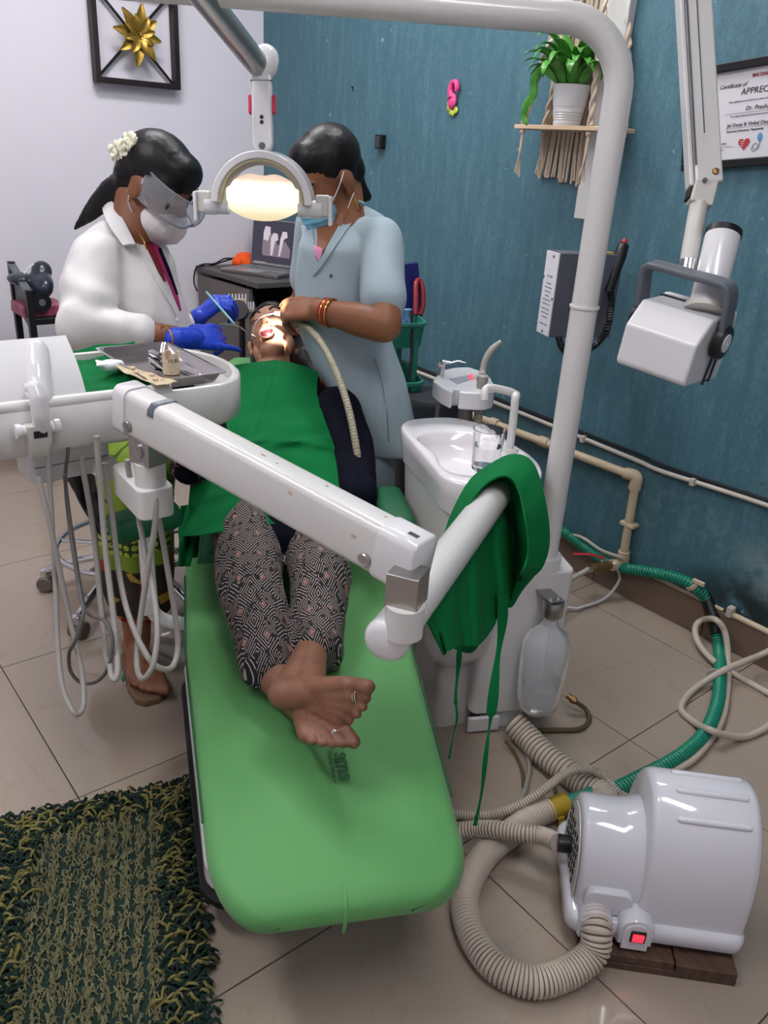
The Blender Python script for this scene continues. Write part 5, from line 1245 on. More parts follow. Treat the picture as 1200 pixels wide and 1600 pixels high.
# ---------------------------------------------------------------- shaggy rug
TLp, TRp = Zp(8, 1288, 0), Zp(300, 1224, 0); RRp = Zp(325, 1600, 0)
ru = (TRp-TLp); ru.z = 0; wR = ru.length; ru = ru.normalized(); rv = (RRp-TRp); rv.z = 0; rv = rv.normalized(); LR = .80
def RP(u, v, z): return TLp+ru*u+rv*v+Vector((0, 0, z))
th = thing('shaggy_rug', 'dark green shaggy rug with olive loops on the floor left of the chair', 'rug', RP(wR/2, LR/2, 0))
M['rugd'] = pm('rug_dark', rgb(24, 46, 38), .95); M['rugo'] = pm('rug_olive', rgb(122, 116, 66), .95, var=.2, vscale=60); M['rugc'] = pm('rug_centre', rgb(122, 120, 88), .95, var=.3, vscale=80)
G().prism([tuple(RP(u, v, 0))[:2] for u, v in ((0, 0), (wR, 0), (wR, LR), (0, LR))], .001, .008).build('backing', M['rugd'], th)
BW = .072
def strand(g, u, v, L, r, ang, h, n=4, sides=4):
    pts = []; a = ang
    for i in range(n+1):
        f = i/n; pts.append(RP(u, v, .006+h*math.sin(math.pi*min(1, .15+f*.85))))
        u += math.cos(a)*L/n; v += math.sin(a)*L/n; a += rnd.uniform(-.9, .9)
    g.tube(pts, [r*1.1]+[r]*(n-1)+[r*.8], sides)
gd_ = G(); go = G(); gc = G()
nrow = 9
for _ in range(6500):
    u = rnd.uniform(BW*.9, wR-BW*.9); v = rnd.uniform(BW*.9, LR)
    k = (u-BW)/(wR-2*BW)*nrow; 
    if abs(k-round(k)) < .17: continue
    strand(gc, u, v, rnd.uniform(.008, .016), rnd.uniform(.0014, .002), 1.57+rnd.uniform(-.9, .9)+(math.pi if rnd.random() < .5 else 0), rnd.uniform(.006, .014), 2, 4)
for _ in range(2300):
    e = rnd.random()
    if e < .40: u, v = rnd.uniform(-.004, BW), rnd.uniform(0, LR)
    elif e < .80: u, v = rnd.uniform(wR-BW, wR+.004), rnd.uniform(0, LR)
    else: u, v = rnd.uniform(0, wR), rnd.uniform(-.004, BW)
    olive = rnd.random() < .26 and .006 < u < wR-.006 and v > .006
    strand(go if olive else gd_, u, v, rnd.uniform(.022, .042) if olive else rnd.uniform(.014, .03), rnd.uniform(.0022, .0032), rnd.uniform(-.9, .9)+(math.pi if rnd.random() < .5 else 0), rnd.uniform(.008, .02) + (.004 if olive else 0), 4, 5)
stuff(gc.build('centre_pile', M['rugc'], th, fix=False)); stuff(gd_.build('dark_shag', M['rugd'], th, fix=False)); stuff(go.build('olive_shag', M['rugo'], th, fix=False))
# ---------------------------------------------------------------- stool of the dentist
SX, SY = .845, 2.25
th = thing('dentist_stool', 'round black stool on a chrome star base with grey castors under the dentist', 'stool', (SX, SY, 0))
for k in range(5):
    a = math.radians(180+36+72*k-2); d = Vector((math.cos(a), math.sin(a), 0)); r0 = Vector((SX, SY, 0))
    G().tube(cr([r0+d*.03+Vector((0, 0, .135)), r0+d*.12+Vector((0, 0, .125)), r0+d*.22+Vector((0, 0, .095)), r0+d*.268+Vector((0, 0, .07))], 6), .012, 12).build('star_leg', M['chrome'], th)
    w = r0+d*.275+Vector((0, 0, .027)); tn = Vector((-d.y, d.x, 0))
    ct_ = G().lathe([(.001, -.024), (.022, -.024), (.026, -.020), (.026, -.003), (.02, -.002), (.02, .002), (.026, .003), (.026, .020), (.022, .024), (.001, .024)], w, tn, 24).build('castor', M['caster'], th)
    G().lathe([(.001, 0), (.018, 0), (.016, .022), (.001, .028)], w+Vector((0, 0, .024)), (0, 0, 1), 16).build('castor_hood', M['chrome'], th)
G().tube([Vector((SX+.215*math.cos(t), SY+.215*math.sin(t), .185)) for t in [2*math.pi*k/48 for k in range(48)]], .0085, 10, closed=True).build('foot_ring', M['chrome'], th)
for k in range(5):
    a = math.radians(216+72*k); G().tube([(SX+.02*math.cos(a), SY+.02*math.sin(a), .18), (SX+.215*math.cos(a), SY+.215*math.sin(a), .185)], .007, 8).build('ring_spoke', M['chrome'], th)
G().tube([(SX, SY, .11), (SX, SY, .44)], .022, 16).build('gas_column', M['chrome'], th)
G().lathe([(.001, .42), (.16, .42), (.175, .435), (.175, .47), (.16, .485), (.001, .49)], (SX, SY, 0), (0, 0, 1), 36).build('seat', M['black'], th)
# ---------------------------------------------------------------- table with laptop
ZT2 = .79
A = Zp(302, 414, ZT2); B = Zp(403, 443, ZT2); A.y = min(A.y, YW-.01)
e1_ = (B-A); e1_.z = 0; L1 = e1_.length; e1_ = e1_.normalized(); e2_ = Vector((-e1_.y, e1_.x, 0)); 
if e2_.dot(RT) < 0: e2_ = -e2_
th = thing('side_table', 'dark grey table in the room corner carrying the open laptop', 'table', (A+B)/2)
tf = frame(A, e1_, e2_, (0, 0, 1))
G().box(tf @ Vector((L1/2, .185, -.012)), (L1, .37, .024), tf.to_3x3()).build('table_top', M['tablegrey'], th, bev=.003)
G().box(tf @ Vector((L1/2-.03, .012, -.42)), (L1-.10, .018, .76), tf.to_3x3()).build('side_panel', pm('warm_grey_panel', rgb(104, 96, 92), .6), th)
G().box(tf @ Vector((L1/2-.03, .355, -.42)), (L1-.10, .018, .76), tf.to_3x3()).build('side_panel', M['darkgrey'], th)
G().box(tf @ Vector((.06, .185, -.30)), (.018, .33, .5), tf.to_3x3()).build('back_panel', M['blackmat'], th)
G().box(tf @ Vector((L1/2-.03, .185, -.55)), (L1-.12, .33, .018), tf.to_3x3()).build('shelf', M['darkgrey'], th)
G().tube([tf @ Vector((L1-.12, .03, -.03)), tf @ Vector((L1*.98, .03, -.26))], .012, 8).build('brace', M['black'], th)
th = thing('laptop', 'open silver laptop with a tooth radiograph on its screen', 'laptop', Zp(405, 418, ZT2))
dep = Vector((-.914, -.405, 0)); wv_ = Vector((.405, -.914, 0))
q0_ = Zp(342, 419, ZT2+.01)+Vector((-.01, -.03, 0)); q = [q0_, q0_, q0_-dep*.235]
lf = frame(q[2], wv_, dep, (0, 0, 1)); WL, DL = .325, .235
G().box(lf @ Vector((WL/2, DL/2, -.001)), (WL, DL, .016), lf.to_3x3()).build('base', M['steel'], th, bev=.003)
G().box(lf @ Vector((WL/2, .085, .0075)), (WL-.04, .10, .0015), lf.to_3x3()).build('keyboard', pm('key_grey', rgb(150, 150, 152), .5), th)
kb0 = None
for r in range(5):
    for c_ in range(13):
        p = lf @ Vector((.03+c_*.0238, .045+r*.0195, .0095))
        if kb0 is None: kb0 = G().box((0, 0, 0), (.019, .0155, .003), lf.to_3x3()).build('key', pm('key_cap', rgb(120, 120, 124), .5), th, smooth=False); o = kb0
        else: o = kb0.copy(); COL.objects.link(o)
        o.matrix_parent_inverse = Matrix.Translation(p-WORLD[th.name])
G().box(lf @ Vector((WL/2, .185, .0075)), (.10, .06, .001), lf.to_3x3()).build('touchpad', pm('pad_grey', rgb(160, 160, 162), .3), th)
tl = math.radians(8); sz = (Vector((0, 0, 1))*math.cos(tl)-dep*math.sin(tl)).normalized(); sn = (dep*math.cos(tl)+Vector((0, 0, 1))*math.sin(tl)).normalized()
sf = frame(q[2]+Vector((0, 0, .008)), wv_, sz, wv_.cross(sz)) if wv_.cross(sz).dot(dep) > 0 else frame(q[2]+Vector((0, 0, .008)), wv_, sz, -wv_.cross(sz))
HL = .215
G().box(sf @ Vector((WL/2, HL/2, -.004)), (WL, HL, .006), sf.to_3x3()).build('lid', M['steel'], th, bev=.002)
scr = pm('screen_dark', rgb(40, 38, 50), .3, emit=rgb(52, 50, 62), es=.8); xr_ = pm('radiograph_tooth', rgb(180, 170, 176), .4, emit=rgb(186, 176, 180), es=.55); xg = pm('radiograph_gum', rgb(110, 100, 108), .4, emit=rgb(112, 100, 110), es=.6)
G().box(sf @ Vector((WL/2, HL/2+.004, .0)), (WL-.014, HL-.018, .002), sf.to_3x3()).build('screen', scr, th)
def SP(x, y, z=.0013): return sf @ Vector((x, y, z))
G().prism([(.068, .060), (.075, .046), (.23, .046), (.23, .085), (.20, .12), (.16, .098), (.13, .14), (.085, .17), (.068, .13)], .0011, .0014, sf).build('radiograph', xg, th)
for o_ in ([(.072, .120), (.098, .115), (.110, .150), (.108, .180), (.078, .182), (.070, .15)], [(.118, .05), (.130, .05), (.140, .115), (.158, .125), (.152, .152), (.128, .155), (.115, .13)], [(.165, .05), (.175, .05), (.19, .13), (.21, .14), (.205, .165), (.18, .165), (.17, .13)]):
    G().prism(o_, .0014, .0018, sf).build('tooth_image', xr_, th)
for k in range(6): G().box(SP(.032+k*.012, .013), (.006, .006, .0006), sf.to_3x3()).build('taskbar_icon', xr_, th)
th = thing('orange_cloth', 'folded orange cloth lying behind the laptop against the white wall', 'cloth', Zp(378, 402, ZT2))
c = Yp(384, 404, 3.69); c.z = ZT2; g = G()
for k in range(4): g.ell(c+Vector((.004*k, .008*k, .012+.011*k)), (.062-.005*k, .035, .014), None)
g.ell(c+Vector((-.05, .0, .022)), (.022, .034, .022))
blob('cloth', g, M['orange'], th, .005, 3, disp=lambda p, n: .005*ridge(p, 16))
for i, pts in enumerate(([(372, 405), (352, 404), (335, 412), (318, 413), (306, 420), (303, 440), (308, 455)], [(370, 402), (345, 410), (325, 416), (312, 414)])):
    tag(G().tube(cr([Yp(x, y, 3.725+.01*i) for x, y in pts], 8), .004, 8).build('laptop_cable', M['black']), ['black cable hanging over the left edge of the grey table', 'short black cable lying on the table behind the laptop'][i], 'cable')
# rack with pale prongs and a round black tin behind the patient's head
th = thing('prong_rack', 'pale rack of upright prongs with a round black disc behind the patient', 'rack', W(375, 470, 2.95))
rk = basis(RT, FW*-1)
for (x0, x1, y, n, L) in ((358, 384, 470, 6, .022), (384, 396, 484, 4, .026)):
    a, b = W(x0, y, 2.9), W(x1, y, 2.9); G().box((a+b)/2, ((b-a).length, .012, .012), basis(b-a, (0, 0, 1))).build('rail', M['cream'], th)
    for k in range(n): p = a.lerp(b, k/(n-1)); G().cap(p, .004, p+Vector((0, 0, L)), .0025, 8).build('prong', M['paper'], th)
G().lathe([(.001, 0), (.035, 0), (.035, .03), (.001, .03)], W(374, 487, 2.9), -FW, 28).build('disc', M['black'], th)
G().tube([W(378, 500, 2.9), Vector((W(378, 500, 2.9).x, W(378, 500, 2.9).y, .3))], .012, 10).build('stand', M['black'], th)
G().lathe([(.001, 0), (.11, 0), (.1, .02), (.001, .025)], Vector((W(378, 500, 2.9).x, W(378, 500, 2.9).y, .0)), (0, 0, 1), 24).build('stand_foot', M['black'], th)
G().tube([Vector((W(378, 500, 2.9).x, W(378, 500, 2.9).y, .02)), Vector((W(378, 500, 2.9).x, W(378, 500, 2.9).y, .32))], .010, 10).build('stand_post', M['black'], th)
# ---------------------------------------------------------------- black trolley at the left wall
YT = 3.32
def YPp(x, y, Y=YT): return Yp(x, y, Y)
th = thing('black_trolley', 'black metal trolley standing against the white wall behind the dentist', 'trolley', Vector((YPp(60, 500).x, YT, 0)))
pA, pB = YPp(47, 478), Yp(20, 432, 3.62)
for p in (pA, pB, pA+Vector((.42, 0, 0)), pB+Vector((.42, 0, 0))): G().box((p.x, p.y, p.z/2+.03), (.026, .026, p.z+.06)).build('post', M['black'], th, bev=.002)
for dx in (0, .42):
    a, b = pA+Vector((dx, 0, .05)), pB+Vector((dx, 0, .05))
    G().box((a+b)/2, ((a-b).length, .03, .012), basis(b-a, (0, 0, 1))).build('hand_rail', M['greymetal'], th, bev=.002)
    G().box((a+b)/2+Vector((0, 0, -.08)), ((a-b).length, .008, .15), basis(b-a, (0, 0, 1))).build('side_sheet', M['black'], th)
for z in (YPp(70, 497).z, .35): G().box(((pA.x+pB.x)/2+.21, (pA.y+pB.y)/2, z-.012), (.43, abs(pA.y-pB.y)+.02, .024)).build('shelf', M['black'], th, bev=.002)
zs = YPp(70, 497).z
th = thing('pink_packet', 'pink printed packet lying on the black trolley shelf', 'packet', YPp(72, 488))
G().box(Vector((YPp(74, 488).x, YT+.10, zs+.022)), (.17, .16, .044)).build('packet', pm('pink_print', rgb(150, 70, 90), .5, var=.5, vscale=60), th, bev=.005)
th = thing('black_device', 'black and grey goggle shaped device with a round front lens on the trolley', 'device', YPp(65, 455))
c = Vector((YPp(66, 473).x, YT+.03, YPp(66, 473).z)); g = G()
G().lathe([(.001, 0), (.028, .0), (.034, .004), (.036, .03), (.001, .03)], c, (0, -1, 0), 28).build('lens', M['black'], th)
G().lathe([(.001, .001), (.014, .001), (.012, .004), (.001, .003)], c+Vector((0, -.028, 0)), (0, -1, 0), 20).build('lens_centre', M['greymetal'], th)
g.ell(c+Vector((.03, .08, .045)), (.045, .09, .06), Matrix.Rotation(.5, 3, 'Y')); g.ell(c+Vector((-.03, .12, .07)), (.05, .06, .025)); g.cap(c+Vector((.01, .05, .03)), .03, c+Vector((.05, .1, .10)), .04)
blob('device_body', g, pm('slate_gloss', rgb(44, 48, 58), .25), th, .006, 4)
G().tube(cr([c+Vector((-.02, .1, .09)), c+Vector((.02, .1, .125)), c+Vector((.05, .1, .11))], 6), .003, 8).build('strap', M['paper'], th)
# ---------------------------------------------------------------- teal storage cart behind the assistant
D = 2.72
th = thing('teal_cart', 'teal plastic basket cart standing behind the assistant by the teal wall', 'cart', W(645, 600, D))
cb_ = W(640, 520, D); cf = basis(RT.lerp(Vector((1, 0, 0)), .3), (0, 0, 1))
def basket(c, w, d, h):
    R = cf
    def rr(s_, z): return [c+R @ Vector((x*s_, y*s_, z)) for x, y in rrect(w, d, .03)]
    G().loft([rr(.88, 0), rr(1, h-.012), rr(1.05, h-.010), rr(1.05, h), rr(.98, h), rr(.86, .006)], cap=True).build('basket', M['teal'], th, ang=50)
bc0 = W(636, 531, D)-cf.col[0]*.045
basket(bc0, .155, .26, .082)
lo = W(640, 614, D)-cf.col[0]*.06; basket(lo, .15, .26, .072)
lo2 = Vector((lo.x, lo.y, .06)); basket(lo2, .15, .26, .09)
for x, y in ((.045, -.115), (.045, .115), (-.06, -.115), (-.06, .115)):
    p = bc0+cf @ Vector((x, y, 0)); G().tube([(p.x, p.y, .04), (p.x, p.y, bc0.z+.03)], .012, 10).build('post', M['teal'], th)
for x, y in ((.06, -.1), (.06, .1), (-.06, -.1), (-.06, .1)):
    p = lo2+cf @ Vector((x, y, 0)); G().lathe([(.001, -.01), (.03, -.01), (.03, .01), (.001, .01)], (p.x, p.y, .03), cf.col[0], 16).build('wheel', M['black'], th)
tag(G().tube(cr([W(643, 485, D-.14), W(644, 530, D-.14), W(641, 580, D-.14), W(639, 620, D-.14)], 6), .005, 8).build('cart_cable', M['black']), 'black cable hanging down the front of the teal cart', 'cable')
b0 = bc0+Vector((0, 0, .01))
fo = W(640, 455, D+.02)
th = thing('blue_folder', 'deep blue folder standing upright in the top basket of the teal cart', 'folder', b0)
G().box(Vector((fo.x, fo.y, (bc0.z+.012+W(640, 410, D).z)/2)), (.075, .022, W(640, 410, D).z-bc0.z-.012), cf @ Matrix.Rotation(-.1, 3, 'Y')).build('folder', M['blue'], th, bev=.002)
th = thing('printed_box', 'blue and white printed box in front of the blue folder in the teal cart', 'box', b0)
p = W(634, 475, D-.05); G().box(Vector((p.x, p.y, bc0.z+.055)), (.045, .03, .095), cf).build('box', pm('blue_print', rgb(120, 150, 200), .5, var=.6, vscale=90), th)
th = thing('red_handle', 'thick dark red loop handle sticking out of the teal cart', 'handle', b0)
G().tube(cr([W(649, 492, D-.03), W(650, 465, D-.03), W(650, 443, D-.02), W(655, 438, D), W(660, 450, D), W(661, 475, D), W(657, 492, D)], 8), .009, 12).build('loop', pm('dark_red', rgb(140, 36, 48), .35), th)
# black bag on the floor under the conduit
th = thing('black_bin', 'dark rounded bin on the floor between the cart and the instrument holder', 'bin', W(675, 640, 2.55))
p = Zp(678, 725, 0); p = W(673, 640, 2.6)
G().lathe([(.001, 0), (.085, 0), (.10, .02), (.11, p.z+.03), (.10, p.z+.05), (.001, p.z+.055)], Vector((p.x, p.y, 0)), (0, 0, 1), 28).build('bin', pm('charcoal_plastic', rgb(44, 46, 50), .5), th)
# ---------------------------------------------------------------- people
FH = Vector((sy_, cy_, 0)); RTH = Vector((cy_, -sy_, 0)); ZV = Vector((0, 0, 1))
def headmat(c, f0, pitch, roll=0):
    f = f0.normalized()*math.cos(pitch)-ZV*math.sin(pitch); u = f0.normalized()*math.sin(pitch)+ZV*math.cos(pitch)
    l = u.cross(f)
    if roll: R = Matrix.Rotation(roll, 3, f); l = R @ l; u = R @ u
    return frame(c, f, l, u)
def fold(sc, amp, stretch=(1, 1, .45)):
    def d(p, n):
        q = Vector((p.x*stretch[0], p.y*stretch[1], p.z*stretch[2]))
        return amp*(noise.noise(q*sc)+.5*noise.noise(q*sc*2.3+Vector((3, 1, 2))))
    return d
def torus(g, c, nrm, R, r, n=24): 
    b = basis(nrm, (0.3, .2, 1) if abs(Vector(nrm).normalized().z) < .9 else (1, 0, 0))
    g.tube([Vector(c)+b @ Vector((0, math.cos(2*math.pi*k/n)*R, math.sin(2*math.pi*k/n)*R)) for k in range(n)], r, 6, closed=True); return g
# ================= dentist
HC = W(243, 291, 2.10); HD = headmat(HC, RTH*.98-FH*.18, math.radians(37))
def HL_(M_, x, y, z): return M_ @ Vector((x, y, z))
pelv = Vector((.88, 2.20, .60)); kneeR, kneeL = Vector((.715, 1.87, .585)), Vector((.81, 1.98, .585))
shR, shL = W(150, 404, 2.04), W(230, 396, 2.24); elR = W(130, 512, 1.99); wrR = W(296, 529, 2.10); elL = W(235, 520, 2.34); wrL = W(306, 500, 2.38)
nb_ = W(216, 362, 2.11); chest = W(192, 450, 2.13); belly = W(196, 550, 2.14)
dt = thing('dentist', 'seated person in a white coat, clear goggles and blue gloves leaning over the patient', 'person', (SX, SY, .49))
g = G(); headshape(g, HD)
g.chain([(HL_(HD, -.03, 0, -.05), .054), (W(206, 362, 2.12), .054), (W(200, 400, 2.17), .06)]); g.cap(shR, .038, shL, .038)
g.chain([(W(200, 400, 2.17), .07), (W(200, 460, 2.20), .08), (W(205, 550, 2.25), .09), (pelv, .10)])
for s_, e_, w_ in ((shR, elR, wrR), (shL, elL, wrL)): g.chain([(s_, .048), (e_, .040), (e_.lerp(w_, .35), .039), (w_, .026)])
ankR = Vector((.70, 1.86, .085)); ankL = Vector((.80, 2.02, .30))
g.chain([(pelv, .10), (kneeR, .065), (kneeR.lerp(ankR, .4), .052), (ankR, .036)]); g.chain([(pelv, .10), (kneeL, .065), (ankL, .045), (Vector((.81, 2.05, .24)), .04)])
def foot(g, heel, f, n, med, s=1.0):
    f = f.normalized(); n = (n-f*n.dot(f)).normalized(); m = f.cross(n)
    if m.dot(med) < 0: m = -m
    g.ell(heel, (.036*s, .029*s, .030*s), basis(f, n))
    g.cap(heel, .027*s, heel+f*.07*s+n*.012*s, .028*s); g.cap(heel+n*.028*s+f*.02*s, .028*s, heel+f*.085*s+n*.022*s, .022*s)
    tips = []
    for k, (o, L, r, l2) in enumerate(((.026, .142, .0125, .048), (.008, .148, .0088, .036), (-.008, .142, .0082, .032), (-.022, .132, .0078, .028), (-.034, .118, .0075, .024))):
        b = heel+f*L*s+m*o*s-n*.004*s
        g.cap(heel+f*.06*s+m*o*.45*s+n*.006*s, .020*s, b, .0155*s, 10); g.cap(b, r*1.05*s, b+f*l2*.55*s+n*.004*s, r*s, 10); g.cap(b+f*l2*.55*s+n*.004*s, r*s, b+f*l2*s-n*.003*s, r*1.02*s, 10)
        tips.append((b+f*l2*.6*s+n*.002*s, b+f*l2*s+n*(r*.75-.003)*s, f, n, r*s))
    return tips
tipsD = foot(g, Vector((.698, 1.89, .052)), Vector((-.14, -1, -.05)), ZV, RTH, 1.12)
g.cap(ankR, .036, Vector((.70, 1.875, .06)), .034)
blob('body', g, M['skin'], dt, .0065, 5)
# eyes, brows
for q in (-1, 1):
    G().ell(HL_(HD, .083, q*.031, .004), (.003, .016, .0022), HD.to_3x3(), 12, 8).build('eyelashes', M['hair'], dt)
    G().tube(cr([HL_(HD, .083, q*.012, .030), HL_(HD, .086, q*.03, .034), HL_(HD, .072, q*.05, .028)], 5), .0028, 6).build('eyebrow', M['hair'], dt)
# hair
g = G(); R3_ = HD.to_3x3()
for p, r in (((-.018, 0, .046), (.099, .083, .086)), ((.035, 0, .075), (.055, .066, .050)), ((-.062, 0, -.012), (.048, .066, .055)), ((-.095, -.012, .030), (.035, .045, .042)), ((.02, -.062, .03), (.05, .022, .035)), ((.02, .062, .03), (.05, .022, .035))):
    g.ell(HL_(HD, *p), r, R3_, 20, 14)
pt = [W(196, 292, 2.12), W(176, 300, 2.13), W(155, 318, 2.14), W(138, 336, 2.14), W(116, 358, 2.15)]
g.chain(list(zip(pt, (.045, .036, .028, .020, .006))))
hair_d = blob('hair', g, M['hair'], dt, .006, 10, disp=lambda p, n: .0012*noise.noise(Vector((p.x*150, p.y*150, p.z*30))))
g = G(); fl_ = M['flower'] = pm('jasmine', rgb(226, 222, 200), .8)
fp = [hit(bvh(hair_d), x, y, .004, 2.10) for x, y in ((178, 240), (183, 233), (190, 228), (194, 236), (199, 222), (206, 216), (186, 243), (202, 228), (212, 219), (194, 221), (184, 226), (197, 230), (180, 247), (176, 233), (209, 212), (200, 214))]
for p in fp:
    for k in range(6): 
        d = Vector((rnd.uniform(-1, 1), rnd.uniform(-1, 1), rnd.uniform(-1, 1))).normalized(); g.ell(p+d*.007, (.0065, .003, .0085), basis(d, (0.2, .3, 1)), 8, 5)
stuff(g.build('hair_flowers', fl_, dt))
# mask with ear loops
g = G()
g.ell(HL_(HD, .052, 0, -.060), (.064, .070, .056), R3_); g.ell(HL_(HD, .092, 0, -.05), (.040, .022, .042), R3_); g.cap(HL_(HD, .105, 0, -.020), .014, HL_(HD, .118, 0, -.075), .010); g.cap(HL_(HD, .118, 0, -.075), .010, HL_(HD, .065, 0, -.122), .014); g.ell(HL_(HD, .05, 0, -.085), (.05, .058, .042), R3_)
mk = blob('mask', g, M['mask'], dt, .004, 3, keep=lambda c: (HD.inverted() @ c).x > .006 and (HD.inverted() @ c).z < -.012+.25*max(0, (HD.inverted() @ c).x-.06))
B_ = bvh(mk)
l0, l1 = HL_(HD, .018, -.063, -.032), HL_(HD, .016, -.058, -.088)
ear = HL_(HD, -.020, -.086, -.012)
for a, b, c in ((HL_(HD, .030, -.066, -.030), HL_(HD, .008, -.080, -.008), HL_(HD, -.004, -.086, .022)), (HL_(HD, .022, -.060, -.082), HL_(HD, -.004, -.080, -.055), HL_(HD, -.012, -.087, -.036))):
    G().tube(cr([a, b, c], 6), .0017, 6).build('ear_loop', M['mask'], dt)
G().tube(cr([HL_(HD, .098, -.030, -.03), HL_(HD, .112, -.012, -.06), HL_(HD, .121, -.0, -.078)], 5), .0010, 6).build('mask_seam', M['mask'], dt)
# goggles: wrap-around clear shield
P = []
for j in range(6):
    row = []
    for i in range(25):
        a = math.radians(-112+224*i/24); z = -.030+.072*j/5; bul = .012*math.sin(math.pi*j/5)
        notch = -.0 if j else .016*math.exp(-(a/.25)**2)
        row.append(HL_(HD, .034+(.098+bul)*math.cos(a), (.084+bul*.6)*math.sin(a), z+.004+notch))
    P.append(row)
gg = G().sheet(P, .0018).build('goggle_shield', pm('goggle_clear', (.86, .88, .93, 1), .10, trans=.86, ior=1.35), dt, ang=60)
for j in (0, 5): G().tube(P[j], .0026, 6).build('goggle_rim', pm('goggle_rim_clear', rgb(190, 192, 200), .15, trans=.6), dt)
for q, i in ((-1, 5), (1, 19)): G().box(P[2][i].lerp(P[3][i], .5)-HD.col[1].to_3d()*-.000, (.016, .005, .014), R3_ @ Matrix.Rotation(q*1.0, 3, 'Z')).build('goggle_vent', M['black'], dt, bev=.002)
for p, r in (((-.006, -.086, -.045), .004), ((-.020, -.084, -.030), .0022)): G().ell(HL_(HD, *p), r).build('earring', M['goldj'], dt)
# coat
g = G(); fd = (RTH*.98-FH*.18).normalized(); cb3 = basis(fd, ZV)
trunk(g, [(336, 168, 186, 2.14, .03), (350, 150, 206, 2.14, .07), (366, 138, 232, 2.15, .095), (384, 124, 254, 2.155, .115), (410, 112, 270, 2.16, .125), (440, 104, 279, 2.17, .13), (480, 104, 289, 2.20, .135), (520, 108, 296, 2.23, .14), (560, 112, 300, 2.26, .145), (620, 118, 308, 2.31, .16), (680, 130, 310, 2.35, .17)])
g.cap(shR+ZV*.004, .056, shL, .05); g.chain([(W(196, 372, 2.14), .055), (W(185, 400, 2.14), .085)])
g.chain([(shR, .062), (shR.lerp(elR, .5), .064), (elR, .060), (elR.lerp(wrR, .30), .050), (elR.lerp(wrR, .52), .044)])
g.chain([(shL, .058), (elL, .052), (elL.lerp(wrL, .72), .040)])
g.chain([(W(205, 650, 2.33), .14), (kneeR+Vector((.03, .09, .03)), .098), ]); g.chain([(W(205, 650, 2.33), .14), (kneeL+Vector((.03, .07, .03)), .09)])
g.chain([(W(195, 640, 2.36), .14), (Vector((.88, 2.30, .46)), .15)])
def coatd(p, n):
    q = Vector((p.x, p.y, p.z*.5)); a = .011*ridge(q, 6.5)+.005*ridge(q, 13, 3)
    dl = (p-elR).length
    if dl < .17: a += .006*math.sin((p-shR).dot((elR-shR).normalized())*70+4*noise.noise(p*7))*(1-dl/.17)
    return a-.006
coat = blob('lab_coat', g, M['coat'], dt, .007, 14, disp=coatd)
BC = bvh(coat)
ci = cr([W(200, 318, 2.20), W(184, 309, 2.18), W(173, 309, 2.13), W(184, 328, 2.085), W(198, 353, 2.055), W(212, 381, 2.045)], 5)
co = cr([W(196, 334, 2.21), W(172, 322, 2.19), W(160, 324, 2.13), W(166, 344, 2.07), W(178, 364, 2.04), W(192, 383, 2.03)], 5)
G().sheet([[a_.lerp(b_, k/5)+(a_-b_).normalized().cross(ZV)*0+(-FW)*.004*math.sin(math.pi*k/5) for k in range(6)] for a_, b_ in zip(ci, co)], .006).build('coat_collar', M['coat'], dt, ang=80)
patch('kurta', BC, ([(233, 378), (249, 410), (265, 446), (281, 486)], [(249, 384), (262, 412), (275, 448), (284, 486)]), 14, 6, M['magenta'], dt, .003, .003, 2.1)
patch('inner_top', BC, ([(224, 376), (239, 405), (255, 440)], [(237, 376), (248, 405), (260, 440)]), 10, 6, M['maroon'], dt, .005, .002, 2.08)
patch('scarf_edge', BC, ([(247, 388), (262, 424), (276, 460)], [(252, 387), (267, 424), (279, 460)]), 10, 3, M['navy'], dt, .006, .002, 2.08)
patch('coat_front_edge', BC, ([(208, 382), (225, 401), (249, 443), (277, 494), (285, 540)], [(215, 379), (231, 397), (255, 439), (283, 490), (290, 540)]), 18, 3, M['coat'], dt, .008, .005, 2.1)
for x, y in ((276, 498), (279, 514)):
    p = hit(BC, x, y, .002)
    if p: G().lathe([(.001, 0), (.006, 0), (.0055, .002), (.001, .0015)], p, -FW, 12).build('button', M['whiteplastic'], dt)
G().tube(cr([HL_(HD, -.02, -.035, -.10), W(222, 372, 2.06), W(229, 390, 2.06)], 5), .0016, 6).build('necklace', M['goldj'], dt)
# green printed dress over knees and shin
drm = pm('green_print', rgb(112, 138, 36), .8, bump=.2, bscale=500); t = T(drm); v = t.pos(); sep = t.new('ShaderNodeSeparateXYZ'); t.link(v, sep.inputs[0])
pv_ = t.new('ShaderNodeCombineXYZ'); t.link(t.math('MULTIPLY', t.dot(v, tuple(RTH)), 1.0), pv_.inputs[0]); t.link(sep.outputs[2], pv_.inputs[1])
def modc(sock, p): return t.math('SUBTRACT', t.math('FRACT', t.math('DIVIDE', sock, p)), .5)
mx, mz = modc(t.dot(v, tuple(RTH)), .021), modc(sep.outputs[2], .021)
dots = t.math('LESS_THAN', t.math('ADD', t.math('MULTIPLY', mx, mx), t.math('MULTIPLY', mz, mz)), .14)
band = t.mix(dots, rgb(40, 52, 22), rgb(150, 168, 60))
vor = t.new('ShaderNodeTexVoronoi'); vor.inputs['Scale'].default_value = 26; t.link(v, vor.inputs['Vector'])
flor = t.ramp(vor.outputs['Color'], [(.25, rgb(40, 34, 24)), (.45, rgb(132, 36, 30)), (.55, rgb(46, 50, 26)), (.72, rgb(170, 140, 50)), (.8, rgb(34, 30, 22))], 'CONSTANT')
z_ = t.math('ADD', sep.outputs[2], t.math('MULTIPLY', t.noise(14, 2, v), .03))
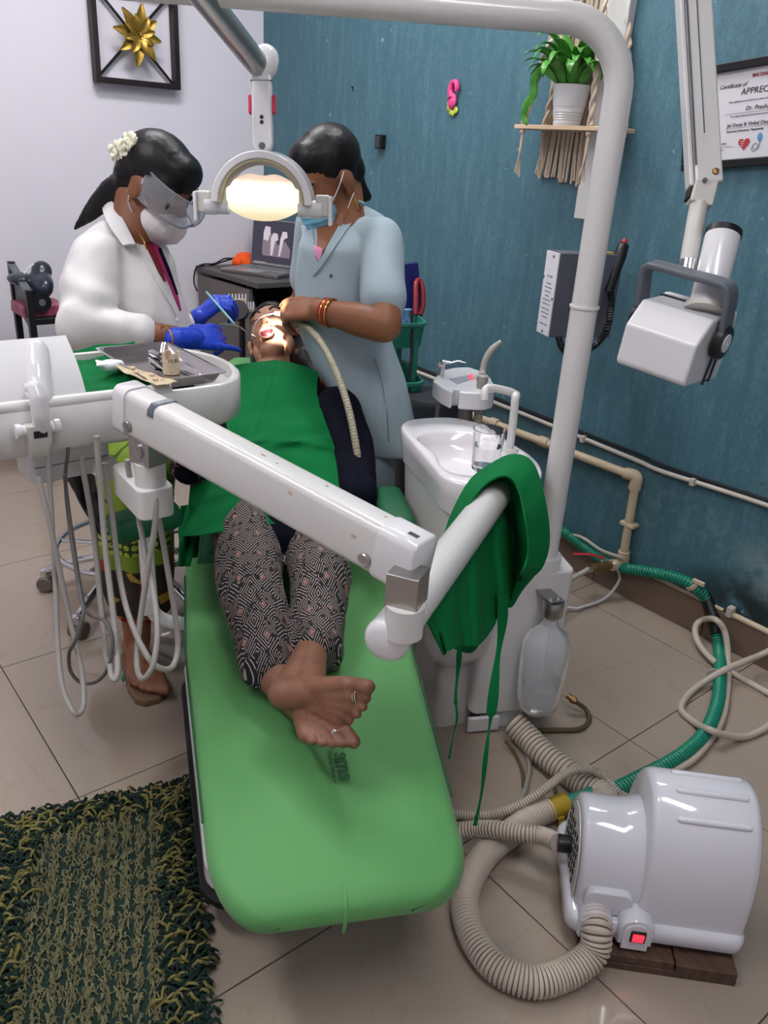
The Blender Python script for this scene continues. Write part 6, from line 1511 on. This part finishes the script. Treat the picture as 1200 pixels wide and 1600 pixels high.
wave = t.ramp(t.math('ABSOLUTE', t.math('SUBTRACT', t.noise(7, 1, v), .5)), [(.0, rgb(60, 84, 26)), (.018, rgb(60, 84, 26)), (.022, rgb(120, 146, 40)), (1, rgb(120, 146, 40))])
c_ = t.mix(t.math('GREATER_THAN', z_, .205), rgb(150, 20, 30), flor)
c_ = t.mix(t.math('GREATER_THAN', z_, .36), c_, rgb(108, 130, 34)); c_ = t.mix(t.math('GREATER_THAN', z_, .40), c_, band); c_ = t.mix(t.math('GREATER_THAN', z_, .475), c_, wave)
t.link(c_, t.b.inputs['Base Color'])
g = G(); g.chain([(pelv+Vector((0, 0, -.02)), .13), (kneeR+Vector((.015, 0, 0)), .095), (kneeR+Vector((.01, -.0, -.12)), .095), (Vector((.722, 1.865, .30)), .094), (Vector((.722, 1.865, .24)), .092)])
g.chain([(pelv+Vector((0, 0, -.02)), .13), (kneeL, .085), (kneeL+Vector((0, .02, -.15)), .08), (Vector((.79, 2.02, .26)), .075)]); g.cap(Vector((.72, 1.87, .5)), .08, Vector((.79, 1.97, .48)), .07)
blob('printed_dress', g, drm, dt, .0075, 4, disp=lambda p, n: .006*math.sin(math.atan2(p.y-1.87, p.x-.70)*7+p.z*5)*(1 if p.z < .5 else .3)+.003*noise.noise(p*18))
# black shawl falling behind
P = []; shl = cr([(104, 735, 0), (112, 758, 0), (122, 782, 0), (132, 800, 0), (150, 828, 0), (166, 848, 0)], 4); shr = cr([(176, 728, 0), (176, 760, 0), (176, 790, 0), (177, 815, 0), (177, 835, 0), (176, 852, 0)], 4)
for a_, b_ in zip(shl, shr):
    P.append([W(a_.x+(b_.x-a_.x)*i/11, a_.y+(b_.y-a_.y)*i/11, 2.06+.02*math.sin(i*1.1+a_.y*.03)) for i in range(12)])
G().sheet(P, .005).build('black_shawl', M['blackmat'], dt, ang=80)
# gloves
CURV = [(24, 38, 24), (30, 46, 26), (34, 48, 28), (4, 10, 8)]
g = G(); fR = (W(392, 524, 2.25)-wrR).normalized(); g.cap(wrR-fR*.045, .031, wrR+fR*.01, .029)
tipR = hand(g, wrR, fR, (FH*.80-ZV*.50), 1, CURV, 1.05, thumb=(.80, .25, .60), spread=.5)
blob('glove', g, M['glove'], dt, .0032, 3, disp=lambda p, n: .0009*noise.noise(p*130))
g = G(); fL = (W(352, 462, 2.36)-wrL).normalized(); g.cap(wrL-fL*.04, .030, wrL+fL*.01, .028)
tipL = hand(g, wrL, fL, (FH*.45+RTH*.55-ZV*.5), 1, [(44, 48, 24), (50, 54, 26), (54, 58, 28), (58, 60, 30)], 1.0, thumb=(.6, .55, .5), spread=.3)
blob('glove', g, M['glove'], dt, .0032, 3, disp=lambda p, n: .0009*noise.noise(p*130+Vector((5, 5, 5))))
torus(G(), wrR-fR*.075, fR, .034, .0022).build('bracelet', M['goldj'], dt)
torus(G(), wrL-fL*.055, fL, .034, .007).build('sleeve_cuff', M['coat'], dt)
# sandals
sd = G(); so = [(x, y) for x, y in ((-.04, -.135), (-.02, -.155), (.02, -.155), (.045, -.13), (.05, -.08), (.04, .0), (.038, .07), (.02, .095), (-.02, .095), (-.038, .07), (-.036, 0), (-.046, -.08))]
sfm = frame(Vector((.685, 1.832, 0)), Vector((1, -.16, 0)).normalized(), Vector((.16, 1, 0)).normalized(), (0, 0, 1))
G().prism(so, .002, .020, sfm).build('sandal_sole', pm('sandal_tan', rgb(120, 92, 70), .6), dt, bev=.004)
G().sheet([[sfm @ Vector((x, y+.012*math.cos(j*.8), 0.018+.060*math.sin(math.pi*(i/10)))) for i, x in enumerate(np.linspace(-.052, .054, 11))] for j, y in enumerate(np.linspace(-.060, -.020, 4))], .003).build('sandal_strap', pm('teal_glitter', rgb(30, 84, 74), .4, var=.6, vscale=250), dt)
for a, b, f_, n_, r in tipsD: G().ell(b-f_*.003, (r*.6, r*.55, .0016), basis(f_, n_), 10, 6).build('toenail', pm('nail', rgb(196, 150, 132), .25), dt)
torus(G(), tipsD[1][0]-tipsD[1][2]*.012, tipsD[1][2], .0095, .0016).build('toe_ring', M['silver'], dt)
# instruments in the hands
def tool(name, lab, cat, a, b, tipp, m, r=.0034):
    t2 = thing(name, lab, cat, a.lerp(b, .5)); G().tube([a, a.lerp(b, .1), a.lerp(b, .8), b], [r*.8, r, r, r*.7], 10).build('handle', M[m], t2)
    G().tube([b]+tipp, [r*.5, r*.4]+[r*.3]*(len(tipp)-1), 8).build('tip', M['chrome'], t2)
M['mint'] = pm('mint_plastic', rgb(150, 206, 206), .35)
ma = W(322, 456, 2.345); mb = W(366, 506, 2.335)
tool('mirror_handle', 'pale mint instrument handle held upright between the far gloved fingers', 'instrument', ma, mb, [W(385, 518, 2.30), W(399, 526, 2.29)], 'mint')
tool('hand_scaler', 'slim steel instrument held by the near blue glove at the patient mouth', 'instrument', W(345, 506, 2.17), W(378, 512, 2.22), [W(392, 522, 2.27), W(400, 529, 2.28)], 'chrome', .003)

# ================= assistant
at_ = thing('assistant', 'standing person in pale blue tunic and blue mask holding suction at the patient', 'person', (1.45, 1.83, 0))
fA = (-RTH*.86-FH*.42).normalized(); HA = headmat(W(512, 279, 2.13), (-RTH*.74-FH*.60).normalized(), math.radians(31)); RA3 = HA.to_3x3()
aL, aR = W(596, 374, 2.12), W(490, 352, 2.26); eL = W(600, 508, 2.03); wL = W(498, 485, 2.11); eR = W(476, 470, 2.38); wR_ = W(448, 487, 2.40)
nA = W(538, 335, 2.17); hipA = W(562, 588, 2.36); 
g = G(); headshape(g, HA, .98)
g.chain([(HA @ Vector((-.03, 0, -.05)), .052), (nA, .055), (W(545, 372, 2.19), .08)]); g.cap(aL, .04, aR, .04); g.chain([(W(540, 385, 2.2), .08), (W(540, 470, 2.26), .09), (hipA, .07)])
g.chain([(aL, .044), (aL.lerp(eL, .6), .043), (eL, .045), (eL.lerp(wL, .35), .044), (wL, .028)]); g.chain([(aR, .044), (eR, .038), (wR_, .026)])
for q in (-.075, .075):
    k = hipA+RTH*q*.7+FH*q*.7; g.chain([(k, .06), (Vector((k.x, k.y, .42)), .055), (Vector((k.x, k.y, .09)), .036)]); foot(g, Vector((k.x, k.y, .045))-fA*.02, fA, ZV, RTH*(-q), 1.0)
fh_ = (W(418, 480, 2.22)-wL).normalized()
tipA = hand(g, wL, fh_, (FH*.62-ZV*.66), -1, [(8, 16, 10), (16, 30, 18), (30, 46, 26), (40, 56, 30)], 1.12, thumb=(.80, .3, .45), spread=.2)
fr_ = (W(415, 500, 2.42)-wR_).normalized(); hand(g, wR_, fr_, (-ZV*.8+FH*.1), 1, [(25, 30, 20)]*4, .95)
blob('body', g, pm('assistant_skin', rgb(132, 84, 56), .5, var=.05, vscale=30), at_, .0055, 4)
for q in (-1, 1):
    G().ell(HA @ Vector((.081, q*.031, .004)), (.003, .016, .0022), RA3, 12, 8).build('eyelashes', M['hair'], at_)
    G().tube(cr([HA @ Vector((.082, q*.012, .030)), HA @ Vector((.085, q*.03, .034)), HA @ Vector((.070, q*.05, .028))], 5), .0026, 6).build('eyebrow', M['hair'], at_)
g = G()
for p, r in (((-.022, 0, .044), (.096, .080, .083)), ((.028, 0, .072), (.052, .062, .048)), ((-.070, 0, -.005), (.040, .055, .055))): g.ell(HA @ Vector(p), r, RA3, 20, 14)
blob('hair', g, M['hair'], at_, .006, 10, disp=lambda p, n: .0012*noise.noise(Vector((p.x*150, p.y*150, p.z*30))))
g = G(); bp = [W(552, 262, 2.19), W(558, 278, 2.20), W(562, 290, 2.21), W(567, 300, 2.22), W(572, 309, 2.23)]; bp = cr(bp, 4)
for i, p in enumerate(bp): g.ell(p+RTH*(.006 if i % 2 else -.006), (.017-.0004*i, .015, .013), None, 10, 8)
blob('braid', g, M['hair'], at_, .0045, 2)
g = G(); g.ell(HA @ Vector((.062, 0, -.052)), (.052, .062, .050), RA3); g.ell(HA @ Vector((.05, 0, -.090)), (.050, .057, .042), RA3); g.cap(HA @ Vector((.098, 0, -.022)), .016, HA @ Vector((.10, 0, -.07)), .018)
blob('mask', g, M['maskblue'], at_, .004, 3, keep=lambda c: (HA.inverted() @ c).x > .022, disp=lambda p, n: .0012*math.sin((HA.inverted() @ p).z*380))
for a, b, c in (((.045, .062, -.03), (.02, .076, -.004), (-.005, .083, .022)), ((.03, .060, -.085), (.01, .074, -.058), (-.008, .084, -.038))):
    G().tube(cr([HA @ Vector(a), HA @ Vector(b), HA @ Vector(c)], 6), .0017, 6).build('ear_loop', M['mask'], at_)
G().tube(cr([HA @ Vector((-.004, .086, -.048)), HA @ Vector((-.002, .087, -.062)), HA @ Vector((.0, .086, -.078))], 4), .0032, 8).build('earring', M['goldj'], at_)
G().tube(cr([W(556, 296, 2.16), W(552, 312, 2.13), W(545, 330, 2.11), W(536, 346, 2.10)], 6), .0018, 6).build('necklace', M['goldj'], at_)
# tunic
g = G(); ab3 = basis(fA, ZV)
trunk(g, [(320, 540, 572, 2.20, .035), (336, 518, 598, 2.21, .065), (354, 482, 618, 2.20, .09), (385, 468, 616, 2.19, .115), (430, 463, 606, 2.23, .12), (480, 463, 604, 2.26, .122), (530, 474, 612, 2.29, .125), (580, 495, 628, 2.33, .13), (630, 524, 643, 2.37, .14), (668, 546, 651, 2.40, .145), (694, 560, 655, 2.42, .145)])
g.cap(aL, .045, aR, .045); g.chain([(W(552, 345, 2.19), .045), (W(540, 390, 2.20), .08)])
g.chain([(aL, .055), (aL.lerp(eL, .45), .057), (aL.lerp(eL, .72), .058)]); g.chain([(aR, .05), (aR.lerp(eR, .7), .05)])
def tund(p, n):
    q = Vector((p.x, p.y, p.z*.4)); a = .006*ridge(q, 6)+.0025*ridge(q, 13, 5)
    a += .004*max(0, (.72-p.z)/.2)*math.sin(math.atan2(p.y-1.83, p.x-1.45)*7) if p.z < .72 else 0
    return a-.003
tun = blob('tunic', g, M['scrub'], at_, .0065, 18, disp=tund)
BT = bvh(tun)
g = G()
for q in (-.085, .085):
    k = Vector((hipA.x, hipA.y, 0))+ab3 @ Vector((0, q, 0)); g.chain([(k+ZV*.56, .085), (k+ZV*.4, .090), (k+ZV*.10, .085)])
blob('trousers', g, M['scrub'], at_, .008, 3, disp=lambda p, n: fold(9, .006, (1, 1, .3))(p, n))
skA = bpy.data.materials['assistant_skin']
patch('neckline', BT, ([(494, 350), (496, 370), (494, 392), (499, 402)], [(545, 322), (530, 348), (513, 378), (500, 404)]), 12, 10, skA, at_, .0035, .002, 2.12)
patch('inner_top', BT, ([(489, 382), (491, 396), (497, 407)], [(504, 388), (503, 396), (499, 408)]), 8, 5, M['pink'], at_, .007, .002, 2.12)
patch('collar_band', BT, ([(560, 314), (541, 342), (518, 376), (498, 408), (487, 425)], [(569, 318), (549, 348), (525, 383), (503, 416), (489, 432)]), 16, 4, M['scrub'], at_, .007, .004, 2.12)
patch('collar_band', BT, ([(470, 352), (474, 380), (484, 405), (492, 418)], [(488, 350), (490, 378), (493, 402), (498, 412)]), 12, 4, M['scrub'], at_, .006, .004, 2.14)
patch('side_slit', BT, ([(604, 640), (605, 665), (606, 690)], [(605, 640), (607, 665), (609, 692)]), 8, 3, M['inkgrey'], at_, .002, .001, 2.2)
patch('hem_stitch', BT, ([(586, 560), (598, 600), (603, 632)], [(588, 560), (600, 600), (605, 632)]), 8, 3, M['scrub'], at_, .005, .003, 2.2)
p = hit(BT, 517, 431, .002)
if p: G().prism([(-.004, -.003), (.005, -.002), (.002, .005), (-.002, .004)], -.001, .001, frame(p, RT, UP, -FW)).build('chest_emblem', M['blue'], at_)
dW = (wL-eL).normalized()
for k in range(4): torus(G(), wL-dW*(.018+.0075*k), dW, .034+.0008*k, .0026).build('bangle', M['goldj' if k % 2 else 'red'], at_)
# suction hose held by the assistant
hp0 = W(456, 497, 2.25)
th = thing('suction_hose', 'ribbed beige suction hose held by the assistant and running down beside the patient', 'hose', hp0)
ribbed([hp0, W(468, 506, 2.20), W(482, 513, 2.14), W(503, 537, 2.08), W(527, 585, 2.04), W(545, 640, 2.02), W(556, 695, 2.01), W(562, 735, 2.02), W(566, 780, 2.06), W(572, 830, 2.1)], .0095, .008, .12, 14).build('hose', pm('hose_khaki', rgb(160, 154, 132), .5), th)
G().tube([hp0, W(440, 491, 2.27), W(430, 490, 2.28)], [.0095, .009, .006], 12).build('handpiece', M['tubegrey'], th)
G().tube(cr([W(432, 489, 2.28), W(412, 494, 2.28), W(402, 502, 2.28), W(396, 515, 2.29), W(394, 528, 2.31)], 6), .0019, 10).build('suction_tube', M['clearplastic'], th)

# ================= patient
pt_ = thing('patient', 'lying person with patterned trousers and bare crossed feet on the dental chair', 'person', CHP(0, 1.8, .45))
def ZL(px, py, r, lift=0):
    """point on the pixel's ray lying a radius above the cushion"""
    r_ = ray(px, py); t_ = 1.5
    for _ in range(40):
        p = CAM+r_*t_; tgt = zt(p.dot(AX))+r+lift; t_ += (p.z-tgt)/(-r_.z)*.9
    return CAM+r_*t_
upP = (AX*.87+ZV*.49).normalized(); nP = (ZV*.87-AX*.49).normalized()
Rt_ = Matrix.Rotation(math.radians(22), 3, upP); fP = Rt_ @ nP
if (fP-nP).dot(RTH) > 0: fP = Matrix.Rotation(math.radians(-22), 3, upP) @ nP
chin = W(424, 545, 2.335); HP = frame(chin+upP*.10-fP*.055, fP, upP.cross(fP), upP); RP3 = HP.to_3x3()
def ztor(s): return float(np.interp(s, [1.45, 1.6, 1.75, 1.85, 2.0, 2.2, 2.32, 2.42], [.47, .50, .56, .61, .70, .785, .80, .80]))
g = G(); headshape(g, HP, .97, mouth_open=.03)
g.chain([(HP @ Vector((-.02, 0, -.05)), .052), (CHP(0, 2.30, .735), .055), (CHP(0, 2.22, .69), .07)])
g.cap(CHP(-.13, 2.21, .69), .05, CHP(.13, 2.21, .69), .05)
for s in (2.18, 2.05, 1.92): g.ell(CHP(0, s, ztor(s)-.105), (.155, .10, .085), R3, 20, 14)
hipL, hipR = CHP(.075, 1.86, .505), CHP(-.075, 1.86, .505)
knL, knR = ZL(501, 905, .066, .035), ZL(389, 905, .066, .035); anL, anR = ZL(488, 1012, .036, .03), ZL(432, 1066, .034, .012)
for h, k, a in ((hipL, knL, anL), (hipR, knR, anR)): g.chain([(h, .07), (k, .042), (k.lerp(a, .35), .040), (a, .029)])
g.chain([(CHP(.165, 2.2, .69), .044), (W(545, 690, 2.10), .040), (W(560, 780, 1.99), .03)]); g.chain([(CHP(-.165, 2.2, .69), .044), (W(322, 690, 2.02), .040), (W(345, 745, 2.0), .03)])
skm = T(M['skinpat']); sv = skm.dot(skm.pos(), tuple(AX)); fn = skm.noise(25, 4, skm.pos())
skm.link(skm.mix(skm.ramp(sv, [(.0, (0, 0, 0, 1)), (1, (0, 0, 0, 1))]) if False else skm.math('LESS_THAN', sv, 1.7), skm.ramp(fn, [(.3, rgb(152, 108, 86)), (.7, rgb(172, 124, 98))]), skm.ramp(fn, [(.3, rgb(118, 78, 60)), (.7, rgb(142, 98, 76))])), skm.b.inputs['Base Color'])
# feet: the left one lies on the right one, soles to the viewer
heL = ZL(447, 1084, .036, .055); fL_ = RT*.72-FW*.52+UP*.06; nL_ = FW*.80+RT*.45+UP*.12
tL = foot(g, heL, fL_, nL_, UP, 1.06); g.chain([(anL, .032), (heL+fL_.normalized()*.035+(nL_.normalized())*.03, .030)]); g.cap(anL, .032, heL, .028)
heR = ZL(466, 1102, .032, .006); fR_ = -FW*.82+RT*.44-UP*.12; nR_ = UP*.85-FW*.3
tR = foot(g, heR, fR_, nR_, RT*.85+UP*.4, 1.0); g.cap(anR, .032, heR+ZV*.01, .03)
blob('body', g, M['skinpat'], pt_, .0038, 3)
for tt, dv in ((tL, -FW), (tR, None)):
    for a, b, f_, n_, r in tt: G().ell(b-f_*.002, (r*.6, r*.55, .0015), basis(f_, n_), 10, 6).build('toenail', pm('nail_pale', rgb(206, 168, 150), .25), pt_)
for tt in (tL, tR):
    for k in (0, 1): torus(G(), tt[1][0]-tt[1][2]*(.006+.005*k), tt[1][2], .0118, .0015).build('toe_ring', M['silver'], pt_)
torus(G(), anL+(anL-knL).normalized()*.004, (knL-anL), .0355, .0024).build('anklet', M['black'], pt_); G().ell(anL-RT*.035, .007).build('anklet_knot', M['black'], pt_)
# open mouth, lips, closed eyes
mo = HP @ Vector((.082, .0, -.066)); G().ell(mo, (.012, .019, .017), RP3, 16, 12).build('mouth', pm('mouth_dark', rgb(80, 22, 28), .4), pt_)
lipm = pm('lip', rgb(146, 92, 80), .5); G().tube([mo+RP3 @ Vector((.007, .022*math.cos(t_), .020*math.sin(t_))) for t_ in [2*math.pi*k/24 for k in range(24)]], .0028, 8, closed=True).build('lips', lipm, pt_)
g = G()
for k in range(6): g.ell(mo+RP3 @ Vector((.008, (k-2.5)*.0055, .013)), (.003, .0028, .004), RP3, 8, 6)
stuff(g.build('teeth', M['paper'], pt_))
for q in (-1, 1):
    G().tube(cr([HP @ Vector((.084, q*.018, .004)), HP @ Vector((.088, q*.032, -.001)), HP @ Vector((.076, q*.047, .004))], 5), .0016, 6).build('eyelashes', M['hair'], pt_)
    G().tube(cr([HP @ Vector((.086, q*.013, .030)), HP @ Vector((.088, q*.03, .035)), HP @ Vector((.074, q*.05, .029))], 5), .0028, 6).build('eyebrow', M['hair'], pt_)
    G().ell(HP @ Vector((.099, q*.008, -.034)), (.003, .0028, .0018), RP3, 8, 6).build('nostril', M['hair'], pt_)
g = G()
for p, r in (((-.035, 0, .05), (.088, .084, .085)), ((-.045, .05, -.02), (.05, .045, .07)), ((-.045, -.05, -.02), (.05, .045, .07)), ((.03, 0, .082), (.04, .05, .03))): g.ell(HP @ Vector(p), r, RP3, 20, 14)
qs = -1 if (HP @ Vector((0, -1, 0))-HP @ Vector((0, 1, 0))).dot(RT) > 0 else 1
g.chain([(HP @ Vector((-.04, qs*.06, -.02)), .045), (W(480, 560, 2.36), .045), (W(497, 585, 2.33), .035)])
blob('hair', g, M['hair'], pt_, .006, 4, disp=lambda p, n: .002*noise.noise(Vector((p.x*100, p.y*100, p.z*60))))
er = HP @ Vector((-.004, qs*.086, -.050)); G().ell(er, (.005, .005, .006)).build('earring', M['goldj'], pt_); G().cap(er, .002, er-ZV*.016+FW*-.004, .0035).build('earring_drop', M['goldj'], pt_)
# navy top
g = G()
for s in (2.20, 2.08, 1.95, 1.85): g.ell(CHP(0, s, ztor(s)-.108), (.172, .11, .094), R3, 20, 14)
g.chain([(CHP(.165, 2.21, .685), .060), (W(528, 640, 2.17), .060), (W(550, 700, 2.09), .058), (W(560, 770, 2.0), .050)]); g.chain([(CHP(-.165, 2.2, .68), .058), (W(322, 680, 2.03), .055), (W(296, 730, 1.94), .042)])
g.ell(CHP(0, 1.80, .50), (.185, .14, .085), R3)
blob('navy_top', g, M['navy'], pt_, .007, 4, disp=fold(14, .004))
# patterned trousers
trm = pm('zigzag_print', rgb(24, 22, 28), .85); t = T(trm); v = t.pos()
u_ = t.dot(v, tuple(BX)); s_ = t.math('ADD', t.math('MULTIPLY', t.dot(v, tuple(AX)), 1.0), t.math('MULTIPLY', t.noise(9, 2, v), .02))
fu = t.math('ABSOLUTE', t.math('SUBTRACT', t.math('FRACT', t.math('DIVIDE', t.math('ADD', u_, t.math('MULTIPLY', t.noise(7, 2, v), .02)), .046)), .5)); fs = t.math('ABSOLUTE', t.math('SUBTRACT', t.math('FRACT', t.math('DIVIDE', s_, .068)), .5))
dd = t.math('ADD', fu, fs); line = t.math('GREATER_THAN', t.math('SINE', t.math('MULTIPLY', dd, 50.0)), .70)
core = t.math('LESS_THAN', dd, .10)
brk = t.math('GREATER_THAN', t.noise(90, 2, v), .40)
c_ = t.mix(t.math('MULTIPLY', line, brk), rgb(22, 20, 26), rgb(176, 162, 154)); c_ = t.mix(core, c_, rgb(160, 110, 100))
t.link(c_, t.b.inputs['Base Color'])
g = G(); 
tl0, tr0 = ZL(387, 825, .08, .03), ZL(490, 828, .08, .03)
g.chain([(hipR, .095), (tl0, .083), (knR, .074), (ZL(408, 985, .060, .01), .062), (ZL(415, 1040, .048, .0), .052)]); g.cap(ZL(408, 985, .058), .055, ZL(412, 1052, .03), .036); g.cap(ZL(420, 1000, .05), .05, ZL(426, 1046, .042), .042)
g.chain([(hipL, .095), (tr0, .080), (knL, .070), (ZL(497, 960, .056, .012), .060), (ZL(496, 1008, .046, .02), .052)]); g.cap(ZL(505, 960, .04), .05, ZL(512, 1025, .03), .034)
blob('patterned_trousers', g, trm, pt_, .006, 4, disp=fold(16, .004))
# ================= green drape over the patient
gs = G()
us = [(-.36+.72*i/36) for i in range(37)]; ss = [1.45+.95*j/47 for j in range(48)]
def dz(u, s):
    a = max(0, abs(u)-.10); return ztor(s)+.006-1.6*a*a
V = [CHP(u, s, dz(u, s)) for s in ss for u in us]; F = [(j*37+i, j*37+i+1, (j+1)*37+i+1, (j+1)*37+i) for j in range(47) for i in range(36)]
BD = BVHTree.FromPolygons(V, F)
th = thing('surgical_drape', 'deep green surgical drape lying over the chest and lap of the patient', 'drape', CHP(0, 2.0, .72))
topE = [(362, 571), (395, 566), (430, 562), (455, 566), (480, 573), (497, 581)]
botE = [(284, 838), (312, 836), (345, 830), (385, 820), (430, 818), (480, 822), (548, 830)]
lefE = [(362, 571), (345, 640), (318, 700), (299, 740), (294, 790), (284, 838)]
rigE = [(497, 581), (495, 615), (507, 655), (522, 695), (540, 735), (552, 780), (550, 830)]
def lerpE(e, f):
    f *= len(e)-1; i = min(int(f), len(e)-2); k = f-i; return (e[i][0]*(1-k)+e[i+1][0]*k, e[i][1]*(1-k)+e[i+1][1]*k)
P = []
for j in range(56):
    v_ = j/55; row = []
    for i in range(44):
        u_ = i/43; a = lerpE(topE, u_); b = lerpE(botE, u_); l = lerpE(lefE, v_); r = lerpE(rigE, v_)
        bl = lambda k: (1-v_)*a[k]+v_*b[k]+(1-u_)*l[k]+u_*r[k]-((1-u_)*(1-v_)*topE[0][k]+u_*(1-v_)*topE[-1][k]+(1-u_)*v_*botE[0][k]+u_*v_*botE[-1][k])
        x, y = bl(0), bl(1); h = hit(BD, x, y, .004)
        if h is None: h = W(x, y, 2.0)
        wv2 = .008*noise.noise(Vector((u_*2.5, v_*9, 1)))+.004*(1-2*abs(noise.noise(Vector((u_*4+v_*3, v_*13, 4)))))+(.007*math.exp(-((v_-.42-.10*u_)/.018)**2))+(.006*math.exp(-((v_-.60+.14*u_)/.016)**2))+.005*math.exp(-((u_-.42)/.012)**2)*(1 if v_ < .45 else 0)
        row.append(h-ray(x, y).normalized()*(wv2+.004))
    P.append(row)
G().sheet(P, -.003).build('drape', M['green'], th, ang=80)
# hanging green cloth edge at the left below the drape
P = [[W(282+30*i/9-4*j/9, 790+95*j/9+(14 if i > 5 else 0)*j/9*-1, 1.86+.012*i+.02*math.sin(j*.7+i)) for i in range(10)] for j in range(10)]
th2 = thing('seat_cloth', 'dark green cloth hanging in shade over the seat left of the trousers', 'cloth', P[0][0]); G().sheet(P, .004).build('cloth', M['green'], th2, ang=80)

# floral cuff of the patient's right sleeve
fm = pm('floral_print', rgb(40, 26, 34), .85); t = T(fm); vo = t.new('ShaderNodeTexVoronoi'); vo.inputs['Scale'].default_value = 70; t.link(t.pos(), vo.inputs['Vector'])
t.link(t.ramp(vo.outputs['Distance'], [(.0, rgb(196, 140, 136)), (.3, rgb(150, 96, 100)), (.42, rgb(30, 22, 32)), (1, rgb(24, 20, 30))]), t.b.inputs['Base Color'])
a_, b_ = W(303, 716, 1.965), W(293, 738, 1.93)
G().tube([a_, a_.lerp(b_, .5), b_, b_.lerp(a_, -.25)], [.046, .047, .044, .030], 20).build('floral_cuff', fm, pt_)
# ---------------------------------------------------------------- small pieces that belong to a part go one level deeper
SUB = {'certificate_frame': {'certificate_sheet': 'lettering rule heart stethoscope stethoscope_head'}, 'control_box': {'end_label': 'lettering label_screw', 'switch_plate': 'screw'},
       'exposure_handset': {'grip': 'button'}, 'instrument_holder': {'display_panel': 'led'}, 'suction_motor': {'switch_plate': 'switch_bezel rocker', 'vent_plate': 'vent_slot', 'main_shell': 'rib'},
       'laptop': {'base': 'keyboard key touchpad', 'lid': 'screen radiograph tooth_image taskbar_icon'}, 'dental_chair': {'leg_rest_cover': 'lettering piping gather'},
       'dentist': {'lab_coat': 'coat_collar coat_front_edge button', 'mask': 'ear_loop mask_seam', 'goggle_shield': 'goggle_rim goggle_vent', 'hair': 'hair_flowers', 'body': 'toenail eyelashes eyebrow', 'sandal_sole': 'sandal_strap'},
       'assistant': {'tunic': 'collar_band side_slit hem_stitch chest_emblem', 'mask': 'ear_loop', 'hair': 'braid', 'body': 'eyelashes eyebrow'},
       'patient': {'body': 'toenail eyelashes eyebrow nostril', 'mouth': 'teeth lips'}, 'swing_arm': {'name_band': 'lettering', 'beam': 'paint_chip'}, 'cream_cup': {'cup': 'lettering'},
       'operating_light': {'stem': 'stem_ring red_clip socket_hole screw_cap', 'hood': 'hood_trim hood_liner'}, 'cuspidor': {'basin': 'drain', 'spout': 'spout_base'},
       'radiography_head': {'upper_arm': 'cover_seam inner_rail', 'pivot_knob': 'pivot_cap pivot_stripe', 'cone': 'cone_rim'}, 'instrument_unit': {'rear_panel': 'emblem panel_side', 'handle_socket': 'knob socket_slot', 'handpiece_holder': 'holder_seam'},
       'bottle_bracket': {'strap': 'rivet'}, 'flower_wall_art': {}, 'teal_hose': {'hose': 'hose_clip'}}
for root, mp_ in SUB.items():
    R_o = bpy.data.objects[root]; kids = list(R_o.children); L_ = Matrix.Translation(R_o.location)
    base_of = lambda o: o.name.split('.')[0]
    for part, names in mp_.items():
        hosts = [k for k in kids if base_of(k) == part]
        if not hosts: continue
        for k in kids:
            if base_of(k) in names.split():
                old = k.matrix_parent_inverse.copy(); k.parent = hosts[0]; k.matrix_parent_inverse = L_ @ old
